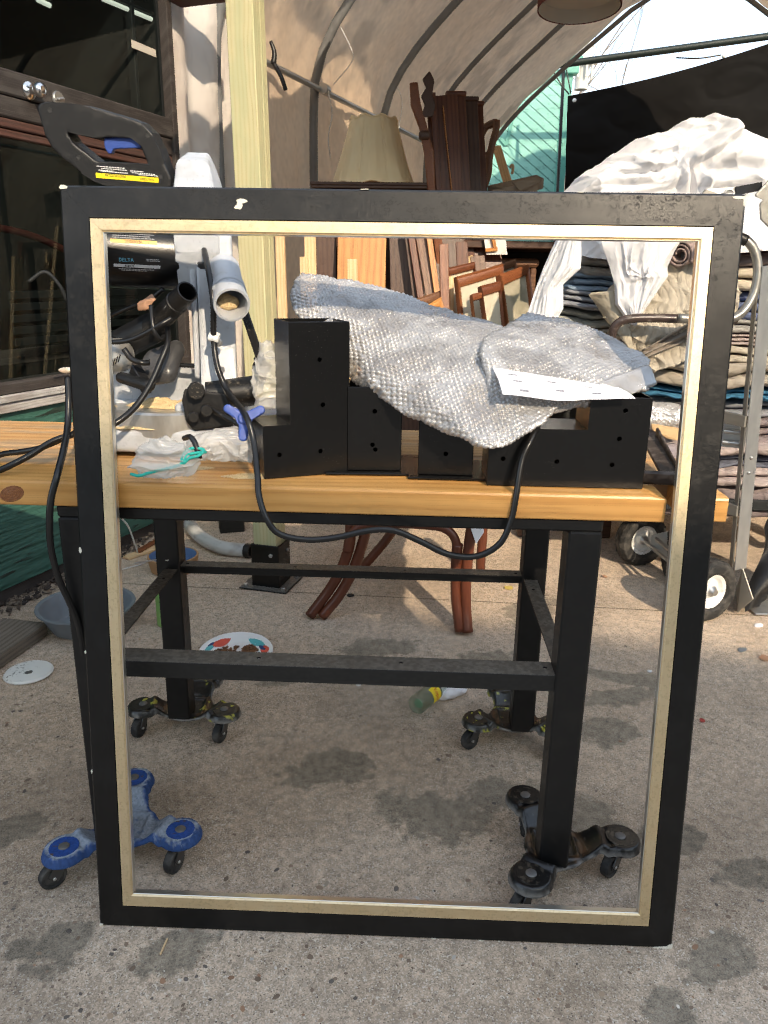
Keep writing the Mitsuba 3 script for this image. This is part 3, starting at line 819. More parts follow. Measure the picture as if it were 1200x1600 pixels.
ln = thing("roof_lantern", "white domed roof lantern with glass top seen above the teal building", "lantern")
LM = basis((.80, 0, 0), (0, .80, 0), (0, 0, .80), V(*(3.754, 17.000, 5.515)) - V(0, 0, .23))
part(ln, "drum", lathe([(.22, .14), (.225, .15), (.225, .42), (.24, .43), (.24, .46), (.20, .54), (.13, .60), (0, .62)], 28, LM), "lantern_white", 30)
part(ln, "glass_top", lathe([(.13, .60), (.135, .62), (.105, .86), (.085, .93), (.05, .95), (0, .955)], 20, LM), "pane_clear", 40)
part(ln, "eave", lathe([(.20, .07), (.33, .06), (.34, .08), (.24, .15), (.20, .15)], 28, LM), "lantern_white", 30)
part(ln, "base", lathe([(.16, -.5), (.16, .08), (0, .08)], 20, LM), "lantern_white", 30)
for k in range(8):
    a = k * math.pi / 4 + .2
    part(ln, "louvre_post", mv(box(.05, .05, .34, (.25 * math.cos(a), .25 * math.sin(a), -.10), ch=.004), LM), "lantern_white")

tp = thing("tarp_screen", "black tarpaulin screen tied to a dark pole behind the white sheets", "tarp")
TQ = basis((1.345, 0, 0), (0, 1.345, 0), (0, 0, 1.345), (0, 0, 1.35 - 1.35 * 1.345))


def tarp(u, v):
    zt = 2.98 + .50 * np.clip(u / .62, 0, 1) - .05 * np.sin(np.clip(u / .62, 0, 1) * np.pi)
    z = zt * (1 - v) + .40 * v
    q = np.stack([u * 6, z * 2.5, 0 * u], -1)
    crease = (1 - np.abs(2 * meshkit.noise(np.stack([u * 12 - z * 5, u * 3 + z * 5, 0 * u], -1) * .6, 4) - 1)) ** 5
    y = 8.1 - .5 * u + .10 * (meshkit.fbm(q * .6, 3, 2) - .5) + .016 * crease + .018 * (meshkit.fbm(np.stack([u * 14 - z * 5, z * 7 + u * 9, 0 * u], -1), 4, 9) - .5)
    return np.stack([1.67 + .12 * v + 3.3 * u, y, z], -1)


part(tp, "sheet", mv(grid(tarp, 150, 110), TQ), "tarp_black", True)
part(tp, "pole", mv(tube([V(1.42, 8.1, 3.22), V(4.6, 7.6, 3.55)], .030, 10), TQ), "teal_dark", 40)
part(tp, "side_pole", mv(tube([V(1.70, 8.14, .345), V(1.62, 8.14, 3.3)], .016, 8), TQ), "cord_black", 40)
for a, c in (((2.62, 8.0, 3.29), (3.0, 7.93, 3.30)), ((1.64, 8.1, 3.2), (1.70, 8.1, 3.0)), ((1.52, 8.1, 3.18), (1.68, 8.08, 2.99)), ((3.5, 7.85, 3.4), (3.62, 7.82, 3.46))):
    part(tp, "rope", mv(tube(spline([a, (V(*a) + V(*c)) / 2 + V(0, -.02, -.02), c], 5), .006, 6), TQ), "cord_black", True)
for c in ((3.0, 7.86, 3.275), (1.72, 8.02, 2.93), (2.72, 7.85, 2.66)):
    part(tp, "eyelet", mv(trimesh.creation.icosphere(subdivisions=2, radius=.018), TQ @ basis((1, 0, 0), (0, 1, 0), (0, 0, 1), c)), "dull_white", True)

tr = thing("bare_tree", "bare twigs of a leafless tree against the sky behind the tarp", "tree")
rng = np.random.default_rng(21)
limbs = []


def limb(p, d, L, r, depth):
    n = 6
    pts = [V(*p)]
    d = V(*d)
    for j in range(n):
        d = d + rng.normal(size=3) * V(.09, .09, .05) + V(0, 0, .03); d /= np.linalg.norm(d)
        pts.append(pts[-1] + d * L / n)
    limbs.append((depth, tube(pts, np.linspace(r, r * .45, n + 1), 6)))
    if depth < 4:
        for j in range(3 if depth else 7):
            q = pts[2 + rng.integers(4)] if depth else pts[1 + j % 5]
            e = d + rng.normal(size=3) * V(.55, .4, .3) * (1 if depth else 1.2); e[2] = abs(e[2]) + .2
            limb(q, e / np.linalg.norm(e), L * (.45 + .35 * rng.random()), r * .5, depth + 1)


limb((4.6, 23, 0), (-.02, 0, 1), 4.4, .09, 0)
limb((4.0, 23.5, 3.2), (.25, 0, 1), 5.6, .03, 2)
part(tr, "trunk", cat([m for d, m in limbs if d == 0]), "bark", True)
for d in (1, 2):
    part(tr, "branch", cat([m for q, m in limbs if q == d]), "bark", True)
part(tr, "twigs", cat([m for q, m in limbs if q > 2]), "bark", True, kind="stuff")

# ------------------------------------------------------------------ the big empty picture frame leaning on the bench
FY, FL = -.0291875, .116732
fr_r = V(math.cos(FY), math.sin(FY), 0); fr_b = V(-math.sin(FY), math.cos(FY), 0)
fr_u = V(0, 0, 1) * math.cos(FL) + fr_b * math.sin(FL)
FM = basis(fr_r, fr_u, np.cross(fr_r, fr_u), (.012, 1.29605, 0))      # local: x along, y up the frame, z out of its face
HW, HT = .61, 1.5038
fo = thing("picture_frame", "large empty black picture frame with gold inner edge leaning on the bench", "picture frame")


def rail4(q, z0, z1, e_out, e_in, e_mit):
    """One mitred rail from its four corners: outer start, outer end, inner end, inner start."""
    q = np.asarray(q, float)
    c = q.mean(0)

    def inset(dz):
        l01 = (q[1] - q[0]) / np.linalg.norm(q[1] - q[0]); nin = V(-l01[1], l01[0])
        if np.dot(c - q[0], nin) < 0:
            nin = -nin
        r = q.copy()
        for a, b, sg in ((0, 3, 1), (1, 2, -1)):
            m = (q[b] - q[a]) / np.linalg.norm(q[b] - q[a])
            k = 1 / abs(np.dot(m, nin))
            r[a] = q[a] + m * dz[0] * k + l01 * sg * dz[2]
            r[b] = q[b] - m * dz[1] * k + l01 * sg * dz[2]
        return r
    o = inset((0, 0, .00008)); i = inset((e_out, e_in, .00010 + e_mit))
    e = max(e_out, e_in)
    pts = [(*p, z0) for p in o] + [(*p, z1 - e) for p in o] + [(*p, z1) for p in i]
    m = hull(pts)
    m.metadata["uv"] = m.vertices[:, :2].copy() + V(3, 0)
    return mv(m, FM)


def ring(parent, names, x0, x1, y0, y1, i0, i1, j0, j1, z0, z1, m, e):
    O = [(x0, y0), (x1, y0), (x1, y1), (x0, y1)]; I = [(i0, j0), (i1, j0), (i1, j1), (i0, j1)]
    return [part(parent, names, rail4((O[k], O[(k + 1) % 4], I[(k + 1) % 4], I[k]), z0, z1, *e), m) for k in range(4)]


rails = ring(fo, "black_rail", -HW, HW, 0, HT, -.558, .558, .0515, 1.4485, -.030, 0, "frame_black", (.0035, .001, .0))
liner = ring(fo, "gold_liner", -.5575, .5575, .052, 1.448, -.5345, .5345, .0805, 1.4245, -.012, .0025, "gold_leaf", (.0012, .0035, .0001))
lips = ring(fo, "inner_lip", -.5343, .5343, .0807, 1.4243, -.5325, .5325, .0822, 1.4234, -.0135, .0008, "lip_silver", (.0004, .001, .0001))
rng = np.random.default_rng(31)
chips = [(-HW + .007, HT - .003, .009, .004), (-.285, HT - .030, .006, .007), (-.279, HT - .023, .011, .004), (-.29, HT - .034, .004, .003), (HW - .012, HT - .006, .013, .003), (HW - .003, HT - .012, .0025, .009), (HW - .016, .002, .022, .003), (HW - .004, .006, .006, .005),
         (-HW + .002, .83, .003, .006), (-HW + .0015, .62, .002, .004), (-HW + .003, .003, .006, .003), (-HW + .001, .36, .0015, .004), (.32, HT - .0006, .006, .0008), (-.06, HT - .0006, .008, .0007)]
chips += [(rng.uniform(-.6, .6), .001, .004 * rng.random() + .001, .0012) for _ in range(7)]
for (x, y, a, c_) in chips:
    n_ = 9
    an = np.linspace(0, 2 * np.pi, n_, endpoint=False)
    rr = .7 + .5 * rng.random(n_)
    pg = np.stack([np.clip(x + a * rr * np.cos(an), -HW - .0006, HW + .0006), np.clip(y + c_ * rr * np.sin(an), -.0006, HT + .0006)], -1)
    pts = [(*p, -.0042) for p in pg] + [(*p, .0006) for p in pg]
    part(fo, "paint_chip", mv(hull(pts), FM), "chip_white", label="bare white spot where the black paint has chipped" if (a > .012) else None)

# ------------------------------------------------------------------ workbench
TM = rz(-.0375, (-.112, 1.4545, 0))               # local: x to the right, y away, z up
bench = thing("workbench", "workbench with orange pine top on a black steel frame", "workbench")
topz, th_ = .95, .052


def topboard(poly, z0, z1, m, name="board", label=None):
    g = prism(poly, z1 - z0, basis((1, 0, 0), (0, 1, 0), (0, 0, 1), (0, 0, z0)))
    return g


def board_xy(x0, x1, y0, y1, z0, z1, chx=0.0):
    """A bench-top board with rounded long edges, its grain along x."""
    e = .006
    sec = [(y0, z0 + e * .4), (y0 + e * .4, z0), (y1 - e * .4, z0), (y1, z0 + e * .4), (y1, z1 - e), (y1 - e, z1), (y0 + e, z1), (y0, z1 - e), (y0 + e * .3, z1 - e * .3)]
    pts = []
    for yy, zz in sec:
        pts += [(x0, yy, zz), (x1 - (chx if zz > z1 - e * .5 and yy < (y0 + y1) / 2 else 0), yy, zz)]
    m = hull(pts)
    piece_no[0] += 1
    v = m.vertices
    m.metadata["uv"] = np.stack([v[:, 0] + .3 * piece_no[0], v[:, 1] + v[:, 2] + 4.2 + 10 * piece_no[0]], -1)
    return mv(m, TM)


z0, z1 = topz - th_, topz
front = part(bench, "front_board", board_xy(-1.35, .655, -.012, .125, z0, z1, .03), "bench_pine", label="orange front board of the bench top")
part(bench, "front_block", board_xy(.70, .775, -.006, .125, z0 + .002, z1 - .001), "bench_pine")
part(bench, "top_board", board_xy(-1.35, .778, .1265, .30, z0 + .002, z1 - .0015), "bench_top_wood")
part(bench, "top_board", board_xy(-1.35, .778, .3015, .46, z0, z1 - .0005), "bench_top_wood")
part(bench, "top_board", board_xy(-1.35, .778, .4615, .60, z0 + .001, z1 - .001), "bench_top_wood")
kr = np.linspace(0, 1, 22)
kn = lathe([(.0195 * (1 - q), .0002 + .0009 * q ** .5 + .0003 * math.sin(q * 22)) for q in kr], 40)
kcol = np.array([np.array((.27, .095, .028)) * (.55 + .55 * (.5 + .5 * math.sin(r * 2300 + 1.5 * math.sin(3 * a))) * (.8 + .4 * math.sin(7 * a + r * 300))) for r, a in zip(np.hypot(kn.vertices[:, 0], kn.vertices[:, 1]), np.arctan2(kn.vertices[:, 1], kn.vertices[:, 0]))])
kn.vertices = kn.vertices * V(1.3, .85, 1) * V(1, 1, 1) + np.stack([0 * kn.vertices[:, 0], .25 * kn.vertices[:, 0], 0 * kn.vertices[:, 0]], -1)
KM = TM @ basis((1, 0, 0), (0, 0, 1), (0, -1, 0), (-.628, -.0117, .921))
part(bench, "knot", mv(kn, KM), "vc_satin", True, color=np.clip(kcol, 0, 1), label="dark red knot in the front edge")


def tbox(x0, x1, y0, y1, z0, z1, m, name, parent=bench, ch=.004, label=None):
    return part(parent, name, mv(box(x1 - x0, y1 - y0, z1 - z0, ((x0 + x1) / 2, (y0 + y1) / 2, (z0 + z1) / 2), ch), TM), m, label=label)


LW = .066
LEGX, LEGY = (-.548, .478), (.0, .545)
zb = .060
for yy in LEGY:
    for xx in LEGX:
        tbox(xx, xx + LW if xx < 0 else xx + LW, yy, yy + LW, zb, .870, "black_steel", "leg")
e = .0
tbox(LEGX[0], LEGX[1] + LW, .0, LW * .6, .8702, z0 - .0005, "black_steel", "apron")
tbox(LEGX[0], LEGX[1] + LW, .545 + LW * .4, .545 + LW, .8702, z0 - .0005, "black_steel", "apron")
for xx in LEGX:
    tbox(xx + .004, xx + LW - .004, LW * .6 + .001, .545 + LW * .4 - .001, .8702, z0 - .0005, "black_steel", "apron")
# shelf frame of angle iron with bolt holes
SZ = .548


def angle_iron(p0, p1, inward, w=.038, t=.004):
    p0, p1, inw = V(*p0), V(*p1), V(*inward)
    L = np.linalg.norm(p1 - p0); x = (p1 - p0) / L
    flat = man(box(L, w, t, (0, w / 2, -t / 2), .0008))
    k = max(2, int(L / .26))
    for q in np.linspace(-L / 2 + .07, L / 2 - .07, k):
        flat = flat - man(cyl((q, w * .55, -.02), (q, w * .55, .02), .0045, 12, ch=0.0001))
    m = tm(flat + man(box(L, t, .036, (0, t / 2, -.018 - t * .5), .0008)))
    return mv(m, TM @ basis(x, inw, np.cross(x, inw), (p0 + p1) / 2))


xl, xr, yf, yb = LEGX[0] + .012, LEGX[1] + LW - .012, .018, .545 + .05
part(bench, "shelf_rail", angle_iron((xl, yf - .01, SZ), (xr, yf - .01, SZ), (0, 1, 0), w=.060), "dusty_steel", label="dusty front rail of the empty shelf frame")
part(bench, "shelf_rail", angle_iron((xr, yb, SZ + .006), (xl, yb, SZ + .006), (0, -1, 0), w=.044), "dusty_steel")
part(bench, "shelf_rail", angle_iron((xl + .014, yb - .06, SZ + .003), (xl + .014, yf + .05, SZ + .003), (1, 0, 0)), "dusty_steel")
part(bench, "shelf_rail", angle_iron((xr - .014, yf + .05, SZ + .003), (xr - .014, yb - .06, SZ + .003), (-1, 0, 0)), "dusty_steel")
solid("loop_of_wire", tube(spline([pt(TM, -.54, .56, .575), pt(TM, -.515, .545, .572), pt(TM, -.505, .56, .578), pt(TM, -.52, .575, .575), pt(TM, -.535, .558, .572), pt(TM, -.60, .52, .570)], 6), .0022, 6), "dull_white", "thin loop of pale wire round the far left corner of the shelf frame", "wire", True)


# ------------------------------------------------------------------ three-wheeled dollies under the legs
def dolly(cx, cy, angs, paint, label, wheel_turn=0.0, R=.150):
    d = thing("furniture_dolly", label, "dolly", "three-wheeled dollies under the bench legs")
    zt = .088
    poly = Point(0, 0).buffer(.074, 24)
    ends = [(R * math.cos(DEG(a)), R * math.sin(DEG(a))) for a in angs]
    for ex, ey in ends:
        ux, uy = ex / R, ey / R
        poly = poly.union(Polygon([(-uy * .050, ux * .050), (ex * .62 - uy * .041, ey * .62 + ux * .041), (ex - uy * .047, ey + ux * .047), (ex + uy * .047, ey - ux * .047), (ex * .62 + uy * .041, ey * .62 - ux * .041), (uy * .050, -ux * .050)])).union(Point(ex, ey).buffer(.050, 20))
    poly = poly.buffer(.03).buffer(-.03).simplify(.0006)
    g = tm(man(prism(poly, .004)).refine_to_length(.0032))
    v = np.array(g.vertices)
    r = np.hypot(v[:, 0], v[:, 1])
    inner = 1 - np.clip((r - .060) / .050, 0, 1); inner = inner * inner * (3 - 2 * inner)
    bd = np.array([poly.exterior.distance(Point(*p[:2])) for p in v])
    lip = np.clip(1 - bd / .010, 0, 1)
    v[:, 2] += zt - .030 * inner - .016 * lip ** 2.2 + .010 * lip ** 2 * inner + .004 * np.exp(-((r - .104) / .010) ** 2) - .004 * np.exp(-((r - .122) / .007) ** 2)
    # the cup that takes the leg
    v[:, 2] += .006 * np.exp(-((np.maximum(np.abs(v[:, 0]), np.abs(v[:, 1])) - .046) / .005) ** 2)
    M = basis((1, 0, 0), (0, 1, 0), (0, 0, 1), (cx, cy, 0))
    if paint == "dolly_blue":
        # the paint is worn pale on the raised middle of the arms and kept along the rims and round the rivets
        vv = np.array(v)
        dend = np.min([np.hypot(vv[:, 0] - ex, vv[:, 1] - ey) for ex, ey in ends], axis=0)
        nz = meshkit.fbm(vv * V(45, 45, 0) + 3, 3, 2) + .5 * (meshkit.noise(vv * 210, 5) - .5)
        wear = np.clip((bd - .006 + .024 * (nz - .5)) / .008, 0, 1) * np.clip((nz + .24 - .30) / .22, 0, 1)
        fine_ = meshkit.noise(vv * 260, 8)
        colr = np.array((.028, .066, .19)) * (.7 + .6 * fine_)[:, None] * (1 - wear[:, None]) + np.array((.25, .29, .35)) * (.62 + .76 * fine_)[:, None] * wear[:, None]
        part(d, "plate", mv(trimesh.Trimesh(v, g.faces, process=False), M), "vc_matte", True, color=np.clip(colr, 0, 1))
    else:
        # bare steel along the rim, a little rust round the cup, paint elsewhere
        vv = np.array(v)
        fine_ = meshkit.noise(vv * 260, 8); nz = meshkit.fbm(vv * 50 + 3, 3, 4)
        colr = np.array((.0065, .0065, .0068) if paint == "dolly_black" else (.017, .0155, .0125)) * (.6 + .8 * fine_)[:, None]
        rim = np.clip(1 - bd / .0035, 0, 1) * np.clip((nz - .34) / .2, 0, 1)
        rust = np.clip(1 - np.abs(r - .060) / .016, 0, 1) * np.clip((nz - .42) / .15, 0, 1)
        colr = colr * (1 - rim[:, None]) + np.array((.20, .19, .175)) * rim[:, None]
        colr = colr * (1 - rust[:, None]) + np.array((.085, .045, .022)) * rust[:, None]
        scr = np.clip((meshkit.noise(vv * V(300, 60, 60), 3) - .80) / .1, 0, 1) * .5
        colr = colr * (1 - scr[:, None]) + np.array((.10, .095, .088)) * scr[:, None]
        if paint == "dolly_olive":
            fl = np.clip((meshkit.fbm(vv * 48 + cx * 9, 3, 6) - .668) / .02, 0, 1)
            colr = colr * (1 - fl[:, None]) + np.array((.38, .36, .05)) * fl[:, None]
        part(d, "plate", mv(trimesh.Trimesh(v, g.faces, process=False), M), "vc_gloss", True, color=np.clip(colr, 0, 1))
    rnd = np.random.default_rng(int(abs(cx * 1000) + cy * 77))
    for k, (ex, ey) in enumerate(ends):
        E_ = M @ basis((1, 0, 0), (0, 1, 0), (0, 0, 1), (ex, ey, 0))
        part(d, "pad", mv(lathe([(.033, zt + .0035), (.0325, zt + .0048), (0, zt + .0048)], 28, E_), np.eye(4)), paint if paint != "dolly_blue" else "dolly_blue_pad", 40)
        part(d, "rivet", mv(lathe([(.0125, zt + .004), (.0125, zt + .0062), (.011, zt + .0078), (.006, zt + .0090), (0, zt + .0094)], 20), E_), "rivet_grey", 40)
        a = DEG(238) + (rnd.random() - .5) * 1.1 + wheel_turn
        W = M @ rz(a, (ex, ey, 0))
        wr = .0300
        fk = lambda y: m3.Manifold.hull_points(np.array([(x, yy, z) for yy in (y - .0015, y + .0015) for x, z in ((-.016, zt - .010), (.016, zt - .010), (.044, wr + .009), (.026, wr - .009), (.024, wr - .009))]))
        cas = part(d, "caster", mv(tm(man(cyl((0, 0, zt - .014), (0, 0, zt + .002), .021, 20)) + fk(-.0135) + fk(.0135)), W), "dark_zinc")
        ax = W @ basis((1, 0, 0), (0, 0, 1), (0, -1, 0), (.032, 0, wr))
        part(cas, "wheel", mv(lathe([(0, -.0095), (.011, -.0105), (.0115, -.0085), (.021, -.0085), (.022, -.0105), (.0275, -.0105), (wr, -.0070), (wr, .0070), (.0275, .0105), (.022, .0105), (.021, .0085), (.0115, .0085), (.011, .0105), (0, .0095)], 28), ax), "rubber", 35)
        part(cas, "axle", mv(cyl((0, 0, -.0165), (0, 0, .0165), .0045, 10), ax), "zinc")
    return d


DEG = math.radians
dolly(-.611, 1.550, (225, -17, 100), "dolly_blue", "chipped blue three-wheeled dolly under the front left bench leg")
dolly(.419, 1.510, (109, 237, -1), "dolly_black", "worn black three-wheeled dolly under the front right bench leg")
dolly(-.592, 2.090, (196, -26, 78), "dolly_olive", "dark dolly with yellow flecks under the rear left bench leg, by the paper plate", R=.135)
dolly(.405, 2.060, (205, 97, -38), "dolly_olive", "dark dolly with yellow flecks under the rear right bench leg, by the green bottle", R=.125)

# ------------------------------------------------------------------ black steel post brackets on the bench
def steel_box(name, label, M, outer, h, holes, cut=None, flange=None, t=.0028):
    """A hollow steel tube open at the top; cut = (x0, x1, z) takes a step out of it; holes are (x, z) on the front, ('r', y, z) on the right side."""
    w, d = outer
    o = man(box(w, d, h, (w / 2, d / 2, h / 2), .0012))
    inn = man(box(w - 2 * t, d - 2 * t, h + .1, (w / 2, d / 2, h / 2), .0002))
    if cut:
        x0, x1, z = cut
        c = man(box(x1 - x0, d + .1, h, ((x0 + x1) / 2, d / 2, z + h / 2), .0001))
        lidx = man(box(x1 - x0 + .02, d + .1, h, ((x0 + x1) / 2 - .01 if x0 < .01 else (x0 + x1) / 2, d / 2, z + h / 2), .0001))
        body = o - c
        # keep a closed step: the hollow follows the cut, a sheet below and beside it
        c2 = man(box(x1 - x0 + 2 * t, d + .1, h, ((x0 + x1) / 2, d / 2, z - t + h / 2), .0001))
        m = body - (inn - c2)
    else:
        m = o - inn
    for q in holes:
        if q[0] == "r":
            m = m - man(cyl((w - .02, q[1], q[2]), (w + .02, q[1], q[2]), .0048, 14, ch=1e-4))
        else:
            m = m - man(cyl((q[0], -.02, q[1]), (q[0], .012, q[1]), .0048, 14, ch=1e-4))
    k = thing("post_bracket", label, "bracket", "black steel post brackets on the bench")
    part(k, "tube", mv(tm(m), M), "gloss_black")
    if flange:
        fx0, fx1, fy0, fy1 = flange
        f = man(box(fx1 - fx0, fy1 - fy0, .004, ((fx0 + fx1) / 2, (fy0 + fy1) / 2, -.0025), .001))
        for q in ((fx1 - .012, fy0 + .012), (fx1 - .012, fy1 - .02), (fx0 + .012, fy0 + .012)):
            f = f - man(cyl((q[0] - .004, q[1], -.02), (q[0] - .004, q[1], .02), .0035, 12, ch=1e-4)) - man(cyl((q[0] + .004, q[1], -.02), (q[0] + .004, q[1], .02), .0035, 12, ch=1e-4))
        part(k, "flange", mv(tm(f), M), "gloss_black")
    return k


B1 = rz(.375, (-.242, 1.498, topz + .001))
steel_box("b", "tall stepped black steel bracket, leftmost on the bench", B1, (.181, .118), .308, [(.118, .235), (.124, .145), (.032, .048), (.118, .050)], cut=(-.001, .056, .108))
B2 = rz(.02, (-.078, 1.560, topz + .0065))
steel_box("b", "small square black bracket with a base flange, second from the left", B2, (.112, .118), .174, [(.056, .125), (.052, .055), (.058, .045)], flange=(-.045, .165, -.022, .15))
B3 = rz(-.05, (.068, 1.535, topz + .0065))
steel_box("b", "black bracket half hidden under the bubble wrap, third from the left", B3, (.112, .118), .168, [(.056, .045), (.02, .12)], flange=(-.02, .165, -.022, .15))
B4 = rz(-.032, (.203, 1.478, topz + .001))
steel_box("b", "wide stepped black bracket lying under the paper sheet at the right", B4, (.308, .12), .180, [(.258, .155), (.252, .10), (.243, .048), (.135, .052), (.030, .055)], cut=(-.001, .190, .116))
# brown channel bracket at the right end of the bench
cb_ = thing("channel_bracket", "dusty brown steel channel piece on the right end of the bench", "bracket")
p = V(*(0.572, 1.520, 0.968)); q = V(*(0.603, 1.720, 1.021))
part(cb_, "web", bar((p[0] + .005, 1.50, .968), (q[0] + .002, 1.74, 1.00), .034, .008, (1, 0, .2), .002), "brown_steel")
part(cb_, "side", bar((p[0] + .022, 1.50, .966), (q[0] + .019, 1.74, 1.01), .030, .006, (0, 0, 1), .002), "brown_steel")
part(cb_, "front_lip", bar((p[0] - .060, 1.507, .966), (p[0] + .024, 1.497, .966), .028, .012, (0, 0, 1), .005), "brown_steel")

# ------------------------------------------------------------------ mitre saw, seen from behind
saw = thing("mitre_saw", "grey and black mitre saw with blue trigger on the left of the bench", "mitre saw")
# D-shaped handle with a loop to hold, its outline in the plane of the handle
HC = V(*(-0.582, 1.780, 1.591))
HS = 1.60 / 1200.7
def hp(pts):                                          # outline drawn in pixels of a 5x enlargement
    return [((x / 5 - 120) * HS, (115 - y / 5) * HS) for x, y in pts]
outer = Polygon(hp([(100, 290), (120, 262), (180, 245), (300, 250), (480, 265), (620, 300), (780, 340), (870, 370), (940, 440), (985, 540), (1020, 650), (1060, 760), (1052, 815), (1000, 842), (850, 852), (600, 842), (480, 805), (350, 725), (200, 600), (165, 560), (130, 480)]))
inner = Polygon(hp([(290, 400), (310, 448), (420, 470), (520, 482), (600, 470), (780, 475), (848, 522), (895, 668), (830, 662), (490, 652), (325, 520), (300, 470)]))
HM = basis((1, .06, 0), (0, -.12, 1), (0, -1, -.12), HC + V(0, .02, 0))
grip = soft(prism(outer.buffer(-.004).buffer(.004).difference(inner.buffer(-.0015)), .060), .0045, 12, .6)
hd = part(saw, "handle", mv(grip, HM), "grey_plastic_black", True, label="black D-shaped handle")
part(hd, "grip_band", mv(box(.006, .050, .050, (hp([(528, 0)])[0][0], hp([(0, 385)])[0][1], .030), .006), HM @ rz(-.06)), "black_plastic")
tg = Polygon(hp([(560, 484), (700, 474), (790, 474), (838, 520), (840, 545), (690, 552), (625, 556), (600, 592), (578, 590), (556, 545)]))
part(saw, "trigger", mv(soft(prism(tg, .020), .004, 4, .4), HM @ basis((1, 0, 0), (0, 1, 0), (0, 0, 1), (0, 0, .030))), "blue_plastic", True, label="blue trigger in the loop of the handle")
for x, y in ((195, 303), (910, 457), (363, 622), (978, 744)):
    px, py = hp([(x, y)])[0]
    part(hd, "screw_hole", mv(lathe([(0, .055), (.0045, .055), (.0050, .0600), (.0046, .0606), (.004, .0604), (0, .0602)], 14), HM @ basis((1, 0, 0), (0, 1, 0), (0, 0, 1), (px, py, 0))), "ink_black", 40)
# the yellow label and the lines of small print, upside down as on the saw
lb = part(saw, "warning_label", mv(box(*(lambda a, b: (abs(b[0] - a[0]), abs(b[1] - a[1]), .0006))(*hp([(487, 735), (970, 772)])), c=(*np.mean(hp([(487, 735), (970, 772)]), axis=0), .0608), ch=.0002), HM @ rz(-.055)), "yellow_label", label="yellow caution label, upside down")
for word, x, y in (("CAUTION", 870, 768), ("PRECAUCION", 628, 747)):
    px, py = hp([(x, y)])[0]
    part(lb, "lettering", text(word, .0046, HM @ basis((1, 0, 0), (0, 1, 0), (0, 0, 1), (px, py, .0612)) @ rz(math.pi - .055), bold=True), "ink_black")
for x, y, w in ((600, 687, 220), (622, 702, 200), (560, 712, 120), (625, 722, 215), (800, 712, 110), (850, 727, 190), (880, 739, 150)):
    px, py = hp([(x, y)])[0]
    rr = np.random.default_rng(x)
    segs, q = [], -w / 2
    while q < w / 2 - 8:
        L = rr.integers(8, 26); segs.append(box(L * .75 / 5 * HS, 6.5 / 5 * HS, .0003, ((q + L / 2) / 5 * HS, 0, 0), .0001)); q += L
    part(lb, "small_print", mv(cat(segs), HM @ basis((1, 0, 0), (0, 1, 0), (0, 0, 1), (px, py, .0606)) @ rz(-.055)), "ink_white")

# guard housing and arm: seen from behind, its long axis runs away from us, the saw leaning left
AM = basis((.985, .17, 0), (-.17, .985, 0), (0, 0, 1), V(*(-0.393, 1.800, 1.286)) * V(1, 1, 0) + V(0, 0, topz))  # local: x across the blade, y away, z up from the bench
gp = Polygon([(-.035, .36), (.02, .325), (.16, .335), (.225, .41), (.225, .52), (.17, .605), (.08, .640), (-.01, .615), (-.060, .54), (-.060, .44)])
gm = prism(gp.buffer(.012), .092, basis((0, 1, 0), (0, 0, 1), (1, 0, 0), (-.064, 0, 0)))
gsm = soft(gm, .010, 10, .6)
gv = np.array(gsm.vertices); gk = np.clip((gv[:, 2] - .50) / .15, 0, 1)
gv[:, 0] = (gv[:, 0] + .022) * (1 - .45 * gk ** 2) - .022 - .012 * gk ** 2 + .010 * np.sin(gv[:, 1] * 14)
gd = part(saw, "blade_guard", mv(trimesh.Trimesh(gv, gsm.faces, process=False), AM), "saw_grey", True, label="light grey guard housing")
arm = Polygon([(-.095, .035), (-.03, .012), (.0, .07), (.012, .17), (.03, .30), (.01, .42), (-.045, .43), (-.066, .30), (-.085, .17), (-.11, .085)])
part(saw, "arm", mv(soft(prism(arm.buffer(.004), .076, basis((0, 1, 0), (0, 0, 1), (1, 0, 0), (-.030, 0, .07))), .008, 4), AM), "saw_grey", True)
part(saw, "arm_rib", mv(soft(prism([(-.075, .10), (-.02, .10), (.01, .40), (-.056, .42)], .014, basis((0, 1, 0), (0, 0, 1), (1, 0, 0), (-.046, 0, .07))), .008, 3), AM), "saw_grey", True)
part(saw, "blade", mv(cyl((-.012, .08, .46), (-.009, .08, .46), .150, 48), AM), "blade_steel", 30)
part(saw, "lower_guard", mv(soft(prism(Point(.085, .46).buffer(.16).intersection(sbox(-.1, .28, .3, .42)), .040, basis((0, 1, 0), (0, 0, 1), (1, 0, 0), (-.030, 0, 0))), .012, 3), AM), "smoke_plastic", True)
# chips of the dust outlet
DP0, DP1 = V(*(-0.348, 1.720, 1.342)), V(*(-0.313, 1.600, 1.285))
DMx = axis_to(DP1 - DP0, DP0); DL = np.linalg.norm(DP1 - DP0)
dp = part(saw, "dust_port", lathe([(.034, -.03), (.033, DL * .3), (.0335, DL * .45), (.0355, DL * .46), (.0355, DL * .62), (.0335, DL * .63), (.034, DL * .85), (.0365, DL * .87), (.0372, DL * .97), (.036, DL), (.0315, DL), (.0305, DL * .9), (.030, DL * .1), (0, DL * .08)], 36, DMx), "saw_grey", 35, label="open grey dust outlet with sawdust inside")
dust = mv(trimesh.creation.icosphere(subdivisions=3), DMx @ basis((1, 0, 0), (0, 1, 0), (0, 0, 1), (0, 0, DL * .62)))
dust = puff(trimesh.Trimesh((trimesh.creation.icosphere(subdivisions=3).vertices * V(.021, .020, .016)) + DP0 + (DP1 - DP0) * .60 + V(-.004, 0, -.020), trimesh.creation.icosphere(subdivisions=3).faces), .006, 90, 3)
part(dp, "sawdust", dust, "sawdust", True)
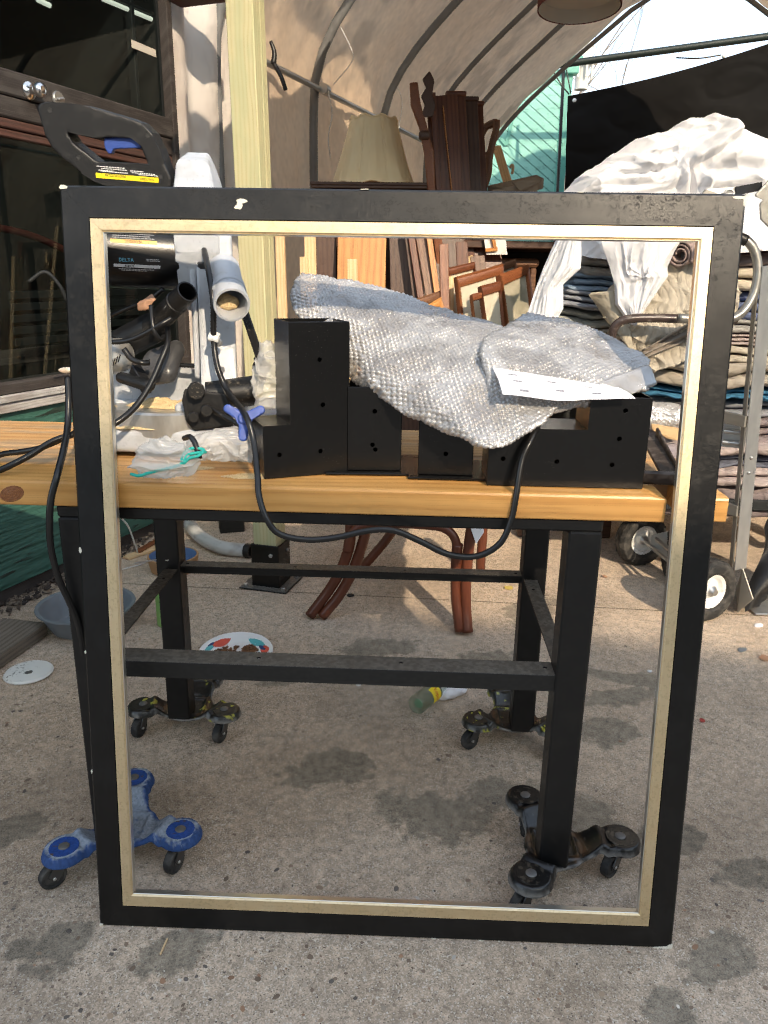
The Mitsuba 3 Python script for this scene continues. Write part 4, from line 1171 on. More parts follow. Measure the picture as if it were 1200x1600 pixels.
# motor, lying across to the left
MO0, MO1 = V(*(-0.648, 1.740, 1.387)), V(*(-0.448, 1.800, 1.381))
mo = part(saw, "motor", lathe([(0, 0), (.060, 0), (.070, .010), (.074, .05), (.074, .195), (.071, .215), (.060, .225), (0, .225)], 40, axis_to(MO1 - MO0, MO0)), "motor_black", 35, label="black motor housing with labels")
MX = axis_to(MO1 - MO0, MO0)
mdir = (MO1 - MO0) / np.linalg.norm(MO1 - MO0); msid = np.cross(V(0, 0, 1), mdir); msid /= np.linalg.norm(msid)
def on_motor(u, ang, r=.0746):
    """A frame on the motor's skin: u along it, ang round it from the side facing us upwards."""
    out = -msid * math.cos(ang) + np.cross(mdir, -msid) * -math.sin(ang)
    if out[2] * ang < 0:
        out = -msid * math.cos(ang) + np.cross(mdir, -msid) * math.sin(ang)
    up = np.cross(out, mdir)
    return basis(mdir, up if up[2] > 0 else -up, out, MO0 + mdir * u + out * r)
def motor_strip(u0, u1, a0, a1, m, name, parent=mo, label=None, r=.0747):
    def f(u, v):
        return np.array([on_motor(u0 + (u1 - u0) * a, a0 + (a1 - a0) * c, r)[:3, 3] for a, c in zip(u, v)])
    return part(parent, name, grid(f, 2, 8), m, True, label=label)
ml = motor_strip(.052, .145, .25, .35, "orange_label", "label_strip", label="orange warning strip, upside down")
part(ml, "lettering", text("WARNING", .0052, on_motor(.098, .30, .0749) @ rz(math.pi), bold=True), "ink_black")
part(ml, "lettering", text("!", .0052, on_motor(.128, .30, .0749) @ rz(math.pi), bold=True), "ink_black")
m2 = motor_strip(.056, .150, -.41, -.32, "alu_label", "rating_plate", label="silver rating plate")
part(m2, "lettering", text("DELTA", .0068, on_motor(.082, -.20, .0748), bold=True), "ink_blue")
part(m2, "lettering", text("MS275", .0040, on_motor(.088, -.365, .0749), bold=True), "ink_black")
for (u, a, w) in ((.098, .40, .085), (.094, .46, .075), (.100, .52, .08), (.135, -.16, .026), (.135, -.20, .026), (.095, -.50, .05), (.10, -.46, .07)):
    rr = np.random.default_rng(int(u * 1000 + a * 100 + 500))
    segs, q = [], -w / 2
    while q < w / 2 - .002:
        L = rr.uniform(.002, .007); segs.append(box(L * .8, .0016, .0002, (q + L / 2, 0, 0), .0001)); q += L
    part(mo, "small_print", mv(cat(segs), on_motor(u, a, .0748)), "ink_grey")
part(saw, "motor_cap", lathe([(0, 0), (.048, 0), (.062, .012), (.066, .03), (0, .03)], 36, axis_to(MO0 - MO1, MO0 + mdir * .02)), "motor_black", 35)
part(saw, "gear_case", mv(soft(box(.07, .15, .15, (-.085, .05, .45), .02), .012, 5), AM), "saw_grey", True)
# pivot at the back with its tube, bolts and the black bevel quadrant
PV0, PV1 = V(*(-0.427, 1.690, 1.082)), V(*(-0.292, 1.710, 1.098))
pv = part(saw, "pivot_tube", tube([PV0 + (PV1 - PV0) * .25, PV1], .033, 24), "greasy", 40, label="greasy black pivot at the foot of the arm")
part(saw, "pivot_block", mv(soft(box(.055, .06, .10, (-.035, -.09, .075), .01), .008, 3), AM), "greasy", True)
for q, r in (((-0.405, 1.640, 1.107), .019), ((-0.383, 1.630, 1.067), .013), ((-0.414, 1.640, 1.051), .012)):
    part(pv, "bolt", cyl(V(*q), V(*q) + V(.004, -.014, 0), r, 8), "greasy", 30)
part(pv, "bolt", cyl(V(*(-0.354, 1.665, 1.148)), V(*(-0.354, 1.665, 1.148)) + V(.0, -.012, 0), .0085, 6), "zinc")
part(pv, "bolt", cyl(V(*(-0.359, 1.675, 1.205)), V(*(-0.359, 1.675, 1.205)) + V(.0, -.010, 0), .009, 16), "zinc", 30)
q0 = V(*(-0.388, 1.665, 1.047))
quad = Polygon([(-.052, .035), (-.045, .06), (.04, .05), (.055, .02), (.055, -.02), (-.030, -.030), (-.045, -.012)])
part(saw, "bevel_quadrant", mv(soft(prism(quad, .012), .006, 2), basis((1, 0, 0), (0, 0, 1), (0, -1, 0), q0)), "grey_plastic_black", True)
part(saw, "bevel_rod", tube([V(*(-0.375, 1.640, 1.066)), V(*(-0.297, 1.600, 1.036))], .006, 10), "greasy", 40)
# spring lever behind the arm and its bracket
part(saw, "lever", bar((-0.356, 1.860, 1.328), (-0.283, 1.760, 1.155), .018, .010, (1, 0, .3), .002), "greasy")
part(saw, "lever_joint", cyl(V(*(-0.288, 1.750, 1.144)), V(*(-0.273, 1.730, 1.147)), .017, 14), "greasy", 30)
part(saw, "spring_bracket", tube(spline([(-0.298, 1.730, 1.124), (-0.279, 1.720, 1.111), (-0.273, 1.730, 1.145), (-0.293, 1.750, 1.164)], 5), .007, 8), "greasy", True)
# base casting and fence
BM = rz(-.03, (V(*(-0.429, 1.680, 1.001))[0], 1.655, topz))      # local x right, y away, z up
part(saw, "base", mv(soft(box(.40, .10, .054, (-.055, .048, .040), .008), .012, 3), BM), "saw_grey", True, label="light grey cast base")
part(saw, "base", mv(soft(box(.42, .26, .050, (-.04, .23, .062), .008), .014, 3), BM), "saw_grey", True)
part(saw, "base_foot", mv(box(.05, .04, .014, (-.205, .02, .008), .003), BM), "grey_plastic_black")
part(saw, "base_foot", mv(box(.05, .04, .014, (.09, .02, .008), .003), BM), "grey_plastic_black")
part(saw, "turntable", mv(lathe([(0, .045), (.16, .045), (.165, .05), (.165, .098), (.160, .103), (.14, .1035), (0, .1035)], 64), BM @ basis((1, 0, 0), (0, 1, 0), (0, 0, 1), (-.07, .16, 0))), "cast_alu", 30, label="bare metal turntable edge")
part(saw, "base_step", mv(box(.15, .05, .040, (.035, .06, .098), .005), BM), "saw_grey")
fe = mv(tm(man(prism([(-.20, .0), (.075, .0), (.060, .085), (.015, .092), (-.20, .096)], .014)) - man(cyl((.030, .035, -.1), (.030, .035, .1), .004, 12, ch=1e-4))), BM @ basis((1, 0, 0), (0, 0, 1), (0, -1, 0), (-.06, .15, .094)))
part(saw, "fence", fe, "saw_grey", 30, label="light grey fence behind the turntable")
part(saw, "fence_foot", mv(box(.30, .05, .016, (-.06, .145, .102), .003), BM), "saw_grey")
part(saw, "base_post", mv(soft(box(.03, .04, .06, (-.222, .05, .075), .006), .008, 2), BM), "saw_grey", True)
# sawdust lying on the base
def heap(c, a, b_, h, seed, n=26):
    def f(u, v):
        r, t = u, v * 2 * np.pi
        x, y = a * r * np.cos(t), b_ * r * np.sin(t)
        k = .55 + .9 * meshkit.noise(np.stack([np.cos(t) * 2 + seed, np.sin(t) * 2, 0 * t], -1), seed)
        q = np.stack([x * k, y * k, 0 * x], -1)
        return q + V(*c) + np.outer(h * (1 - r ** 1.5) * (.5 + meshkit.fbm(q * 90, 3, seed)), (0, 0, 1))
    return grid(f, n, 48)
part(saw, "sawdust", mv(heap((-.08, .075, .1042), .075, .035, .020, 2), BM), "sawdust", True)
part(saw, "sawdust", mv(heap((-.215, .06, .106), .028, .024, .012, 5), BM), "sawdust", True)
part(saw, "sawdust", mv(heap((-.12, .004, .0675), .060, .012, .005, 8), BM), "sawdust", True)
solid("sawdust_spill", mv(heap(pt(TM, -.36, .12, topz + .0005), .075, .035, .004, 12), np.eye(4)), "sawdust", "thin spill of sawdust on the bench in front of the saw", "sawdust", True, kind="stuff")
solid("sawdust_spill", mv(heap(pt(TM, -.165, .06, topz + .0005), .05, .02, .006, 15), np.eye(4)), "sawdust", "small heap of sawdust under the plastic bag beside the tall bracket", "sawdust", True, kind="stuff")
# blue three-armed clamping knob
KC = V(*(-0.286, 1.545, 1.064))
kp = Point(0, 0).buffer(.016)
for a in (DEG(28), DEG(148), DEG(266)):
    kp = kp.union(Polygon([(-.010 * math.sin(a), .010 * math.cos(a)), (.037 * math.cos(a) - .0085 * math.sin(a), .037 * math.sin(a) + .0085 * math.cos(a)), (.037 * math.cos(a) + .0085 * math.sin(a), .037 * math.sin(a) - .0085 * math.cos(a)), (.010 * math.sin(a), -.010 * math.cos(a))])).union(Point(.037 * math.cos(a), .037 * math.sin(a)).buffer(.0088))
kp = kp.buffer(.006).buffer(-.006)
kb = part(saw, "clamp_knob", mv(soft(prism(kp, .020), .0035, 5), basis((1, .1, 0), (-.02, .25, .97), (.1, -.97, .25), KC)), "blue_plastic", True, label="blue three-armed clamping knob")
part(kb, "hub", mv(cyl((0, 0, .015), (0, 0, .026), .012, 20, ch=.003), basis((1, .1, 0), (-.02, .25, .97), (.1, -.97, .25), KC)), "blue_plastic", 30)
part(kb, "spindle", mv(cyl((0, 0, -.06), (0, 0, .005), .007, 12), basis((1, .1, 0), (-.02, .25, .97), (.1, -.97, .25), KC)), "zinc", 30)

# the second tool, lying on the saw's table with its dust tube towards us
gt = thing("power_tool", "black power tool with dust tube lying across the saw table under the motor", "power tool")
t0, t1 = V(*(-0.524, 1.760, 1.227)), V(*(-0.416, 1.660, 1.309))
TX = axis_to(t1 - t0, t0); tl = np.linalg.norm(t1 - t0)
part(gt, "dust_tube", lathe([(.026, -.02), (.027, tl * .05), (.0245, tl * .1), (.0235, tl * .68), (.0245, tl * .69), (.0245, tl * .72), (.0225, tl * .73), (.0225, tl), (.0195, tl), (.0185, tl * .3), (0, tl * .28)], 32, TX), "grey_plastic_black", 35, label="ribbed black dust tube with an open end")
part(gt, "tube_label", mv(box(.012, .0006, .018, (0, 0, 0), .0002), basis(TX[:3, 0], TX[:3, 1], TX[:3, 2], V(*(-0.466, 1.690, 1.274)) + V(0, -.008, -.0)) @ rz(0.0)), "ink_grey")
body0, body1 = V(*(-0.687, 1.840, 1.149)), V(*(-0.524, 1.770, 1.227))
part(gt, "body", mv(soft(hull([p_ + V(*o) * .036 for p_ in (body0, body1) for o in trimesh.creation.icosphere(subdivisions=1).vertices]), .008, 3), np.eye(4)), "grey_plastic_black", True)
g0 = V(*(-0.606, 1.740, 1.166))
part(gt, "gear_head", lathe([(0, -.03), (.030, -.03), (.038, -.018), (.039, .01), (.034, .018), (.033, .026), (.024, .030), (0, .031)], 30, axis_to(V(*(-0.534, 1.680, 1.201)) - g0, g0)), "cast_alu", 35, label="bare metal gear head")
for k in range(6):
    part(gt, "vent_slot", bar(g0 + V(-.012 + .006 * k, -.038, -.030 + .004 * k), g0 + V(-.004 + .006 * k, -.041, -.012 + .004 * k), .003, .003), "ink_black")
part(gt, "side_handle", soft(hull([V(*q) + V(*o) * r for q, r in (((-0.582, 1.700, 1.123), .013), ((-0.512, 1.660, 1.113), .015)) for o in trimesh.creation.icosphere(subdivisions=1).vertices]), .006, 2), "grey_plastic_black", True)
part(gt, "switch", bar((-0.552, 1.700, 1.144), (-0.514, 1.665, 1.101), .024, .022), "black_plastic")
part(gt, "shroud", puff(soft(hull([V(*q) + V(*o) * .02 for q in ((-0.521, 1.740, 1.162), (-0.474, 1.760, 1.182), (-0.486, 1.720, 1.129), (-0.539, 1.720, 1.121)) for o in trimesh.creation.icosphere(subdivisions=1).vertices]), .008, 3), .004, 40, 2), "smoke_grey", True)
part(gt, "paper_scrap", puff(soft(hull([(-0.537, 1.700, 1.282), (-0.501, 1.700, 1.303), (-0.488, 1.680, 1.291), (-0.506, 1.680, 1.270), (-0.531, 1.690, 1.266)] + [V(*(-0.516, 1.700, 1.285)) + V(0, -.02, 0)]), .004, 2), .005, 110, 4), "kraft", True, label="crumpled brown paper tucked behind the tube")
jar = thing("plaster_bucket", "pale stained tub standing behind the saw between arm and tool", "tub")
jc = V(*(-0.483, 1.950, 1.093)) * V(1, 1, 0) + V(0, 0, topz)
part(jar, "body", lathe([(0, 0), (.052, 0), (.054, .004), (.060, .15), (.062, .155), (.058, .155), (.052, .01), (0, .009)], 32, basis((1, 0, 0), (0, 1, 0), (0, 0, 1), jc)), "tub_stained", 35)

# ------------------------------------------------------------------ cords
def cord(name, pts, r, label, m="cord_black", n=10, cat_="cord", of=None):
    if of:
        return part(of, name, tube(spline(pts, 8), r, n), m, True, label=label)
    return solid(name, tube(spline(pts, 8), r, n), m, label, cat_, True)


cord("power_cord", [(-0.396, 1.740, 1.400), (-0.369, 1.660, 1.342), (-0.357, 1.630, 1.286), (-0.363, 1.645, 1.214), (-0.354, 1.630, 1.156), (-0.330, 1.610, 1.109), (-0.277, 1.510, 1.077), (-0.259, 1.485, 1.031), (-0.246, 1.440, 0.977), (-0.240, 1.415, 0.940), (-0.225, 1.400, 0.900), (-0.201, 1.400, 0.869), (-0.148, 1.405, 0.856), (-0.092, 1.410, 0.860), (-0.030, 1.410, 0.875), (0.019, 1.410, 0.876), (0.069, 1.410, 0.856), (0.126, 1.410, 0.829), (0.183, 1.415, 0.824), (0.226, 1.415, 0.850), (0.246, 1.420, 0.895), (0.254, 1.425, 0.945), (0.263, 1.440, 1.011), (0.278, 1.450, 1.047), (0.294, 1.480, 1.069), (0.314, 1.560, 1.071)], .0062,
     "thick black power cord looping down over the bench edge", n=12, of=saw)
solid("cable_clip", mv(tm(man(cyl((-.011, 0, 0), (.011, 0, 0), .0085, 16)) + man(box(.022, .012, .012, (0, .007, .006), .002))), basis((.97, 0, -.2), (0, 1, 0), (.2, 0, .97), (-0.363, 1.645, 1.216))), "dull_white", "white clip holding the power cord on the saw arm", "clip", 40)
cord("power_cord", [(-0.476, 1.710, 1.231), (-0.470, 1.680, 1.202), (-0.480, 1.660, 1.168), (-0.498, 1.630, 1.120), (-0.520, 1.600, 1.081), (-0.545, 1.570, 1.055), (-0.576, 1.560, 1.039), (-0.620, 1.580, 1.029), (-0.656, 1.580, 1.018), (-0.689, 1.560, 1.008), (-0.730, 1.520, 0.982), (-0.788, 1.500, 0.956), (-0.883, 1.550, 0.932)], .0065, "black cord hanging from the power tool across the saw base to the left", of=gt)
cord("power_cord", [(-0.588, 1.680, 1.201), (-0.551, 1.670, 1.206), (-0.515, 1.665, 1.220), (-0.478, 1.660, 1.240), (-0.455, 1.670, 1.254)], .0055, "short black cord lying across the tool's body", of=gt)
cord("power_cord", [(-0.500, 1.680, 1.278), (-0.495, 1.665, 1.250), (-0.490, 1.660, 1.224), (-0.483, 1.670, 1.210), (-0.479, 1.690, 1.216)], .0050, "thin black cord wrapped round the dust tube", of=gt)
cord("extension_cord", [(-0.637, 1.800, 1.244), (-0.604, 1.780, 1.258), (-0.561, 1.760, 1.274), (-0.523, 1.740, 1.286), (-0.486, 1.730, 1.311)], .0055, "black cord running behind the dust tube")
cord("power_cord", [(-0.558, 1.660, 1.189), (-0.543, 1.655, 1.170), (-0.521, 1.650, 1.162), (-0.507, 1.660, 1.161)], .0060, "short stub of black cord under the tool's switch", of=gt)
cord("power_cord", [(-0.526, 1.720, 1.159), (-0.490, 1.740, 1.152), (-0.447, 1.740, 1.147), (-0.421, 1.740, 1.152), (-0.426, 1.780, 1.181), (-0.439, 1.800, 1.214)], .0050, "black cord curling behind the saw arm", of=saw)
cord("extension_cord", [(-0.668, 1.620, 1.132), (-0.662, 1.600, 1.095), (-0.658, 1.570, 1.040), (-0.641, 1.500, 1.008), (-0.635, 1.445, 0.970), (-0.647, 1.430, 0.922), (-0.656, 1.430, 0.870), (-0.663, 1.440, 0.812), (-0.659, 1.450, 0.746), (-0.648, 1.460, 0.693), (-0.639, 1.470, 0.637), (-0.639, 1.480, 0.565), (-0.646, 1.490, 0.498)], .0068, "grey black cord hanging down in front of the left end of the bench")
cord("extension_cord", [(-0.617, 1.620, 1.045), (-0.655, 1.600, 1.020), (-0.686, 1.585, 1.005), (-0.722, 1.570, 0.991), (-0.770, 1.580, 0.980), (-0.822, 1.600, 0.968), (-0.892, 1.620, 0.935)], .0060, "upper black cord lying on the left end of the bench")
cord("extension_cord", [(-1.166, 2.600, 1.308), (-1.119, 2.620, 1.339), (-1.085, 2.640, 1.299), (-1.073, 2.660, 1.248)], .006, "pale thin cord bowing beside the lower dark pane", "dull_dark")
cord("hanging_string", [tent(-.02, .05, .88), tent(-.0, .06, .84), tent(-.01, .06, .80)], .004, "short bit of cord on the window sill", "dull_dark")
solid("foam_lump", puff(soft(hull([V(*(-0.784, 1.900, 1.113)) + V(*o) * V(.022, .012, .008) for o in trimesh.creation.icosphere(subdivisions=1).vertices]), .005, 2), .004, 60, 4), "tub_stained", "yellowed lump of foam at the left edge of the frame, above the sill", "foam", True)

# ------------------------------------------------------------------ plastic bags tied with green cord
def bag(label, c, a, b_, h, tilt, seed, neck=None, mt="bag_film", amp=.014):
    s = trimesh.creation.icosphere(subdivisions=5)
    v = s.vertices * V(a, b_, h)
    if neck is not None:
        d = V(*neck); L = np.linalg.norm(d); d = d / L
        k = np.clip((s.vertices @ d - .2) / .8, 0, 1)
        v = v * (1 - .75 * k[:, None] ** 1.2) + np.outer(k ** 1.3 * L, d)
    v[:, 2] = np.maximum(v[:, 2], -h * .62)
    q = v * 21
    w0 = meshkit.fbm(q * .7, 2, seed + 8) * 2
    f1 = 1 - np.abs(2 * meshkit.noise(q * V(1, 1.6, 1.6) + w0[:, None], seed) - 1)
    f2 = 1 - np.abs(2 * meshkit.noise(q * V(1.6, 3.2, 3.2) + 1.5 * w0[:, None] + 7, seed + 3) - 1)
    v = v * (1 + (amp / a) * (1.1 * (f1 ** 5 - .2) + .55 * (f2 ** 6 - .2) + 1.0 * (w0 - 1)))[:, None]
    M = rz(tilt, c)
    return solid("plastic_bag", mv(trimesh.Trimesh(v, s.faces, process=False), M), mt, label, "plastic bag", True)


bag("crumpled clear plastic bag hanging over the bench edge at the left", V(*(-0.426, 1.450, 0.995)), .062, .035, .042, .0, 3, neck=(.055, .0, .012))
bag("clear plastic bag with sawdust in it beside the tall bracket", V(*(-0.326, 1.535, 1.006)), .062, .045, .036, .15, 11, neck=(-.045, .0, .01))
bag("cloudy plastic film bunched behind the blue knob", V(*(-0.252, 1.660, 1.120)), .035, .04, .075, .3, 17, amp=.008)
solid("green_string", tube(spline([(-0.492, 1.445, 0.971), (-0.471, 1.430, 0.972), (-0.445, 1.420, 0.982), (-0.394, 1.430, 0.994), (-0.389, 1.435, 1.007), (-0.385, 1.450, 1.016), (-0.372, 1.460, 1.021), (-0.351, 1.455, 1.019), (-0.358, 1.440, 1.011), (-0.374, 1.435, 1.007), (-0.385, 1.430, 0.998), (-0.380, 1.440, 1.011), (-0.364, 1.445, 1.015), (-0.348, 1.460, 1.014)], 8), .0030, 8), "teal_cord", "bright green string tying the necks of the plastic bags", "string", True)
solid("bag_hook", tube(spline([(-0.399, 1.500, 1.032), (-0.381, 1.475, 1.040), (-0.370, 1.465, 1.031), (-0.364, 1.460, 1.014), (-0.361, 1.460, 1.001)], 6), .0055, 10), "cord_black", "short bent black rod sticking out of the green cord", "rod", True)

# ------------------------------------------------------------------ bubble wrap parcel and the sheet of paper on it
def bubbles(mesh, pitch=.0094, amp=.0030, seed=1):
    m = trimesh.Trimesh(mesh.vertices, mesh.faces, process=False)
    n = m.vertex_normals; v = m.vertices
    # rows of bubbles run slantwise across the front and over the top
    u = v[:, 0] * .88 - v[:, 2] * .48
    w = v[:, 0] * .48 + .72 * (v[:, 2] + v[:, 1])
    u = u + .008 * (meshkit.fbm(v * 4, 2, 3) - .5); w = w + .012 * (meshkit.fbm(v * 4 + 5, 2, 4) - .5)
    r = w / (pitch * .866); row = np.floor(r)
    c = u / pitch + .5 * (row % 2)
    du, dw = (c - np.floor(c) - .5), (r - row - .5) * .866
    d = np.hypot(du, dw)
    b = np.clip(1 - (d / .44) ** 2, 0, 1) ** .5
    pop = meshkit.noise(np.stack([np.floor(c), row, 0 * row], -1) * 7.7, 9)
    flat = np.clip((meshkit.fbm(v * 11 + 2, 3, 6) - .30) / .12, .5, 1)
    return trimesh.Trimesh(v + n * (amp * b * flat * (.35 + .9 * (pop > .3)))[:, None], m.faces, process=False)


def wrinkle(mesh, amp, seed):
    v = np.asarray(mesh.vertices); n = mesh.vertex_normals
    q = np.stack([v[:, 0] * 14 + v[:, 2] * 10, v[:, 1] * 14, v[:, 2] * 20 - v[:, 0] * 8], -1)
    f = (1 - np.abs(2 * meshkit.noise(q, seed) - 1)) ** 3 - .2 + .6 * ((1 - np.abs(2 * meshkit.noise(q * 2.3 + 4, seed + 2) - 1)) ** 3 - .2)
    g = 1.2 * (meshkit.fbm(v * 12, 3, seed + 5) - .5)
    return trimesh.Trimesh(v + n * (amp * (f + g))[:, None], mesh.faces, process=False)


H1 = [(-0.207, 1.750, 1.319), (-0.208, 1.720, 1.281), (-0.184, 1.690, 1.253), (-0.057, 1.600, 1.131), (0.047, 1.500, 1.084), (0.191, 1.395, 1.045), (0.226, 1.400, 1.047), (0.309, 1.430, 1.098), (0.367, 1.520, 1.149), (0.266, 1.660, 1.202), (0.133, 1.720, 1.232), (-0.064, 1.760, 1.298)]
H2 = [(0.185, 1.520, 1.193), (0.210, 1.455, 1.107), (0.326, 1.465, 1.097), (0.390, 1.480, 1.133), (0.526, 1.530, 1.142), (0.540, 1.570, 1.160), (0.476, 1.640, 1.190), (0.404, 1.680, 1.226), (0.315, 1.720, 1.239), (0.257, 1.680, 1.218)]
bw = thing("bubble_wrap_parcel", "long parcel in silvery bubble wrap lying slantwise over the black brackets", "parcel")
for pts, back, sd in ((H1, .085, 3), (H2, .07, 9)):
    P = [V(*q) for q in pts]
    P += [q + V(.01, back, .03) for q in P]
    core = hull([q for q in P])
    c0 = core.vertices.mean(0)
    part(bw, "wrapped_core", mv(hull(c0 + (core.vertices - c0) * .80), np.eye(4)), "core_brown")
    g = soft(core, .012, 10, .6)
    g = wrinkle(g, .0055, sd)
    g = tm(man(g).refine_to_length(.0023))
    part(bw, "wrap", bubbles(trimesh.Trimesh(g.vertices, g.faces, process=True), seed=sd), "bubble_film", True)
solid("tape_flap", wrinkle(soft(hull([V(*q) + V(0, k, 0) for q in ((0.412, 1.500, 1.152), (0.527, 1.560, 1.184), (0.540, 1.540, 1.149), (0.476, 1.500, 1.131)) for k in (0, .01)]), .008, 3), .003, 5), "bubble_film", "loose corner of clear wrap at the right end of the parcel", "wrap", True)

pa0, pa1, pa2, pa3 = V(*(0.201, 1.475, 1.184)), V(*(0.445, 1.452, 1.145)), V(*(0.468, 1.445, 1.134)), V(*(0.218, 1.425, 1.143))
pq = [V(*(0.205, 1.500, 1.181)), V(*(0.446, 1.475, 1.149)), V(*(0.466, 1.435, 1.137)), V(*(0.215, 1.415, 1.144))]


def paper_at(u, v, lift=0.0):
    A = np.outer(1 - u, pq[0]) + np.outer(u, pq[1]); B = np.outer(1 - u, pq[3]) + np.outer(u, pq[2])
    P = A * (1 - v)[:, None] + B * v[:, None]
    P[:, 2] += .004 * np.sin(u * 7 + 1) * v + .005 * v * (1 - u) * np.sin(v * 4) - .006 * v ** 3 * (u < 2) * (.3 + .7 * np.abs(np.sin(u * 5))) + lift
    return P


ppr = thing("paper_sheet", "white printed paper sheet lying on the bubble wrap parcel", "paper")
part(ppr, "sheet", thick(grid(lambda u, v: paper_at(u, v), 50, 16), -.0004), "paper", 40)
rng = np.random.default_rng(12)
for (u0, v0, n_) in ((.10, .22, 4), (.115, .52, 5), (.14, .82, 4), (.40, .30, 4), (.43, .66, 4), (.68, .36, 4), (.70, .72, 4)):
    for row, (dv, hgt, wid, m_) in enumerate(((-.12, .022, .12, "ink_faint"), (0.0, .06, .065, "ink_dark_grey"))):
        segs = []
        u = u0
        while u < u0 + wid:
            L = rng.uniform(.004, .010)
            cs = [(u, v0 + dv), (u + L * .8, v0 + dv), (u + L * .8, v0 + dv + hgt), (u, v0 + dv + hgt)]
            p4 = paper_at(np.array([c[0] for c in cs]), np.array([c[1] for c in cs]), .0007)
            segs.append(trimesh.Trimesh(p4, [(0, 2, 1), (0, 3, 2)], process=False)); u += L
        part(ppr, "small_print", cat(segs), m_)

# ------------------------------------------------------------------ things on the ground
# basin
bs = V(*(-1.165, 2.646, 0.000)) + V(.0, .125, 0)
basin = thing("basin", "round grey plastic basin standing by the green wall", "basin")
BMx = basis((1, 0, 0), (0, 1, 0), (0, 0, 1), bs)
part(basin, "bowl", lathe([(0, .004), (.120, .004), (.130, .012), (.168, .088), (.172, .094), (.186, .096), (.187, .091), (.176, .088), (.170, .080), (.135, .006), (.120, 0), (0, 0)][::-1], 56, BMx), "basin_grey", 40)
part(basin, "paper_remnant", mv(box(.018, .0006, .022, (0, 0, 0), .0002), BMx @ rz(.5, (-.080, .128, .05)) @ trimesh.transformations.rotation_matrix(-.42, [1, 0, 0])), "paper")
# saucer
sc_ = V(*(-1.228, 2.384, 0.000))
sau = thing("saucer", "white saucer with a grey spot lying upside down on the concrete", "saucer")
SM = basis((.985, .17, .02), (-.17, .985, 0), (0, 0, 1), sc_)
part(sau, "dish", lathe([(.080, .003), (.082, .006), (.076, .013), (.050, .016), (.030, .0165), (0, .017)], 40, SM), "saucer_white", 40)
part(sau, "grey_spot", lathe([(.014, .0172), (.0135, .0180), (0, .0181)], 20, SM @ basis((1, 0, 0), (0, 1, 0), (0, 0, 1), (.006, -.018, -.0012))), "rivet_grey", 30)
# paper plate with kibble
pc = V(*(-0.534, 2.534, 0.000))
plate = thing("paper_plate", "white paper plate with red and teal leaf print, holding pet food under the bench", "plate")
PMx = basis((1, 0, 0), (0, .996, .087), (0, -.087, .996), pc + V(0, 0, .006))
PR = .134
part(plate, "dish", lathe([(0, .001), (.080, .001), (.090, .005), (PR, .016), (PR + .001, .0175), (PR - .003, .0175), (.090, .007), (.080, .0025), (0, .0025)][::-1], 56, PMx), "plate_white", 40)


def leaf(parent, ang, r0, L, wdt, turn, m, z=.0):
    t = np.linspace(0, 1, 9)
    up_ = [(L * (a - .5), wdt * math.sin(math.pi * a) ** .8) for a in t]
    dn = [(L * (a - .5), -wdt * math.sin(math.pi * a) ** .8) for a in t[::-1][1:-1]]
    c, s = math.cos(turn), math.sin(turn)
    q = []
    for x, y in up_ + dn:
        X, Y = r0 * math.cos(ang) + x * c - y * s, r0 * math.sin(ang) + x * s + y * c
        r = math.hypot(X, Y)
        if r > PR - .004:
            X, Y = X * (PR - .004) / r, Y * (PR - .004) / r
            r = PR - .004
        q.append((X, Y, np.interp(r, [0, .080, .090, PR - .003, PR], [.0025, .0025, .007, .0175, .0175]) + .0007 + z))
    c3 = np.mean(q, axis=0); r = math.hypot(c3[0], c3[1])
    c3[2] = np.interp(r, [0, .080, .090, PR - .003, PR], [.0025, .0025, .007, .0175, .0175]) + .0007 + z
    v = np.vstack([q, c3]); n_ = len(q)
    part(parent, "leaf_print", mv(trimesh.Trimesh(v, [(n_, i, (i + 1) % n_) for i in range(n_)], process=False), PMx), m)


leaf(plate, 2.35, .096, .085, .017, .75, "print_red"); leaf(plate, 2.75, .108, .05, .010, 1.3, "print_navy"); leaf(plate, 2.9, .106, .05, .010, 1.1, "print_teal", .0002)
leaf(plate, .85, .098, .085, .015, -.6, "print_teal"); leaf(plate, .22, .105, .06, .016, -1.3, "print_red"); leaf(plate, .40, .098, .045, .008, -.9, "print_navy", .0002)
leaf(plate, 3.6, .10, .07, .015, 2.0, "print_teal"); leaf(plate, 4.6, .10, .07, .015, .1, "print_red"); leaf(plate, 5.6, .10, .07, .015, .9, "print_teal")
rng = np.random.default_rng(77)
km, kc = [], []
ic0 = trimesh.creation.icosphere(subdivisions=1)


def kibble(n_, cx, cy, r, z, M, hole=None):
    for _ in range(n_):
        a, q = rng.random() * 6.28, r * math.sqrt(rng.random())
        x, y = cx + q * math.cos(a), cy + q * math.sin(a)
        if hole and math.hypot(x - hole[0], y - hole[1]) < hole[2]:
            continue
        s = .0042 + .0016 * rng.random()
        v = ic0.vertices * V(s, s, s * .75) * (1 + .2 * (rng.random((len(ic0.vertices), 1)) - .5))
        km.append(mv(trimesh.Trimesh(v, ic0.faces, process=False), M @ rz(a, (x, y, z + .003 + .008 * rng.random() * (1 - q / r)))))
        kc.append(np.tile(np.array((.145, .065, .028)) * (.6 + .8 * rng.random()), (len(v), 1)))


kibble(230, -.015, -.02, .075, .003, PMx, (.012, .028, .017)); kibble(60, .045, .03, .03, .003, PMx)
solid("pet_food", cat(km), "vc_matte", "brown pet food kibble heaped on the paper plate", "pet food", True, color=np.vstack(kc), kind="stuff")
km, kc = [], []
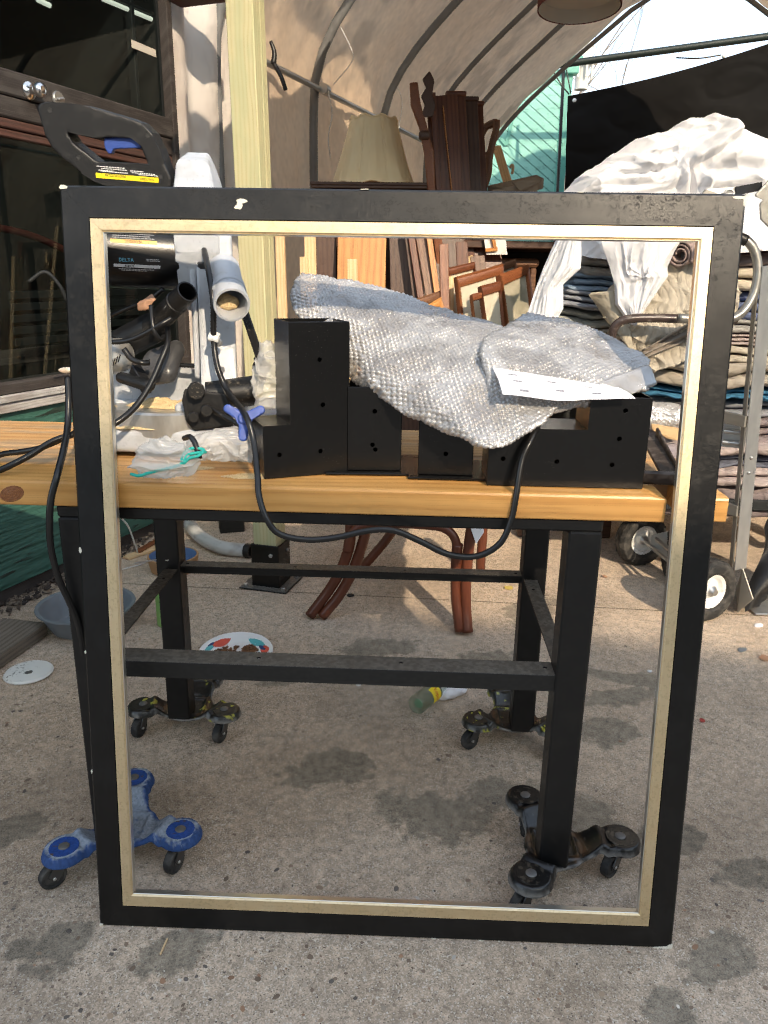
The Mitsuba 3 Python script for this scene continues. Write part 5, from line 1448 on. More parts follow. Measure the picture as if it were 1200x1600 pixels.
# terracotta bowl
bo = V(*(-0.989, 3.367, 0.000)) + V(0, .02, 0)
bowl = thing("pet_bowl", "small terracotta bowl with a blue glazed inside behind the left bench leg", "bowl")
BO = basis((1, 0, 0), (0, 1, 0), (0, 0, 1), bo)
part(bowl, "outer_wall", lathe([(0, 0), (.098, 0), (.104, .004), (.118, .070), (.117, .074), (.109, .0745)], 44, BO), "terracotta", 40)
part(bowl, "blue_glaze", lathe([(.108, .0742), (.103, .068), (.088, .018), (.07, .012), (0, .011)], 44, BO), "glaze_blue", 40)
kibble(150, .0, .0, .07, .012, BO)
solid("pet_food", cat(km), "vc_matte", "brown pet food in the terracotta bowl", "pet food", True, color=np.vstack(kc), kind="stuff")
# pipe and offcuts in the back
solid("pvc_pipe", tube(spline([(-1.046, 3.929, 0.050), (-0.977, 3.782, 0.050), (-0.887, 3.661, 0.045), (-0.791, 3.584, 0.040), (-0.673, 3.566, 0.035)], 8), .034, 18), "pvc", "grey white plastic pipe elbow lying behind the bench", "pipe", True)
solid("pipe_end", lathe([(.026, 0), (.036, 0), (.0365, .03), (.026, .03)], 22, axis_to(V(*(-0.653, 3.558, 0.035)) - V(*(-0.700, 3.574, 0.035)), V(*(-0.680, 3.566, 0.035)))), "grey_plastic_black", "black ring at the mouth of the grey white pipe", "ring", 35)
solid("block", mv(box(.13, .10, .15, (0, 0, .075), .004), rz(.3, V(*(-0.831, 3.981, 0.000)))), "dusty_steel", "small dusty black block behind the bench, beside the post", "block")
solid("wood_scrap", bar((-1.256, 3.504, 0.008), (-1.146, 3.665, 0.008), .05, .012, (0, 1, 0)), "raw_pine", "thin wood scrap lying at the foot of the green wall", "scrap")
solid("wood_scrap", bar((-1.214, 3.564, 0.020), (-1.139, 3.831, 0.020), .03, .012, (0, 1, 0)), "cherry", "reddish wood scrap behind the terracotta bowl", "scrap")
solid("white_string", tube(spline([(-0.941, 2.600, 0.514), (-0.965, 2.750, 0.426), (-1.000, 2.900, 0.314), (-1.040, 3.050, 0.209)], 6), .0035, 6), "dull_white", "white string hanging against the green wall behind the bench", "string", True)
solid("white_string", tube(spline([(-1.228, 3.363, 0.004), (-1.194, 3.397, 0.004), (-1.149, 3.450, 0.004), (-1.134, 3.556, 0.004), (-1.177, 3.646, 0.004)], 6), .003, 6), "dull_white", "white string lying on the concrete before the terracotta bowl", "string", True)
vase = thing("plastic_bottle", "pale green plastic bottle standing behind the rear left bench leg", "bottle")
vb = V(*(-0.844, 2.712, 0.000))
part(vase, "body", lathe([(0, 0), (.028, 0), (.032, .01), (.032, .16), (.026, .19), (.014, .21), (.014, .225), (0, .226)], 28, basis((1, 0, .02), (0, 1, 0), (0, 0, 1), vb + V(-.02, .08, 0))), "pale_green", 40)

# glass bottle on its side with a crumpled bag
g0, g1 = V(*(0.112, 2.166, 0.031)), V(*(0.299, 2.437, 0.031))
gdir = (g1 - g0) / np.linalg.norm(g1 - g0)
bt = thing("glass_bottle", "empty green glass soda bottle with yellow label lying under the bench", "bottle")
BT = axis_to(gdir, g0 + V(0, 0, .0015))
part(bt, "glass", lathe([(0, .007), (.014, .010), (.021, .006), (.027, 0), (.0305, .004), (.0315, .012), (.0315, .125), (.029, .150), (.020, .185), (.0145, .205), (.0135, .235), (.0145, .236), (.0145, .246), (.012, .2465)], 44, BT), "bottle_glass", 50)
part(bt, "base_glass", lathe([(0, .0135), (.009, .0128), (.015, .0145), (.015, .017), (0, .0165)], 30, BT), "bottle_thick", 40)
rt = V(0, 0, 1) - gdir * gdir[2]; rt /= np.linalg.norm(rt); rs = np.cross(gdir, rt)


def on_bottle(a, z, r=.0319):
    return g0 + V(0, 0, .0015) + gdir * z + r * (rt * math.cos(a) + rs * math.sin(a))


lab_ = grid(lambda u, v: np.array([on_bottle(-.2 + 2.6 * a, .062 + .046 * c) for a, c in zip(u, v)]), 24, 3)
side = 1 if np.dot(rs, V(.3, -1, 0)) > 0 else -1
lab_ = grid(lambda u, v: np.array([on_bottle(side * (.25 + 1.75 * a), .060 + .046 * c) for a, c in zip(u, v)]), 24, 3)
lk = part(bt, "label", lab_, "yellow_label", True, label="yellow paper label with red lettering")
part(lk, "edge_band", grid(lambda u, v: np.array([on_bottle(side * (.25 + 1.75 * a), .107 + .006 * c) for a, c in zip(u, v)]), 24, 2), "ink_black", True)
tx = meshkit.text_mesh("Topo", .013, .0002, True)
tx = trimesh.Trimesh(tx.vertices, tx.faces, process=True).subdivide().subdivide()
ctr = tx.bounds.mean(0)
tv = [on_bottle(side * (1.15) - side * -1 * (q[0] - ctr[0]) / .032 * 1.0, .082 + (q[1] - ctr[1]), .0322) for q in tx.vertices]
part(lk, "lettering", trimesh.Trimesh(tv, tx.faces, process=False), "ink_red")
s5 = trimesh.creation.icosphere(subdivisions=4)
bgv = s5.vertices * V(.060, .035, .020)
bgm = wrinkle(trimesh.Trimesh(bgv, s5.faces, process=False), .008, 4)
bgc = V(*(0.238, 2.291, 0.018))
solid("crumpled_bag", mv(bgm, rz(.7, bgc)), "bag_white", "crumpled white plastic bag lying against the green glass bottle", "bag", True)

# small litter: leaves, a shell-like cap, paper scraps, splinters
def dead_leaf(px, label, m, size=.02, turn=0.):
    t = np.linspace(0, 1, 9)
    P = [(size * (a - .5), size * .42 * math.sin(math.pi * a) ** .8 * (1 + .3 * math.sin(a * 9)), .003 + .006 * math.sin(a * 3) * (1 if i % 2 else .6)) for i, a in enumerate(t)] + [(size * (a - .5), -size * .42 * math.sin(math.pi * a) ** .8, .002) for a in t[::-1][1:-1]]
    c = np.mean(P, axis=0) + V(0, 0, .002)
    v = np.vstack([P, c]); n_ = len(P)
    solid("leaf", mv(thick(trimesh.Trimesh(v, [(n_, i, (i + 1) % n_) for i in range(n_)], process=False), .0004), rz(turn, V(*px) + V(0, 0, .002))), m, label, "leaf")


dead_leaf((1.026, 2.149, 0.000), "small red leaf lying on the concrete right of the frame", "redbrown_board_flat", .02, .5)
dead_leaf((1.401, 3.619, 0.000), "orange leaf on the concrete by the cart wheel", "kraft", .03, .2)
dead_leaf((1.046, 3.374, 0.000), "brown leaf lying near the slab joint", "kraft", .03, 1.2)
dead_leaf((1.428, 2.581, 0.000), "tan leaf at the right edge of the picture", "kraft", .05, 1.0)
dead_leaf((0.569, 3.216, 0.000), "yellow straw-like leaf beside the right bench frame", "yellow_straw", .045, .6)
dead_leaf((-0.123, 3.568, 0.000), "dark curled leaf behind the shelf frame", "dull_dark", .06, .1)
dead_leaf((-0.140, 3.101, 0.000), "dark curled leaf between the stool legs", "dull_dark", .035, .3)
dead_leaf((-0.005, 3.427, 0.000), "dark scrap of leaf under the far shelf rail", "dull_dark", .07, .2)
for q, m_, nm in (((0.962, 2.469, 0.000), "dull_white", "small round white cap on the dark patch right of the bench"), ((-0.078, 2.342, -0.000), "dull_white", "tiny white scrap under the front shelf rail"), ((1.375, 2.650, 0.000), "basin_grey", "small grey blue wrapper on the sunny concrete at the right"), ((1.537, 2.868, 0.000), "paper", "scrap of white paper on the concrete at the right edge")):
    k_ = puff(trimesh.Trimesh(trimesh.creation.icosphere(subdivisions=2).vertices * V(.010, .009, .0035), trimesh.creation.icosphere(subdivisions=2).faces, process=False), .003, 120, int(abs(q[0]) * 99))
    if "scrap of white" in nm or "wrapper" in nm:
        k_.vertices *= V(2.4, 1.6, 1)
    solid("litter_scrap", mv(k_, rz(.6, V(*q) + V(0, 0, .003))), m_, nm, "litter", True)
solid("splinter", bar((-0.447, 1.241, 0.002), (-0.443, 1.282, 0.002), .006, .003), "raw_pine", "splinter of pale wood on the concrete before the frame", "splinter")
sp_pts = [(900, 985), (640, 1010), (1150, 1105), (300, 1440), (980, 1180)]

# ------------------------------------------------------------------ bent-wood stool behind the bench
stool = thing("rattan_stool", "red brown bent cane stool with paired legs behind the bench", "stool")


def cane(pts, r=.0215):
    return tube(spline(pts, 8), r, 12)


for pr in ([(-0.130, 2.860, 0.422), (-0.134, 2.860, 0.329), (-0.168, 2.870, 0.216), (-0.223, 2.880, 0.114), (-0.296, 2.871, 0.012)], [(-0.062, 2.860, 0.423), (-0.084, 2.860, 0.330), (-0.119, 2.870, 0.217), (-0.176, 2.875, 0.103), (-0.246, 2.867, 0.012)]):
    part(stool, "leg", cane(pr), "rattan", True)
for pr in ([(0.335, 2.770, 0.459), (0.326, 2.770, 0.343), (0.322, 2.770, 0.211), (0.327, 2.770, 0.103), (0.336, 2.742, 0.012)], [(0.284, 2.780, 0.365), (0.283, 2.780, 0.286), (0.288, 2.780, 0.152), (0.307, 2.752, 0.012)]):
    part(stool, "leg", cane(pr), "rattan", True)
for pr in ([(0.065, 3.350, 0.264), (0.020, 3.360, 0.185), (-0.033, 3.370, 0.111), (-0.080, 3.380, 0.049), (-0.111, 3.391, 0.012)], [(0.446, 3.300, 0.335), (0.449, 3.300, 0.213), (0.447, 3.300, 0.089), (0.459, 3.343, 0.012)]):
    part(stool, "leg", cane(pr), "rattan", True)
part(stool, "front_bow", cane([(-0.143, 2.830, 0.308), (-0.131, 2.830, 0.372), (-0.086, 2.830, 0.415), (0.025, 2.820, 0.430), (0.173, 2.800, 0.431), (0.239, 2.790, 0.420), (0.276, 2.780, 0.378), (0.290, 2.775, 0.288)], .017), "rattan", True)
sx0, sx1 = V(*(-0.136, 2.840, 0.468)), V(*(0.349, 2.760, 0.501))
part(stool, "seat", mv(soft(box(.60, .62, .07, (0, .30, .0), .03), .02, 4), rz(-.12, (sx0[0] * .5 + sx1[0] * .5, 2.79, .50))), "rattan", True)
tg_ = thing("price_tag", "white paper tag hanging from the right leg of the cane stool", "tag")
q = [(0.320, 2.740, 0.461), (0.372, 2.740, 0.462), (0.377, 2.740, 0.427), (0.350, 2.740, 0.380)]
part(tg_, "paper", thick(trimesh.Trimesh([V(*a) for a in q], [(0, 2, 1), (0, 3, 2)], process=False), .0006), "paper")
for a, c_ in (((0.336, 2.738, 0.460), (0.339, 2.738, 0.447)), ((0.344, 2.738, 0.460), (0.347, 2.738, 0.447)), ((0.356, 2.738, 0.460), (0.363, 2.738, 0.453)), ((0.363, 2.738, 0.447), (0.364, 2.738, 0.437))):
    part(tg_, "pen_stroke", tube([a, c_], .0012, 5), "ink_blue")

# ------------------------------------------------------------------ stored furniture in the tent
cb = thing("cabinet", "dark wooden cabinet with a moulded top, the lampshade standing on it", "cabinet")
CBM = rz(-.06, (-.105, 4.62, 0))
def cab(x0, x1, y0, y1, z0, z1, m="walnut", name="panel", ch=.004):
    L = mv(box(z1 - z0, x1 - x0, y1 - y0, ch=ch), basis((0, 0, 1), (1, 0, 0), (0, 1, 0)))
    return part(cb, name, mv(L, CBM @ basis((1, 0, 0), (0, 1, 0), (0, 0, 1), ((x0 + x1) / 2, (y0 + y1) / 2, (z0 + z1) / 2))), m)
cab(-.28, .28, .0, .42, .05, 1.74, name="carcass")
for k, (e_, zz) in enumerate(((.010, 1.742), (.022, 1.762), (.036, 1.780), (.046, 1.800), (.052, 1.815))):
    part(cb, "top_moulding", mv(box(.56 + 2 * e_, .42 + e_, .017, (0, .21 - e_ / 2, zz + .008), .004), CBM), "walnut")
part(cb, "door", mv(box(.25, .02, 1.4, (-.13, -.012, .95), .006), CBM), "walnut"); part(cb, "door", mv(box(.25, .02, 1.4, (.13, -.012, .95), .006), CBM), "walnut")
ls = thing("lampshade", "cream fabric lampshade with vertical seams on the dark cabinet", "lampshade")
lc = V(*(-0.094, 4.800, 1.904)) * V(1, 1, 0) + V(0, 0, 1.835)
def shade(u, v, c=lc, r0=.232, r1=.130, h=.345, n=8):
    a = u * 2 * np.pi
    k = 1 + .035 * np.cos(n * a) * (1 - .5 * v) + .012 * np.cos(31 * a + 3 * v)
    r = (r0 + (r1 - r0) * v ** .82) * k
    return c + np.stack([r * np.cos(a), r * np.sin(a), h * v + .008 * np.cos(n * a) * (1 - 2 * v)], -1)
part(ls, "cloth", grid(shade, 97, 16), "shade_cloth", True)
for k in range(8):
    a = (k + .5) / 8
    part(ls, "seam", tube(shade(np.full(12, a), np.linspace(0, 1, 12)), .0035, 6), "shade_cloth", True)
for vv, r in ((0.0, .006), (1.0, .006)):
    part(ls, "trim", tube(shade(np.linspace(0, 1, 60), np.full(60, vv)), r, 6), "shade_cloth", True)

rd = thing("drum_lamp", "red drum lampshade with pale lining hanging from the tent roof", "lamp")
rc = V(*(0.825, 3.900, 2.482))
part(rd, "drum", lathe([(.180, 0), (.182, 0), (.182, .22), (.178, .22), (.176, .002)], 48, basis((1, 0, 0), (0, .995, -.08), (0, .08, .995), rc)), "red_shade", 30)
part(rd, "lining", lathe([(.176, .002), (.174, .06), (0, .062)], 48, basis((1, 0, 0), (0, .995, -.08), (0, .08, .995), rc)), "cream_lining", 30)
part(rd, "hanging_cord", tube([rc + V(0, 0, .06), rc + V(.02, .1, 1.2)], .005, 6), "cord_black")

# stack of carved bed boards on end
bd = thing("headboard", "upright carved orange brown bed board, foremost of the stack", "headboard")
p = np.array([(0.099, 4.550, 2.314), (0.108, 4.550, 2.208), (0.156, 4.550, 2.101), (0.187, 4.550, 1.975), (0.211, 4.550, 1.783), (0.311, 4.550, 1.173)])
part(bd, "side_post", mv(soft(prism(Polygon([(q[0], q[2]) for q in p] + [(q[0] + .042 + .01 * (i % 2), q[2] + .004) for i, q in list(enumerate(p))[::-1]]), .05, basis((1, 0, 0), (0, 0, 1), (0, -1, 0), (0, 4.58, 0))), .018, 2), np.eye(4)), "cherry", 40)
part(bd, "turned_ring", mv(soft(box(.06, .06, .045, (0, 0, 0), .01), .012, 2), basis((1, 0, 0), (0, 1, 0), (0, 0, 1), (0.184, 4.540, 2.062))), "walnut", True)
def plank2(name, label, top, bot, w, t, m, par=None, group=None, lean=(1, 0, 0), cat_="board"):
    mesh = bar(bot, top, w, t, lean)
    if par:
        return part(par, name, mesh, m)
    return solid(name, mesh, m, label, cat_, group=group)
carv = Polygon([(0, 0), (.015, .05), (-.005, .09), (.02, .13), (.0, .17), (.028, .20), (.05, .16), (.04, .1), (.06, .05), (.05, 0)]).buffer(.006)
part(bd, "carving", mv(soft(prism(carv, .03), .01, 2), basis((1, 0, 0), (0, 0, 1), (0, -1, 0), V(*(0.153, 4.560, 2.211)) + V(.02, 0, -.05))), "walnut", True)
plank2("panel", "", (0.279, 4.700, 2.286), (0.404, 4.620, 1.026), .17, .03, "mahogany", par=bd)
part(bd, "panel_frame", bar((0.227, 4.660, 2.290), (0.357, 4.600, 1.027), .03, .045, (1, 0, 0)), "mahogany")
part(bd, "gold_edge", bar((0.285, 4.660, 2.231), (0.351, 4.640, 1.793), .006, .02, (1, 0, 0)), "orange_wood")
for top, bot, w, t, m, lb in ((((0.360, 4.750, 2.297)), ((0.494, 4.660, 1.025)), .10, .04, "mahogany", "dark red brown bed board standing second in the stack"), (((0.430, 4.850, 2.292)), ((0.539, 4.720, 1.021)), .12, .04, "walnut", "dark bed board standing third in the stack"), (((0.488, 4.950, 2.289)), ((0.606, 4.800, 1.017)), .09, .035, "mahogany", "narrow bed board standing last in the stack")):
    k = thing("bed_board", lb, "board")
    part(k, "board", bar(bot, top, w, t, (1, 0, 0)), m)
    part(k, "top_cap", mv(box(w + .015, t + .02, .025, ch=.006), basis((1, 0, 0), (0, 1, 0), (0, 0, 1), V(*top) + V(0, 0, .008))), m)
# chair back
ch = thing("dining_chair", "old dining chair with an open curved back standing behind the bed boards", "chair")
yb_ = 5.2
cl = [(0.548, 5.200, 1.879), (0.546, 5.200, 1.990), (0.545, 5.200, 2.088), (0.561, 5.200, 2.171), (0.589, 5.200, 2.221), (0.643, 5.200, 2.247)]
cr = [(0.590, 5.150, 1.875), (0.610, 5.150, 1.955), (0.613, 5.150, 2.046), (0.627, 5.150, 2.128), (0.643, 5.150, 2.196), (0.644, 5.150, 2.249)]
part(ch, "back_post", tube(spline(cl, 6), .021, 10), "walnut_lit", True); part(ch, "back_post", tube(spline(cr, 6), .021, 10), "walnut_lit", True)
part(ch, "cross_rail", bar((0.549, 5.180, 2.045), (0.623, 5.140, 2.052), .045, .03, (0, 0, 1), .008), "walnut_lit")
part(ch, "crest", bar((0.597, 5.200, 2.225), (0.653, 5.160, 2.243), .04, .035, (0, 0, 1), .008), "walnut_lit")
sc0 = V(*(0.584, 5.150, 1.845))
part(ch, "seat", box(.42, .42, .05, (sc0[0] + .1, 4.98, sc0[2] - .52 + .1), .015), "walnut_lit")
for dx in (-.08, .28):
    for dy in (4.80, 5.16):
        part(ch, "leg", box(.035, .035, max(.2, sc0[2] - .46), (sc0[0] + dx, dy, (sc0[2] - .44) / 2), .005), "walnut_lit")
crate = thing("plinth", "low dark chest that carries the old dining chair", "chest")
part(crate, "body", box(.62, .62, .9, (sc0[0] + .12, 4.98, .45), .01), "walnut")
# open cardboard box
bx = thing("cardboard_box", "flattened grey brown cardboard box lying behind the frame top", "box")
part(bx, "top", hull([V(*q) + V(0, 0, k) for q in ((0.580, 4.900, 1.856), (0.836, 4.750, 1.902), (0.853, 4.600, 1.866), (0.673, 4.550, 1.800)) for k in (0, -.05)]), "cardboard")
part(bx, "flap", thick(trimesh.Trimesh([V(*q) for q in ((0.666, 4.520, 1.838), (0.803, 4.600, 1.872), (0.822, 4.500, 1.839), (0.700, 4.450, 1.790))], [(0, 2, 1), (0, 3, 2)], process=False), .006), "cardboard")
part(bx, "side", hull([V(*q) + V(0, k, 0) for q in ((0.562, 4.500, 1.793), (0.808, 4.500, 1.842), (0.795, 4.500, 1.690), (0.568, 4.500, 1.686)) for k in (0, .02)]), "cardboard")
tbk = thing("storage_rack", "dark shelf rack under the cardboard box at the back of the tent", "shelf")
part(tbk, "top_board", box(1.2, .7, .04, (.98, 4.98, 1.52), .005), "walnut")
part(tbk, "top_board", box(1.2, .7, .04, (.98, 4.98, .95), .005), "walnut")
for x in (.42, 1.54):
    for y in (4.68, 5.28):
        part(tbk, "post", box(.05, .05, 1.5, (x, y, .75), .004), "walnut")
part(tbk, "back_panel", box(1.1, .02, 1.5, (.98, 5.32, .75), .004), "dull_dark")
pf = thing("small_frame", "small wooden frame with white backing hanging on the dark rack", "picture frame")
part(pf, "backing", hull([V(*q) + V(0, k, 0) for q in ((0.538, 4.600, 1.551), (0.661, 4.600, 1.553), (0.677, 4.600, 1.465), (0.557, 4.600, 1.463)) for k in (0, .012)]), "dull_white")
part(pf, "inner_strip", bar((0.587, 4.590, 1.555), (0.605, 4.590, 1.491), .02, .02), "orange_wood"); part(pf, "inner_strip", bar((0.548, 4.590, 1.486), (0.616, 4.590, 1.494), .02, .02), "orange_wood")
sd = solid("pink_batten", bar((0.710, 5.600, 2.166), (0.776, 5.400, 1.910), .05, .03, (1, 0, 0)), "raw_pine", "pale pinkish batten leaning against the teal boards", "batten")
sw = thing("hand_saw_handle", "small curved wooden hook standing on the cardboard near the teal wall", "hook")
part(sw, "stem", tube(spline([(0.734, 5.000, 1.933), (0.739, 5.000, 1.968), (0.731, 5.000, 1.982), (0.720, 5.000, 1.968)], 5), .008, 8), "raw_pine", True)

# leaning boards, panels and sticks, from left to right
lean = [
    ("panel", "wide orange veneer panel leaning in the middle, in the sun", (-0.142, 4.420, 1.599), (-0.148, 4.180, 0.424), .262, .022, "orange_wood"),
    ("panel", "tall dark panel leaning right behind the orange panel", (0.078, 4.500, 1.679), (0.133, 4.300, 0.403), .16, .03, "walnut"),
    ("panel", "narrow dark panel leaning left behind the orange panel", (-0.349, 4.500, 1.672), (-0.339, 4.350, 0.384), .12, .03, "walnut"),
    ("stick", "pale square stick leaning by the yellow post", (-0.526, 3.950, 1.566), (-0.497, 3.800, 0.761), .044, .044, "raw_pine"),
    ("stick", "tall pale stick beside the dark cabinet", (-0.390, 4.050, 1.574), (-0.368, 3.900, 0.683), .055, .04, "raw_pine"),
    ("stick", "shorter pale stick just behind the bubble wrap, before the tall one", (-0.416, 4.000, 1.422), (-0.398, 3.880, 0.686), .04, .035, "raw_pine"),
    ("stick", "pale square post end standing before the orange panel", (-0.169, 3.850, 1.412), (-0.159, 3.750, 0.712), .047, .047, "raw_pine"),
    ("slat", "dark red slat leaning left of the brown board", (0.111, 4.350, 1.599), (0.235, 4.200, 0.919), .035, .025, "mahogany"),
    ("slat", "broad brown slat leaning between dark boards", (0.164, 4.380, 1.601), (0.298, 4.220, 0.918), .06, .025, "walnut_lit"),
    ("slat", "narrow orange slat leaning before the dark panels", (0.206, 4.340, 1.599), (0.321, 4.200, 0.920), .030, .02, "orange_wood"),
    ("panel", "broad dark brown panel leaning behind the frames", (0.310, 4.600, 1.656), (0.397, 4.400, 0.757), .20, .03, "walnut"),
    ("panel", "dark panel standing furthest right behind the frames", (0.498, 4.750, 1.669), (0.603, 4.500, 0.747), .26, .03, "mahogany"),
]
for nm, lb, top, bot, w, t, m in lean:
    plank2(nm, lb, top, bot, w, t, m, group=None)
solid("broken_slat", soft(hull([V(*q) + V(0, k, 0) for q in ((0.414, 4.300, 1.350), (0.420, 4.300, 1.441), (0.446, 4.300, 1.454), (0.471, 4.300, 1.432), (0.466, 4.300, 1.344)) for k in (0, .03)]), .02, 1), "raw_pine", "splintered pale slat end sticking up behind the frames", "slat")


def oframe(label, tl, tr, br, bl, w, t, m, panel=None, tilt=0.0):
    """An old picture frame leaning: corners seen from the front, mitred from four rails."""
    k = thing("old_frame", label, "picture frame", "old wooden frames leaning in the tent")
    c = [V(*q) for q in (tl, tr, br, bl)]
    ctr = sum(c) / 4
    nrm = np.cross(c[1] - c[0], c[3] - c[0]); nrm /= np.linalg.norm(nrm)
    if nrm[1] < 0:
        nrm = -nrm
    for i in range(4):
        a, b_ = c[i], c[(i + 1) % 4]
        ia, ib = a + (ctr - a) * (w / np.linalg.norm(ctr - a) * 1.35), b_ + (ctr - b_) * (w / np.linalg.norm(ctr - b_) * 1.35)
        pts = []
        for q in (a, b_, ib, ia):
            pts += [q + nrm * t, q + nrm * t * .15 + (ctr - q) * .002]
        for q0_, q1_ in ((a, ia), (b_, ib)):
            pts += [q0_ * .7 + q1_ * .3 - nrm * .006, q0_ * .35 + q1_ * .65 - nrm * .004]
        part(k, "rail", hull(pts), m, 35)
    if panel:
        pts = [q + (ctr - q) * .06 + nrm * (t * .55) for q in c] + [q + (ctr - q) * .06 + nrm * (t * .75) for q in c]
        part(k, "backing", hull(pts), panel)
    return k


oframe("large brown frame with a linen panel, leaning at the centre of the frames", (0.298, 3.530, 1.344), (0.515, 3.600, 1.402), (0.577, 3.430, 0.835), (0.372, 3.360, 0.786), .036, .030, "cherry", "linen")
oframe("large red brown frame with a stained panel, furthest right", (0.481, 3.460, 1.357), (0.619, 3.560, 1.403), (0.691, 3.380, 0.901), (0.575, 3.280, 0.803), .036, .030, "cherry", "linen_dark")
oframe("dark red frame with a narrow opening between the two large frames", (0.394, 3.400, 1.309), (0.483, 3.440, 1.331), (0.542, 3.280, 0.803), (0.483, 3.240, 0.781), .032, .030, "mahogany", "linen")
oframe("small reddish frame nested left of the dark red one", (0.356, 3.380, 1.275), (0.404, 3.400, 1.286), (0.459, 3.240, 0.808), (0.423, 3.200, 0.787), .020, .026, "cherry")
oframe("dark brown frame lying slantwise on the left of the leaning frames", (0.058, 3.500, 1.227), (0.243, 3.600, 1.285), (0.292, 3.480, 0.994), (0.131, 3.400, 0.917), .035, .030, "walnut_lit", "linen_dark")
oframe("light brown frame lying slantwise in front of the dark brown one", (0.102, 3.400, 1.184), (0.236, 3.480, 1.260), (0.322, 3.380, 1.005), (0.170, 3.320, 0.900), .035, .030, "orange_wood", "linen")
solid("frame_edge", bar((0.246, 3.630, 1.479), (0.270, 3.530, 0.989), .04, .03, (1, 0, 0)), "cherry", "orange brown frame edge standing upright left of the frames", "board")
solid("frame_edge", bar((0.287, 3.680, 1.343), (0.294, 3.580, 0.984), .03, .012, (1, 0, 0)), "raw_pine", "pale batten standing beside the upright frame edge", "board")
oframe("dark frame standing upright behind the large brown frame", (0.279, 3.750, 1.383), (0.406, 3.780, 1.413), (0.474, 3.650, 0.860), (0.357, 3.600, 0.806), .026, .028, "mahogany", "linen")
oframe("thin walnut frame behind the two large frames, its top corner showing", (0.487, 3.800, 1.392), (0.609, 3.860, 1.429), (0.670, 3.700, 0.857), (0.569, 3.640, 0.773), .026, .026, "walnut_lit", "linen_dark")
solid("board", bar((0.435, 3.950, 1.440), (0.513, 3.850, 0.834), .07, .02, (1, 0, 0)), "walnut_lit", "brown board standing behind the splintered slat", "board")
solid("board", bar((0.370, 4.120, 1.510), (0.429, 4.020, 0.809), .06, .02, (1, 0, 0)), "mahogany", "dark red board standing between the upright frame edge and the frames", "board")

# ------------------------------------------------------------------ hand truck with pneumatic wheels, at the right
hc = thing("hand_truck", "galvanised hand truck with two pneumatic wheels at the right, before the blankets", "hand truck")


def wheel(c, axis, R, wdt, turn=0):
    M = axis_to(axis, c)
    tb2 = R * .30
    prof2 = [(R * .56, -wdt * .30), (R * .62, -wdt * .46), (R * .78, -wdt * .52), (R * .92, -wdt * .44), (R * .985, -wdt * .27), (R, -wdt * .1), (R, wdt * .1), (R * .985, wdt * .27), (R * .92, wdt * .44), (R * .78, wdt * .52), (R * .62, wdt * .46), (R * .56, wdt * .30), (R * .54, 0)]
    w = part(hc, "wheel", lathe(prof2, 56, M), "rubber", 35)
    part(w, "rim", lathe([(R * .18, -wdt * .32), (R * .24, -wdt * .10), (R * .40, -wdt * .06), (R * .46, -wdt * .26), (R * .55, -wdt * .34), (R * .575, -wdt * .28), (R * .575, wdt * .28), (R * .55, wdt * .34), (R * .46, wdt * .26), (R * .40, wdt * .06), (R * .24, wdt * .10), (R * .18, wdt * .32)], 44, M), "rim_white", 35)
    part(w, "hub", lathe([(0, -wdt * .5), (R * .10, -wdt * .5), (R * .12, -wdt * .42), (R * .19, -wdt * .3), (R * .19, wdt * .3), (R * .12, wdt * .42), (R * .10, wdt * .5), (0, wdt * .5)], 24, M), "zinc", 35)
    blocks = []
    for k in range(48):
        a = 2 * math.pi * k / 48
        for s_ in (-1, 1):
            q = box(R * .05, R * .085, wdt * .11, ch=.001); q.metadata.pop("uv", None)
            blocks.append(mv(q, M @ rz(a) @ basis((1, 0, 0), (0, 1, 0), (0, 0, 1), (R * .985, 0, s_ * wdt * (.17 + .05 * (k % 2))))))
    part(w, "tread", cat(blocks), "rubber", kind="stuff")
    return w


WA, WB = V(1.335, 2.93, .131), V(1.26, 3.56, .131)
wax = WA - WB
wheel(WA, (.42, -.90, .0), .131, .085); wheel(WB, (.30, -.95, .0), .131, .085)
part(hc, "axle", tube([WA, WB], .009, 10), "zinc", 40)
part(hc, "axle_bracket", hull([V(*q) + V(k, .02, 0) for q in ((1.275, 3.450, 0.182), (1.332, 3.400, 0.219), (1.332, 3.350, 0.079), (1.270, 3.430, 0.118)) for k in (0, .006)]), "galvanised")
part(hc, "strut", tube([(1.281, 3.420, 0.180), (1.298, 3.100, 0.181)], .010, 10), "zinc", 40)
# upright of angle section, leaning
U0, U1 = V(*(1.482, 2.990, 0.249)), V(*(1.383, 2.920, 1.277))
up_dir = U1 - U0
part(hc, "upright", bar(U0 - up_dir * .05, U1 + up_dir * .12, .056, .005, (1, .25, 0), .0015), "galvanised")
part(hc, "upright_flange", bar(U0 - up_dir * .05 + V(-.029, .022, 0), U1 + up_dir * .12 + V(-.029, .022, 0), .042, .005, (.1, 1, 0), .0015), "galvanised_dark")
for t in (.36, .42):
    c = U0 + up_dir * t + V(-.004 if t < .4 else .002, -.006, 0)
    part(hc, "rivet", mv(trimesh.creation.icosphere(subdivisions=2, radius=.007), basis((1, 0, 0), (0, .6, 0), (0, 0, 1), c)), "zinc", True)
part(hc, "toe_plate", mv(box(.52, .20, .006, (0, 0, 0), .002), rz(.02, V(*(1.795, 3.068, 0.000)) + V(.03, .0, .008))), "galvanised")
part(hc, "toe_gusset", hull([V(*q) + V(k, 0, 0) for q in ((1.493, 2.971, 0.012), (1.578, 3.192, 0.012), (1.489, 2.980, 0.207), (1.522, 2.920, 0.096)) for k in (0, .004)]), "galvanised_dark")
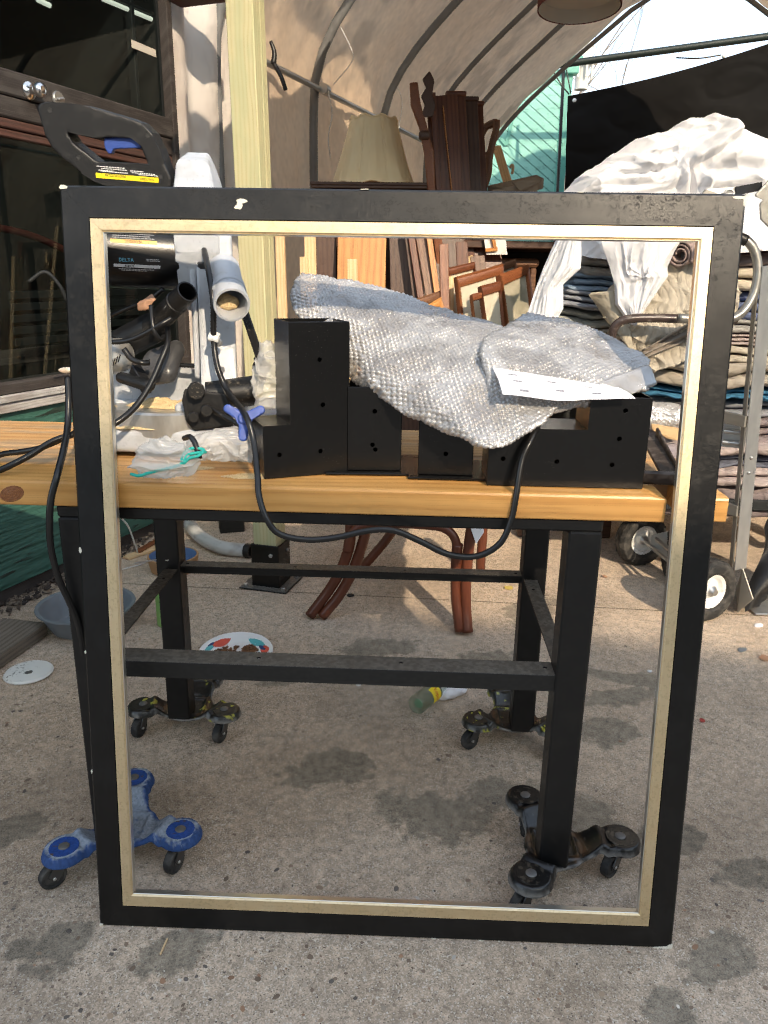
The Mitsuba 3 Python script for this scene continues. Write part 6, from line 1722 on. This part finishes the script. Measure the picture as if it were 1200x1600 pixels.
for t, dz in ((.56, .0), (.20, .0)):
    c = U0 + up_dir * t
    part(hc, "cross_rail", bar(c + V(-.03, .0, 0), c + V(-.32, .62, .0), .045, .016, (0, 0, 1)), "galvanised_dark")
hb = [(1.065, 2.900, 1.212), (1.159, 2.900, 1.209), (1.244, 2.905, 1.208), (1.300, 2.910, 1.236), (1.335, 2.920, 1.299), (1.341, 2.925, 1.377), (1.323, 2.930, 1.443), (1.292, 2.935, 1.482), (1.250, 2.940, 1.497), (1.194, 2.950, 1.514)]
hp_ = part(hc, "handle_loop", tube(spline(hb, 8), .0165, 14), "zinc_dull", True, label="bent steel tube handle")
gr0 = [(1.316, 2.932, 1.465), (1.287, 2.936, 1.484), (1.250, 2.940, 1.497), (1.194, 2.950, 1.514)]
part(hp_, "grip", tube(spline(gr0[1:], 5), .0195, 14), "grey_plastic_black", True)
part(hc, "latch_plate", hull([V(*q) + V(0, k, 0) for q in ((1.077, 2.850, 1.627), (1.088, 2.850, 1.644), (1.192, 2.860, 1.654), (1.192, 2.860, 1.638), (1.139, 2.850, 1.628)) for k in (0, .02)]), "zinc_dull")
part(hc, "latch_ring", tube(spline([(1.141, 2.830, 1.628), (1.151, 2.830, 1.641), (1.166, 2.830, 1.641), (1.176, 2.830, 1.631), (1.166, 2.830, 1.623)], 5), .004, 8), "zinc", True)
part(hc, "latch_arm", bar((1.190, 2.860, 1.640), (1.297, 2.900, 1.662), .028, .01, (0, 0, 1)), "black_plastic")
bracket = Polygon([(0, 0), (.05, .06), (.10, .07), (.14, .03), (.14, -.09), (.10, -.13), (.03, -.075), (.02, -.03), (.035, -.012)])
part(hc, "hook_plate", mv(soft(prism(bracket.buffer(.006), .008), .008, 2), basis((1, 0, 0), (0, 0, 1), (0, -1, 0), V(*(1.266, 2.860, 1.629)))), "zinc_dull", True)
br = part(hc, "axle_plate", mv(box(.10, .10, .008, ch=.002), basis((.9, -.43, 0), (0, 0, 1), (-.43, -.9, 0), V(*(1.402, 3.060, 0.750)))), "galvanised")
for dz in (.025, -.02):
    part(br, "bolt", tube([V(*(1.386, 3.050, 0.744)) + V(-.03, -.008, dz), V(*(1.386, 3.050, 0.744)) + V(.035, -.03, dz)], .009, 10), "zinc", 40)
solid("black_plastic_sheet", grid(lambda u, v: np.stack([1.56 + .35 * u + .04 * np.sin(v * 5), 3.0 + .12 * u + .05 * np.sin(u * 9 + v * 4), .02 + .36 * (1 - v) + .02 * np.sin(u * 14)], -1), 30, 30), "grey_plastic_black", "slumped black plastic sheet behind the hand truck upright", "plastic sheet", True)

# ------------------------------------------------------------------ folded moving blankets stacked on a platform
pt_ = thing("platform", "dark platform cart that carries the stack of folded blankets", "cart")
part(pt_, "deck", box(1.3, .75, .05, (1.62, 3.62, .40), .006), "dull_dark")
for x in (1.35, 2.2):
    part(pt_, "deck_beam", box(.06, .7, .06, (x, 3.62, .344), .004), "dull_dark")
    for y in (3.35, 3.9):
        part(pt_, "wheel", cyl((x - .02, y, .12), (x + .02, y, .12), .119, 24), "rubber", 30)
        part(pt_, "fork", box(.05, .05, .15, (x + .05, y, .24), .004), "dull_dark")
sb = thing("stack_bench", "dark low bench under the left part of the blanket stack", "bench")
part(sb, "top", box(.60, .50, .04, (.98, 3.76, .545), .006), "walnut")
for x in (.75, 1.20):
    part(sb, "leg", box(.05, .05, .52, (x, 3.96, .262), .004), "walnut")


def blanket(label, x0, x1, z0, z1, yf, depth, layers, col, seed, sag=0.012, lag=.03, tiltz=0.0, skew=0.0):
    rnd = np.random.default_rng(seed)
    ms = []
    h = (z1 - z0) / layers
    for i in range(layers):
        nx, na = 40, 28
        u = np.linspace(0, 1, nx); a = np.linspace(0, 2 * np.pi, na, endpoint=False)
        y_f = yf + rnd.uniform(0, lag) * (i > 0); xa, xb = x0 + rnd.uniform(0, lag) * (i > 0), x1 - rnd.uniform(0, lag) * (i > 0)
        end = np.clip(np.minimum(u, 1 - u) * (x1 - x0) / (h * .7), 0, 1); end = np.sqrt(np.clip(1 - (1 - end) ** 2, 0, 1)) * .97 + .03
        ca, sa = np.cos(a), np.sin(a)
        sy = np.sign(ca) * np.abs(ca) ** .35; sz = np.sign(sa) * np.abs(sa) ** .75
        X = np.repeat((xa + (xb - xa) * u)[:, None], na, 1)
        hh = np.minimum(depth / 2, .999)
        Y = y_f + depth / 2 + sy * (depth / 2 - h * .25 * (1 - end[:, None]))
        Z = z0 + h * (i + .5) + sz * h * .515 * end[:, None]
        P = np.stack([X, Y, Z], -1).reshape(-1, 3)
        f = []
        for q in range(nx - 1):
            for j in range(na):
                A, B, C_, D_ = q * na + j, q * na + (j + 1) % na, (q + 1) * na + (j + 1) % na, (q + 1) * na + j
                f += [(A, B, C_), (A, C_, D_)]
        k = len(P); P = np.vstack([P, P[:na].mean(0), P[-na:].mean(0)])
        f += [(k, (j + 1) % na, j) for j in range(na)] + [(k + 1, (nx - 1) * na + j, (nx - 1) * na + (j + 1) % na) for j in range(na)]
        ms.append(trimesh.Trimesh(P, f, process=False))
    m = cat(ms)
    v = m.vertices
    w = (meshkit.fbm(v * V(7, 7, 4) + seed, 3, seed % 7) - .5) * .055 + (meshkit.noise(v * V(26, 26, 40) + seed, 3) - .5) * .006
    t = (v[:, 0] - x0) / (x1 - x0)
    v = v + np.stack([0 * w, w * 1.4, w * .8 - sag * np.sin(t * 3.1) + tiltz * t], -1)
    v[:, 1] += skew * (v[:, 0] - x0)
    m = trimesh.Trimesh(v, m.faces, process=False)
    solid("folded_blanket", m, "quilt_cloth", label, "blanket", True, color=tint(m, col, .16, 9, seed), group="folded moving blankets in the stack")


BEIGE, TAN, MAUVE, GREY, SLATE, BLUE, NAVY, SAGE, PINK, CREAM = (.42, .38, .31), (.34, .305, .255), (.23, .19, .19), (.32, .31, .29), (.24, .25, .275), (.22, .29, .37), (.13, .14, .18), (.36, .36, .32), (.37, .31, .295), (.50, .445, .36)
YB = 3.18
def Z(v, Y=3.18):
    b = (800 - v) / 1200.7
    return 1.35 + Y * (-math.sin(PITCH) + b * math.cos(PITCH)) / (math.cos(PITCH) + b * math.sin(PITCH))
def X(u, v, Y=3.18):
    b = (800 - v) / 1200.7
    return ((u - 600) / 1200.7 - .016 * b) * Y / (math.cos(PITCH) + b * math.sin(PITCH))
rows = [  # px left, right, top, bottom, layers, colour, front, label
    (1010, 1290, 744, 800, 2, MAUVE, 0.10, "dusty mauve blanket at the very bottom of the stack"),
    (1010, 1290, 720, 747, 2, PINK, 0.05, "pinkish blanket second from the bottom of the stack"),
    (1030, 1290, 700, 721, 2, NAVY, 0.09, "thin navy blanket between two pinkish ones near the bottom"),
    (1020, 1290, 682, 702, 1, PINK, 0.04, "pinkish grey blanket just below the bubble wrap roll"),
    (1060, 1290, 640, 682, 3, MAUVE, 0.10, "mauve blanket behind the hand truck bracket"),
    (1000, 1290, 612, 641, 2, SLATE, 0.12, "slate grey blanket under the bright blue ones"),
    (1010, 1290, 596, 614, 2, (.05, .16, .27), 0.06, "bright blue thin blanket half way down the stack"),
    (1005, 1290, 551, 597, 2, TAN, 0.02, "thick beige grey blanket above the bright blue one"),
    (1030, 1290, 527, 553, 2, BEIGE, 0.05, "beige blanket just below the brown pipe rail"),
    (1060, 1290, 508, 528, 3, PINK, 0.09, "pink and grey thin blanket behind the tube handle"),
    (1060, 1290, 486, 509, 2, GREY, 0.09, "grey blanket behind the tube handle, under the navy one"),
    (1070, 1290, 440, 486, 3, (.12, .15, .26), 0.12, "folded navy blue blanket right of the frame, beside the tube handle"),
    (1060, 1290, 402, 441, 2, CREAM, 0.08, "cream blanket right of the frame, above the navy one"),
    (1050, 1290, 345, 403, 3, MAUVE, 0.06, "mauve grey blanket on top of the right stack, under the sheets"),
    (862, 1005, 520, 552, 2, PINK, 0.10, "pale pink blanket at the bottom of the left stack behind the pipe rail"),
    (866, 985, 497, 524, 3, CREAM, 0.04, "cream blanket folded in loose layers, low in the left stack"),
    (858, 965, 474, 502, 2, SAGE, 0.08, "sage grey blanket above the cream one in the left stack"),
    (878, 1000, 446, 476, 3, SLATE, 0.02, "slate grey rolled blanket under the light blue one"),
    (888, 1000, 419, 448, 3, BLUE, 0.05, "light blue folded blanket in the left stack between the hanging sheets"),
    (908, 1000, 390, 421, 2, GREY, 0.06, "dark grey brown blanket above the light blue one"),
    (915, 1000, 355, 392, 2, (.09, .10, .14), 0.10, "dark navy blanket at the top of the left stack, under the sheets"),
    (1038, 1100, 398, 440, 2, MAUVE, 0.03, "mauve brown folded blanket right of the hanging sheet corner"),
]
for i, (ua, ub, va, vb_, n_, col, dy, lb) in enumerate(rows):
    Y = YB + dy
    blanket(lb, X(ua, (va + vb_) / 2, Y), X(ub, (va + vb_) / 2, Y), Z(vb_, Y), Z(va, Y), Y, .50 if ua > 900 else .42, n_, col, 40 + i)
# a rolled end, and the big beige quilt hanging over the stack's front
def roll(label, c0, c1, r, col, seed):
    p0, p1 = V(*c0), V(*c1)
    d = (p1 - p0) / np.linalg.norm(p1 - p0)
    s = np.cross(V(0, 0, 1), d); s /= np.linalg.norm(s); t_ = np.cross(d, s)
    def f(u, v):
        a = v * 2 * np.pi * 2.6
        rr = r * (.28 + .72 * v) * (1 + .06 * np.sin(u * 7))
        return p0 + np.outer(u * np.linalg.norm(p1 - p0), d) + (rr * np.cos(a))[:, None] * s + (rr * np.sin(a))[:, None] * t_
    m = thick(grid(f, 24, 90), .008)
    m = puff(m, .005, 18, seed)
    solid("folded_blanket", m, "quilt_cloth", label, "blanket", True, color=tint(m, col, .12, 10, seed), group="folded moving blankets in the stack")


roll("mauve blanket with a rolled end beside the frame's upper right corner", (1.113, 3.100, 1.437), (1.374, 3.350, 1.504), .048, (.33, .255, .235), 4)


def drape(u, v):
    x = np.interp(u, [0, .12, .3, .55, .8, 1], [.855, .90, .97, 1.12, 1.26, 1.36])
    zt = np.interp(u, [0, .1, .3, .5, .8, 1], [1.285, 1.325, 1.36, 1.40, 1.43, 1.44])
    zl = np.interp(u, [0, .12, .3, .45, .6, 1], [1.20, 1.155, 1.06, 1.00, 1.03, 1.13])
    z = zt + (zl - zt) * v
    y = 3.20 - .10 * np.sin(np.clip(v * 1.25, 0, 1) * np.pi * .62) - .03 * np.sin(u * 3.0)
    q = np.stack([x, y, z], -1)
    w = .05 * (meshkit.fbm(q * V(7, 3, 7) + 3, 3, 5) - .5) + .018 * (1 - np.abs(2 * meshkit.noise(np.stack([x * 10 + z * 16, 0 * x, z * 6 - x * 5], -1), 8) - 1)) ** 3
    q[:, 1] -= w + .007 * np.abs(np.sin((x + .10 * z + .012 * np.sin(z * 45 + x * 9)) * np.pi * 30)) ** .6
    return q


dm = thick(grid(drape, 230, 110), -.014)
solid("draped_quilt", dm, "quilt_cloth", "big beige quilted blanket hanging over the front of the stack behind the pipe rail", "blanket", True, color=tint(dm, (.44, .395, .32), .14, 9, 3))


def flap(u, v):
    a, b_ = V(.905, 3.085, 1.315), V(.975, 3.05, 1.045)
    c, d = V(.79, 3.14, 1.285), V(.86, 3.13, 1.19)
    P = np.outer((1 - u) * (1 - v), c) + np.outer(u * (1 - v), a) + np.outer(u * v, b_) + np.outer((1 - u) * v, d)
    P[:, 1] -= .03 * np.sin(u * np.pi) + .02 * (meshkit.fbm(P * 9, 2, 5) - .5)
    return P


fm_ = thick(grid(flap, 40, 30), -.02)
solid("folded_blanket", fm_, "quilt_cloth", "beige blanket with a stitched edge folded down left of the pipe rail", "blanket", True, color=tint(fm_, (.43, .385, .30), .12, 10, 6), group="folded moving blankets in the stack")
# strap-like twisted edge crossing the quilt
def strap(u, v):
    p = np.outer(1 - u, (0.994, 3.030, 1.072)) + np.outer(u, (1.244, 3.050, 1.200))
    p[:, 2] += (v - .5) * (.035 + .05 * u)
    p[:, 1] += .012 * np.sin(v * 12)
    return p
sm_ = thick(grid(strap, 40, 16), .006)
solid("strap", sm_, "quilt_cloth", "grey brown twisted cloth band crossing the beige quilt", "strap", True, color=tint(sm_, (.27, .235, .20), .15, 12, 8))
# brown pipe rail before the blankets
solid("pipe_rail", tube(spline([(0.898, 3.020, 0.801), (0.876, 3.000, 0.955), (0.855, 2.980, 1.079), (0.850, 2.970, 1.151), (0.866, 2.965, 1.187), (0.909, 2.960, 1.204), (0.992, 2.960, 1.208), (1.088, 2.960, 1.207), (1.173, 2.965, 1.206), (1.312, 2.980, 1.205)], 8), .0165, 14), "brown_pipe", "dark brown bent pipe rail in front of the blankets", "rail", True)
# bubble wrap roll and kraft paper in the stack
rl = wrinkle(soft(hull([V(*q) + V(*o) * .055 for q in ((1.053, 3.160, 0.805), (1.245, 3.140, 0.798)) for o in trimesh.creation.icosphere(subdivisions=1).vertices]), .012, 3), .008, 8)
rl = tm(man(rl).refine_to_length(.005))
solid("bubble_wrap_roll", bubbles(trimesh.Trimesh(rl.vertices, rl.faces, process=True), .012, .003, 2), "wrap_skin", "bunched bubble wrap stuffed in the stack under the blue blanket", "wrap", True)
solid("kraft_paper", wrinkle(soft(hull([V(*q) + V(0, k, 0) for q in ((1.076, 3.080, 0.788), (1.200, 3.070, 0.766), (1.198, 3.050, 0.722), (1.133, 3.060, 0.735), (1.081, 3.070, 0.764)) for k in (0, .012)]), .01, 1), .004, 3), "kraft_light", "folded kraft paper with a dark scribble under the bubble wrap", "paper", True)
solid("grey_cloth", wrinkle(soft(hull([V(*q) + V(*o) * .03 for q in ((1.102, 3.100, 0.670), (1.228, 3.080, 0.658), (1.246, 3.100, 0.577), (1.145, 3.120, 0.584)) for o in trimesh.creation.icosphere(subdivisions=1).vertices]), .014, 3), .012, 11), "plum_cloth", "crumpled plum grey cloth behind the bench end", "cloth", True)

# ------------------------------------------------------------------ the white sheets
def ridged(q, seed, k=1.0):
    return (1 - np.abs(2 * meshkit.noise(q * k, seed) - 1))


# long folds of the heap: crest lines (x, z) with their height and width, as they run over the front
FOLDS = []
for pts, h, w in (
        ([(1090, 175), (1105, 158), (1150, 150), (1172, 164), (1168, 189), (1144, 210), (1109, 228)], .055, .030),
        ([(1200, 160), (1165, 196), (1130, 217), (1095, 238), (1088, 266), (1092, 300)], .060, .032),
        ([(930, 266), (976, 241), (1025, 210), (1070, 189), (1092, 182)], .050, .030),
        ([(990, 227), (1032, 241), (1065, 236), (1082, 226)], .045, .022),
        ([(938, 259), (976, 252), (1018, 245), (1032, 256)], .030, .020),
        ([(895, 297), (948, 276), (990, 266), (1060, 259), (1090, 250)], .040, .030),
        ([(920, 299), (960, 290), (1010, 285), (1060, 272), (1085, 262)], .028, .022),
        ([(1112, 238), (1150, 228), (1190, 230), (1230, 240)], .050, .040),
        ([(1105, 262), (1140, 268), (1180, 268), (1225, 262)], .035, .030),
        ([(1200, 200), (1175, 216), (1140, 245), (1125, 275), (1120, 310)], .030, .022),
        ([(1100, 195), (1125, 185), (1150, 186)], -.050, .022), ([(1025, 225), (1055, 222), (1085, 214)], -.040, .018),
        ([(975, 262), (1015, 256), (1050, 248)], -.035, .014), ([(1092, 232), (1100, 262), (1104, 300)], -.040, .016)):
    FOLDS.append((spline([(X(q[0], q[1], 3.1), Z(q[1], 3.1), 0) for q in pts], 6)[:, :2], h, w))


def fold_field(x, z):
    d = np.zeros_like(x)
    for line, h, w in FOLDS:
        best = np.full(len(x), 9.0); end = np.zeros(len(x))
        for i in range(len(line) - 1):
            a, b_ = line[i], line[i + 1]
            e = b_ - a; L = np.dot(e, e) + 1e-12
            t = np.clip(((x - a[0]) * e[0] + (z - a[1]) * e[1]) / L, 0, 1)
            r = np.hypot(x - a[0] - t * e[0], z - a[1] - t * e[1])
            k = r < best
            best = np.where(k, r, best); end = np.where(k, (i + t) / (len(line) - 1), end)
        taper = np.clip(np.minimum(end, 1 - end) / .18, .25, 1)
        q = best / w
        d += h * taper * np.where(q < 1, (1 - q * q) ** 1.2, 0)
    return d


def sheets(u, v):
    x = .70 + 1.25 * u
    sil = np.interp(x, [.70, .78, .86, .94, 1.02, 1.10, 1.20, 1.32, 1.42, 1.60, 1.95], [1.655, 1.735, 1.78, 1.83, 1.875, 1.91, 1.95, 1.955, 1.91, 1.86, 1.75])
    zb = np.interp(x, [.70, .80, .92, 1.05, 1.2, 1.3, 1.5, 1.95], [1.50, 1.48, 1.47, 1.46, 1.47, 1.50, 1.52, 1.50])
    a = np.clip(v / .62, 0, 1) * np.pi * .60 + .30
    low = np.clip((v - .62) / .38, 0, 1)
    ae = np.pi * .60 + .30
    z_end = zb + (sil - zb) * np.sin(ae) ** .85
    ys = 3.42 + .34 * np.cos(a) - .05 * low
    zs = np.where(v > .62, z_end + (zb - .06 - z_end) * low, zb + (sil - zb) * np.clip(np.sin(a), 0, 1) ** .85)
    P = np.stack([x, ys, zs], -1)
    n_ = np.stack([0 * x, -np.sin(np.clip(a, .3, 2)), np.cos(np.clip(a - .3, 0, 1.5))], -1)
    warp = meshkit.fbm(P * 4 + 1, 3, 3)
    wx, wz = x + .05 * (warp - .5), zs + .05 * (meshkit.fbm(P * 4 + 8, 3, 4) - .5)
    front = np.clip((v - .12) / .12, 0, 1)
    lump = meshkit.fbm(P * V(5, 4, 5) + 7, 2, 11) - .5
    gather = ridged(np.stack([x * 8 - zs * 9 + 2.2 * warp, zs * 5 + x * 5, 0 * x], -1), 13)
    fine = ridged(np.stack([x * 19 - zs * 17 + 3 * warp, zs * 11 + x * 9 + 2 * warp, 0 * x], -1), 17)
    d = .075 * lump + fold_field(wx, wz) * front * .9 + .020 * (gather ** 3 - .25) + .007 * (fine ** 4 - .2)
    d = d * np.clip(v / .1, 0, 1)
    return P + n_ * d[:, None]


ws = thing("white_sheets", "heap of crumpled white cotton sheets on top of the blanket stack", "sheets")
part(ws, "heap", grid(sheets, 380, 300), "white_cotton", True)


def tail(left, right, y, seed, folds=6.0, amp=.018, lean=(0, 0)):
    L, R = np.array(left, float), np.array(right, float)
    def f(u, v):
        vl = np.clip(v, 0, 1)
        lx, lz = np.interp(vl, np.linspace(0, 1, len(L)), L[:, 0]), np.interp(vl, np.linspace(0, 1, len(L)), L[:, 1])
        rx, rz_ = np.interp(vl, np.linspace(0, 1, len(R)), R[:, 0]), np.interp(vl, np.linspace(0, 1, len(R)), R[:, 1])
        x, z = lx + (rx - lx) * u, lz + (rz_ - lz) * u
        q = np.stack([u * folds + .8 * meshkit.noise(np.stack([u * 2, v * 2, 0 * u], -1), seed), v * 1.3, 0 * u], -1)
        w = amp * (ridged(q, seed) ** 1.5 - .4) * (.35 + .65 * np.abs(v - .45)) + .5 * amp * (ridged(q * 2.3 + 4, seed + 2) ** 2 - .3) + .03 * (meshkit.fbm(np.stack([x * 6, z * 6, 0 * x], -1), 2, seed) - .5)
        # pinch point from which creases radiate
        du, dv = u - .5, (v - .55)
        an = np.arctan2(dv, du)
        w += amp * (.5 if seed == 3 else .05) * (ridged(np.stack([an * 2.6, 0 * an, 0 * an + seed], -1), seed + 5) ** 2 - .3) * np.exp(-(du * du + dv * dv) / .10)
        return np.stack([x, y - w - .05 * np.sin(np.pi * u) + lean[1] * v, z], -1)
    return f


def XZ(u, v, Y):
    q = (X(u, v, Y), Z(v, Y))
    return q
Yt = 3.05
part(ws, "hanging_corner", thick(grid(tail([XZ(930, 330, Yt), XZ(940, 378, Yt), XZ(952, 410, Yt), XZ(960, 440, Yt), XZ(962, 470, Yt), XZ(984, 500, Yt)], [XZ(1085, 330, Yt), XZ(1057, 376, Yt), XZ(1043, 410, Yt), XZ(1043, 425, Yt), XZ(1025, 450, Yt), XZ(988, 503, Yt)], Yt, 3, 5, .028), 90, 110), .0012), "white_cotton", True, label="pointed corner of the sheet hanging inside the frame")
Yt = 3.0
part(ws, "hanging_corner", thick(grid(tail([XZ(895, 330, Yt), XZ(868, 372, Yt), XZ(850, 412, Yt), XZ(836, 450, Yt), XZ(822, 490, Yt), XZ(800, 520, Yt), XZ(792, 545, Yt)], [XZ(935, 330, Yt), XZ(908, 372, Yt), XZ(907, 415, Yt), XZ(880, 440, Yt), XZ(879, 478, Yt), XZ(862, 508, Yt), XZ(850, 545, Yt)], Yt, 8, 4, .03), 80, 110), .0012), "white_cotton", True, label="long tail of the sheet hanging at the left of the stack")
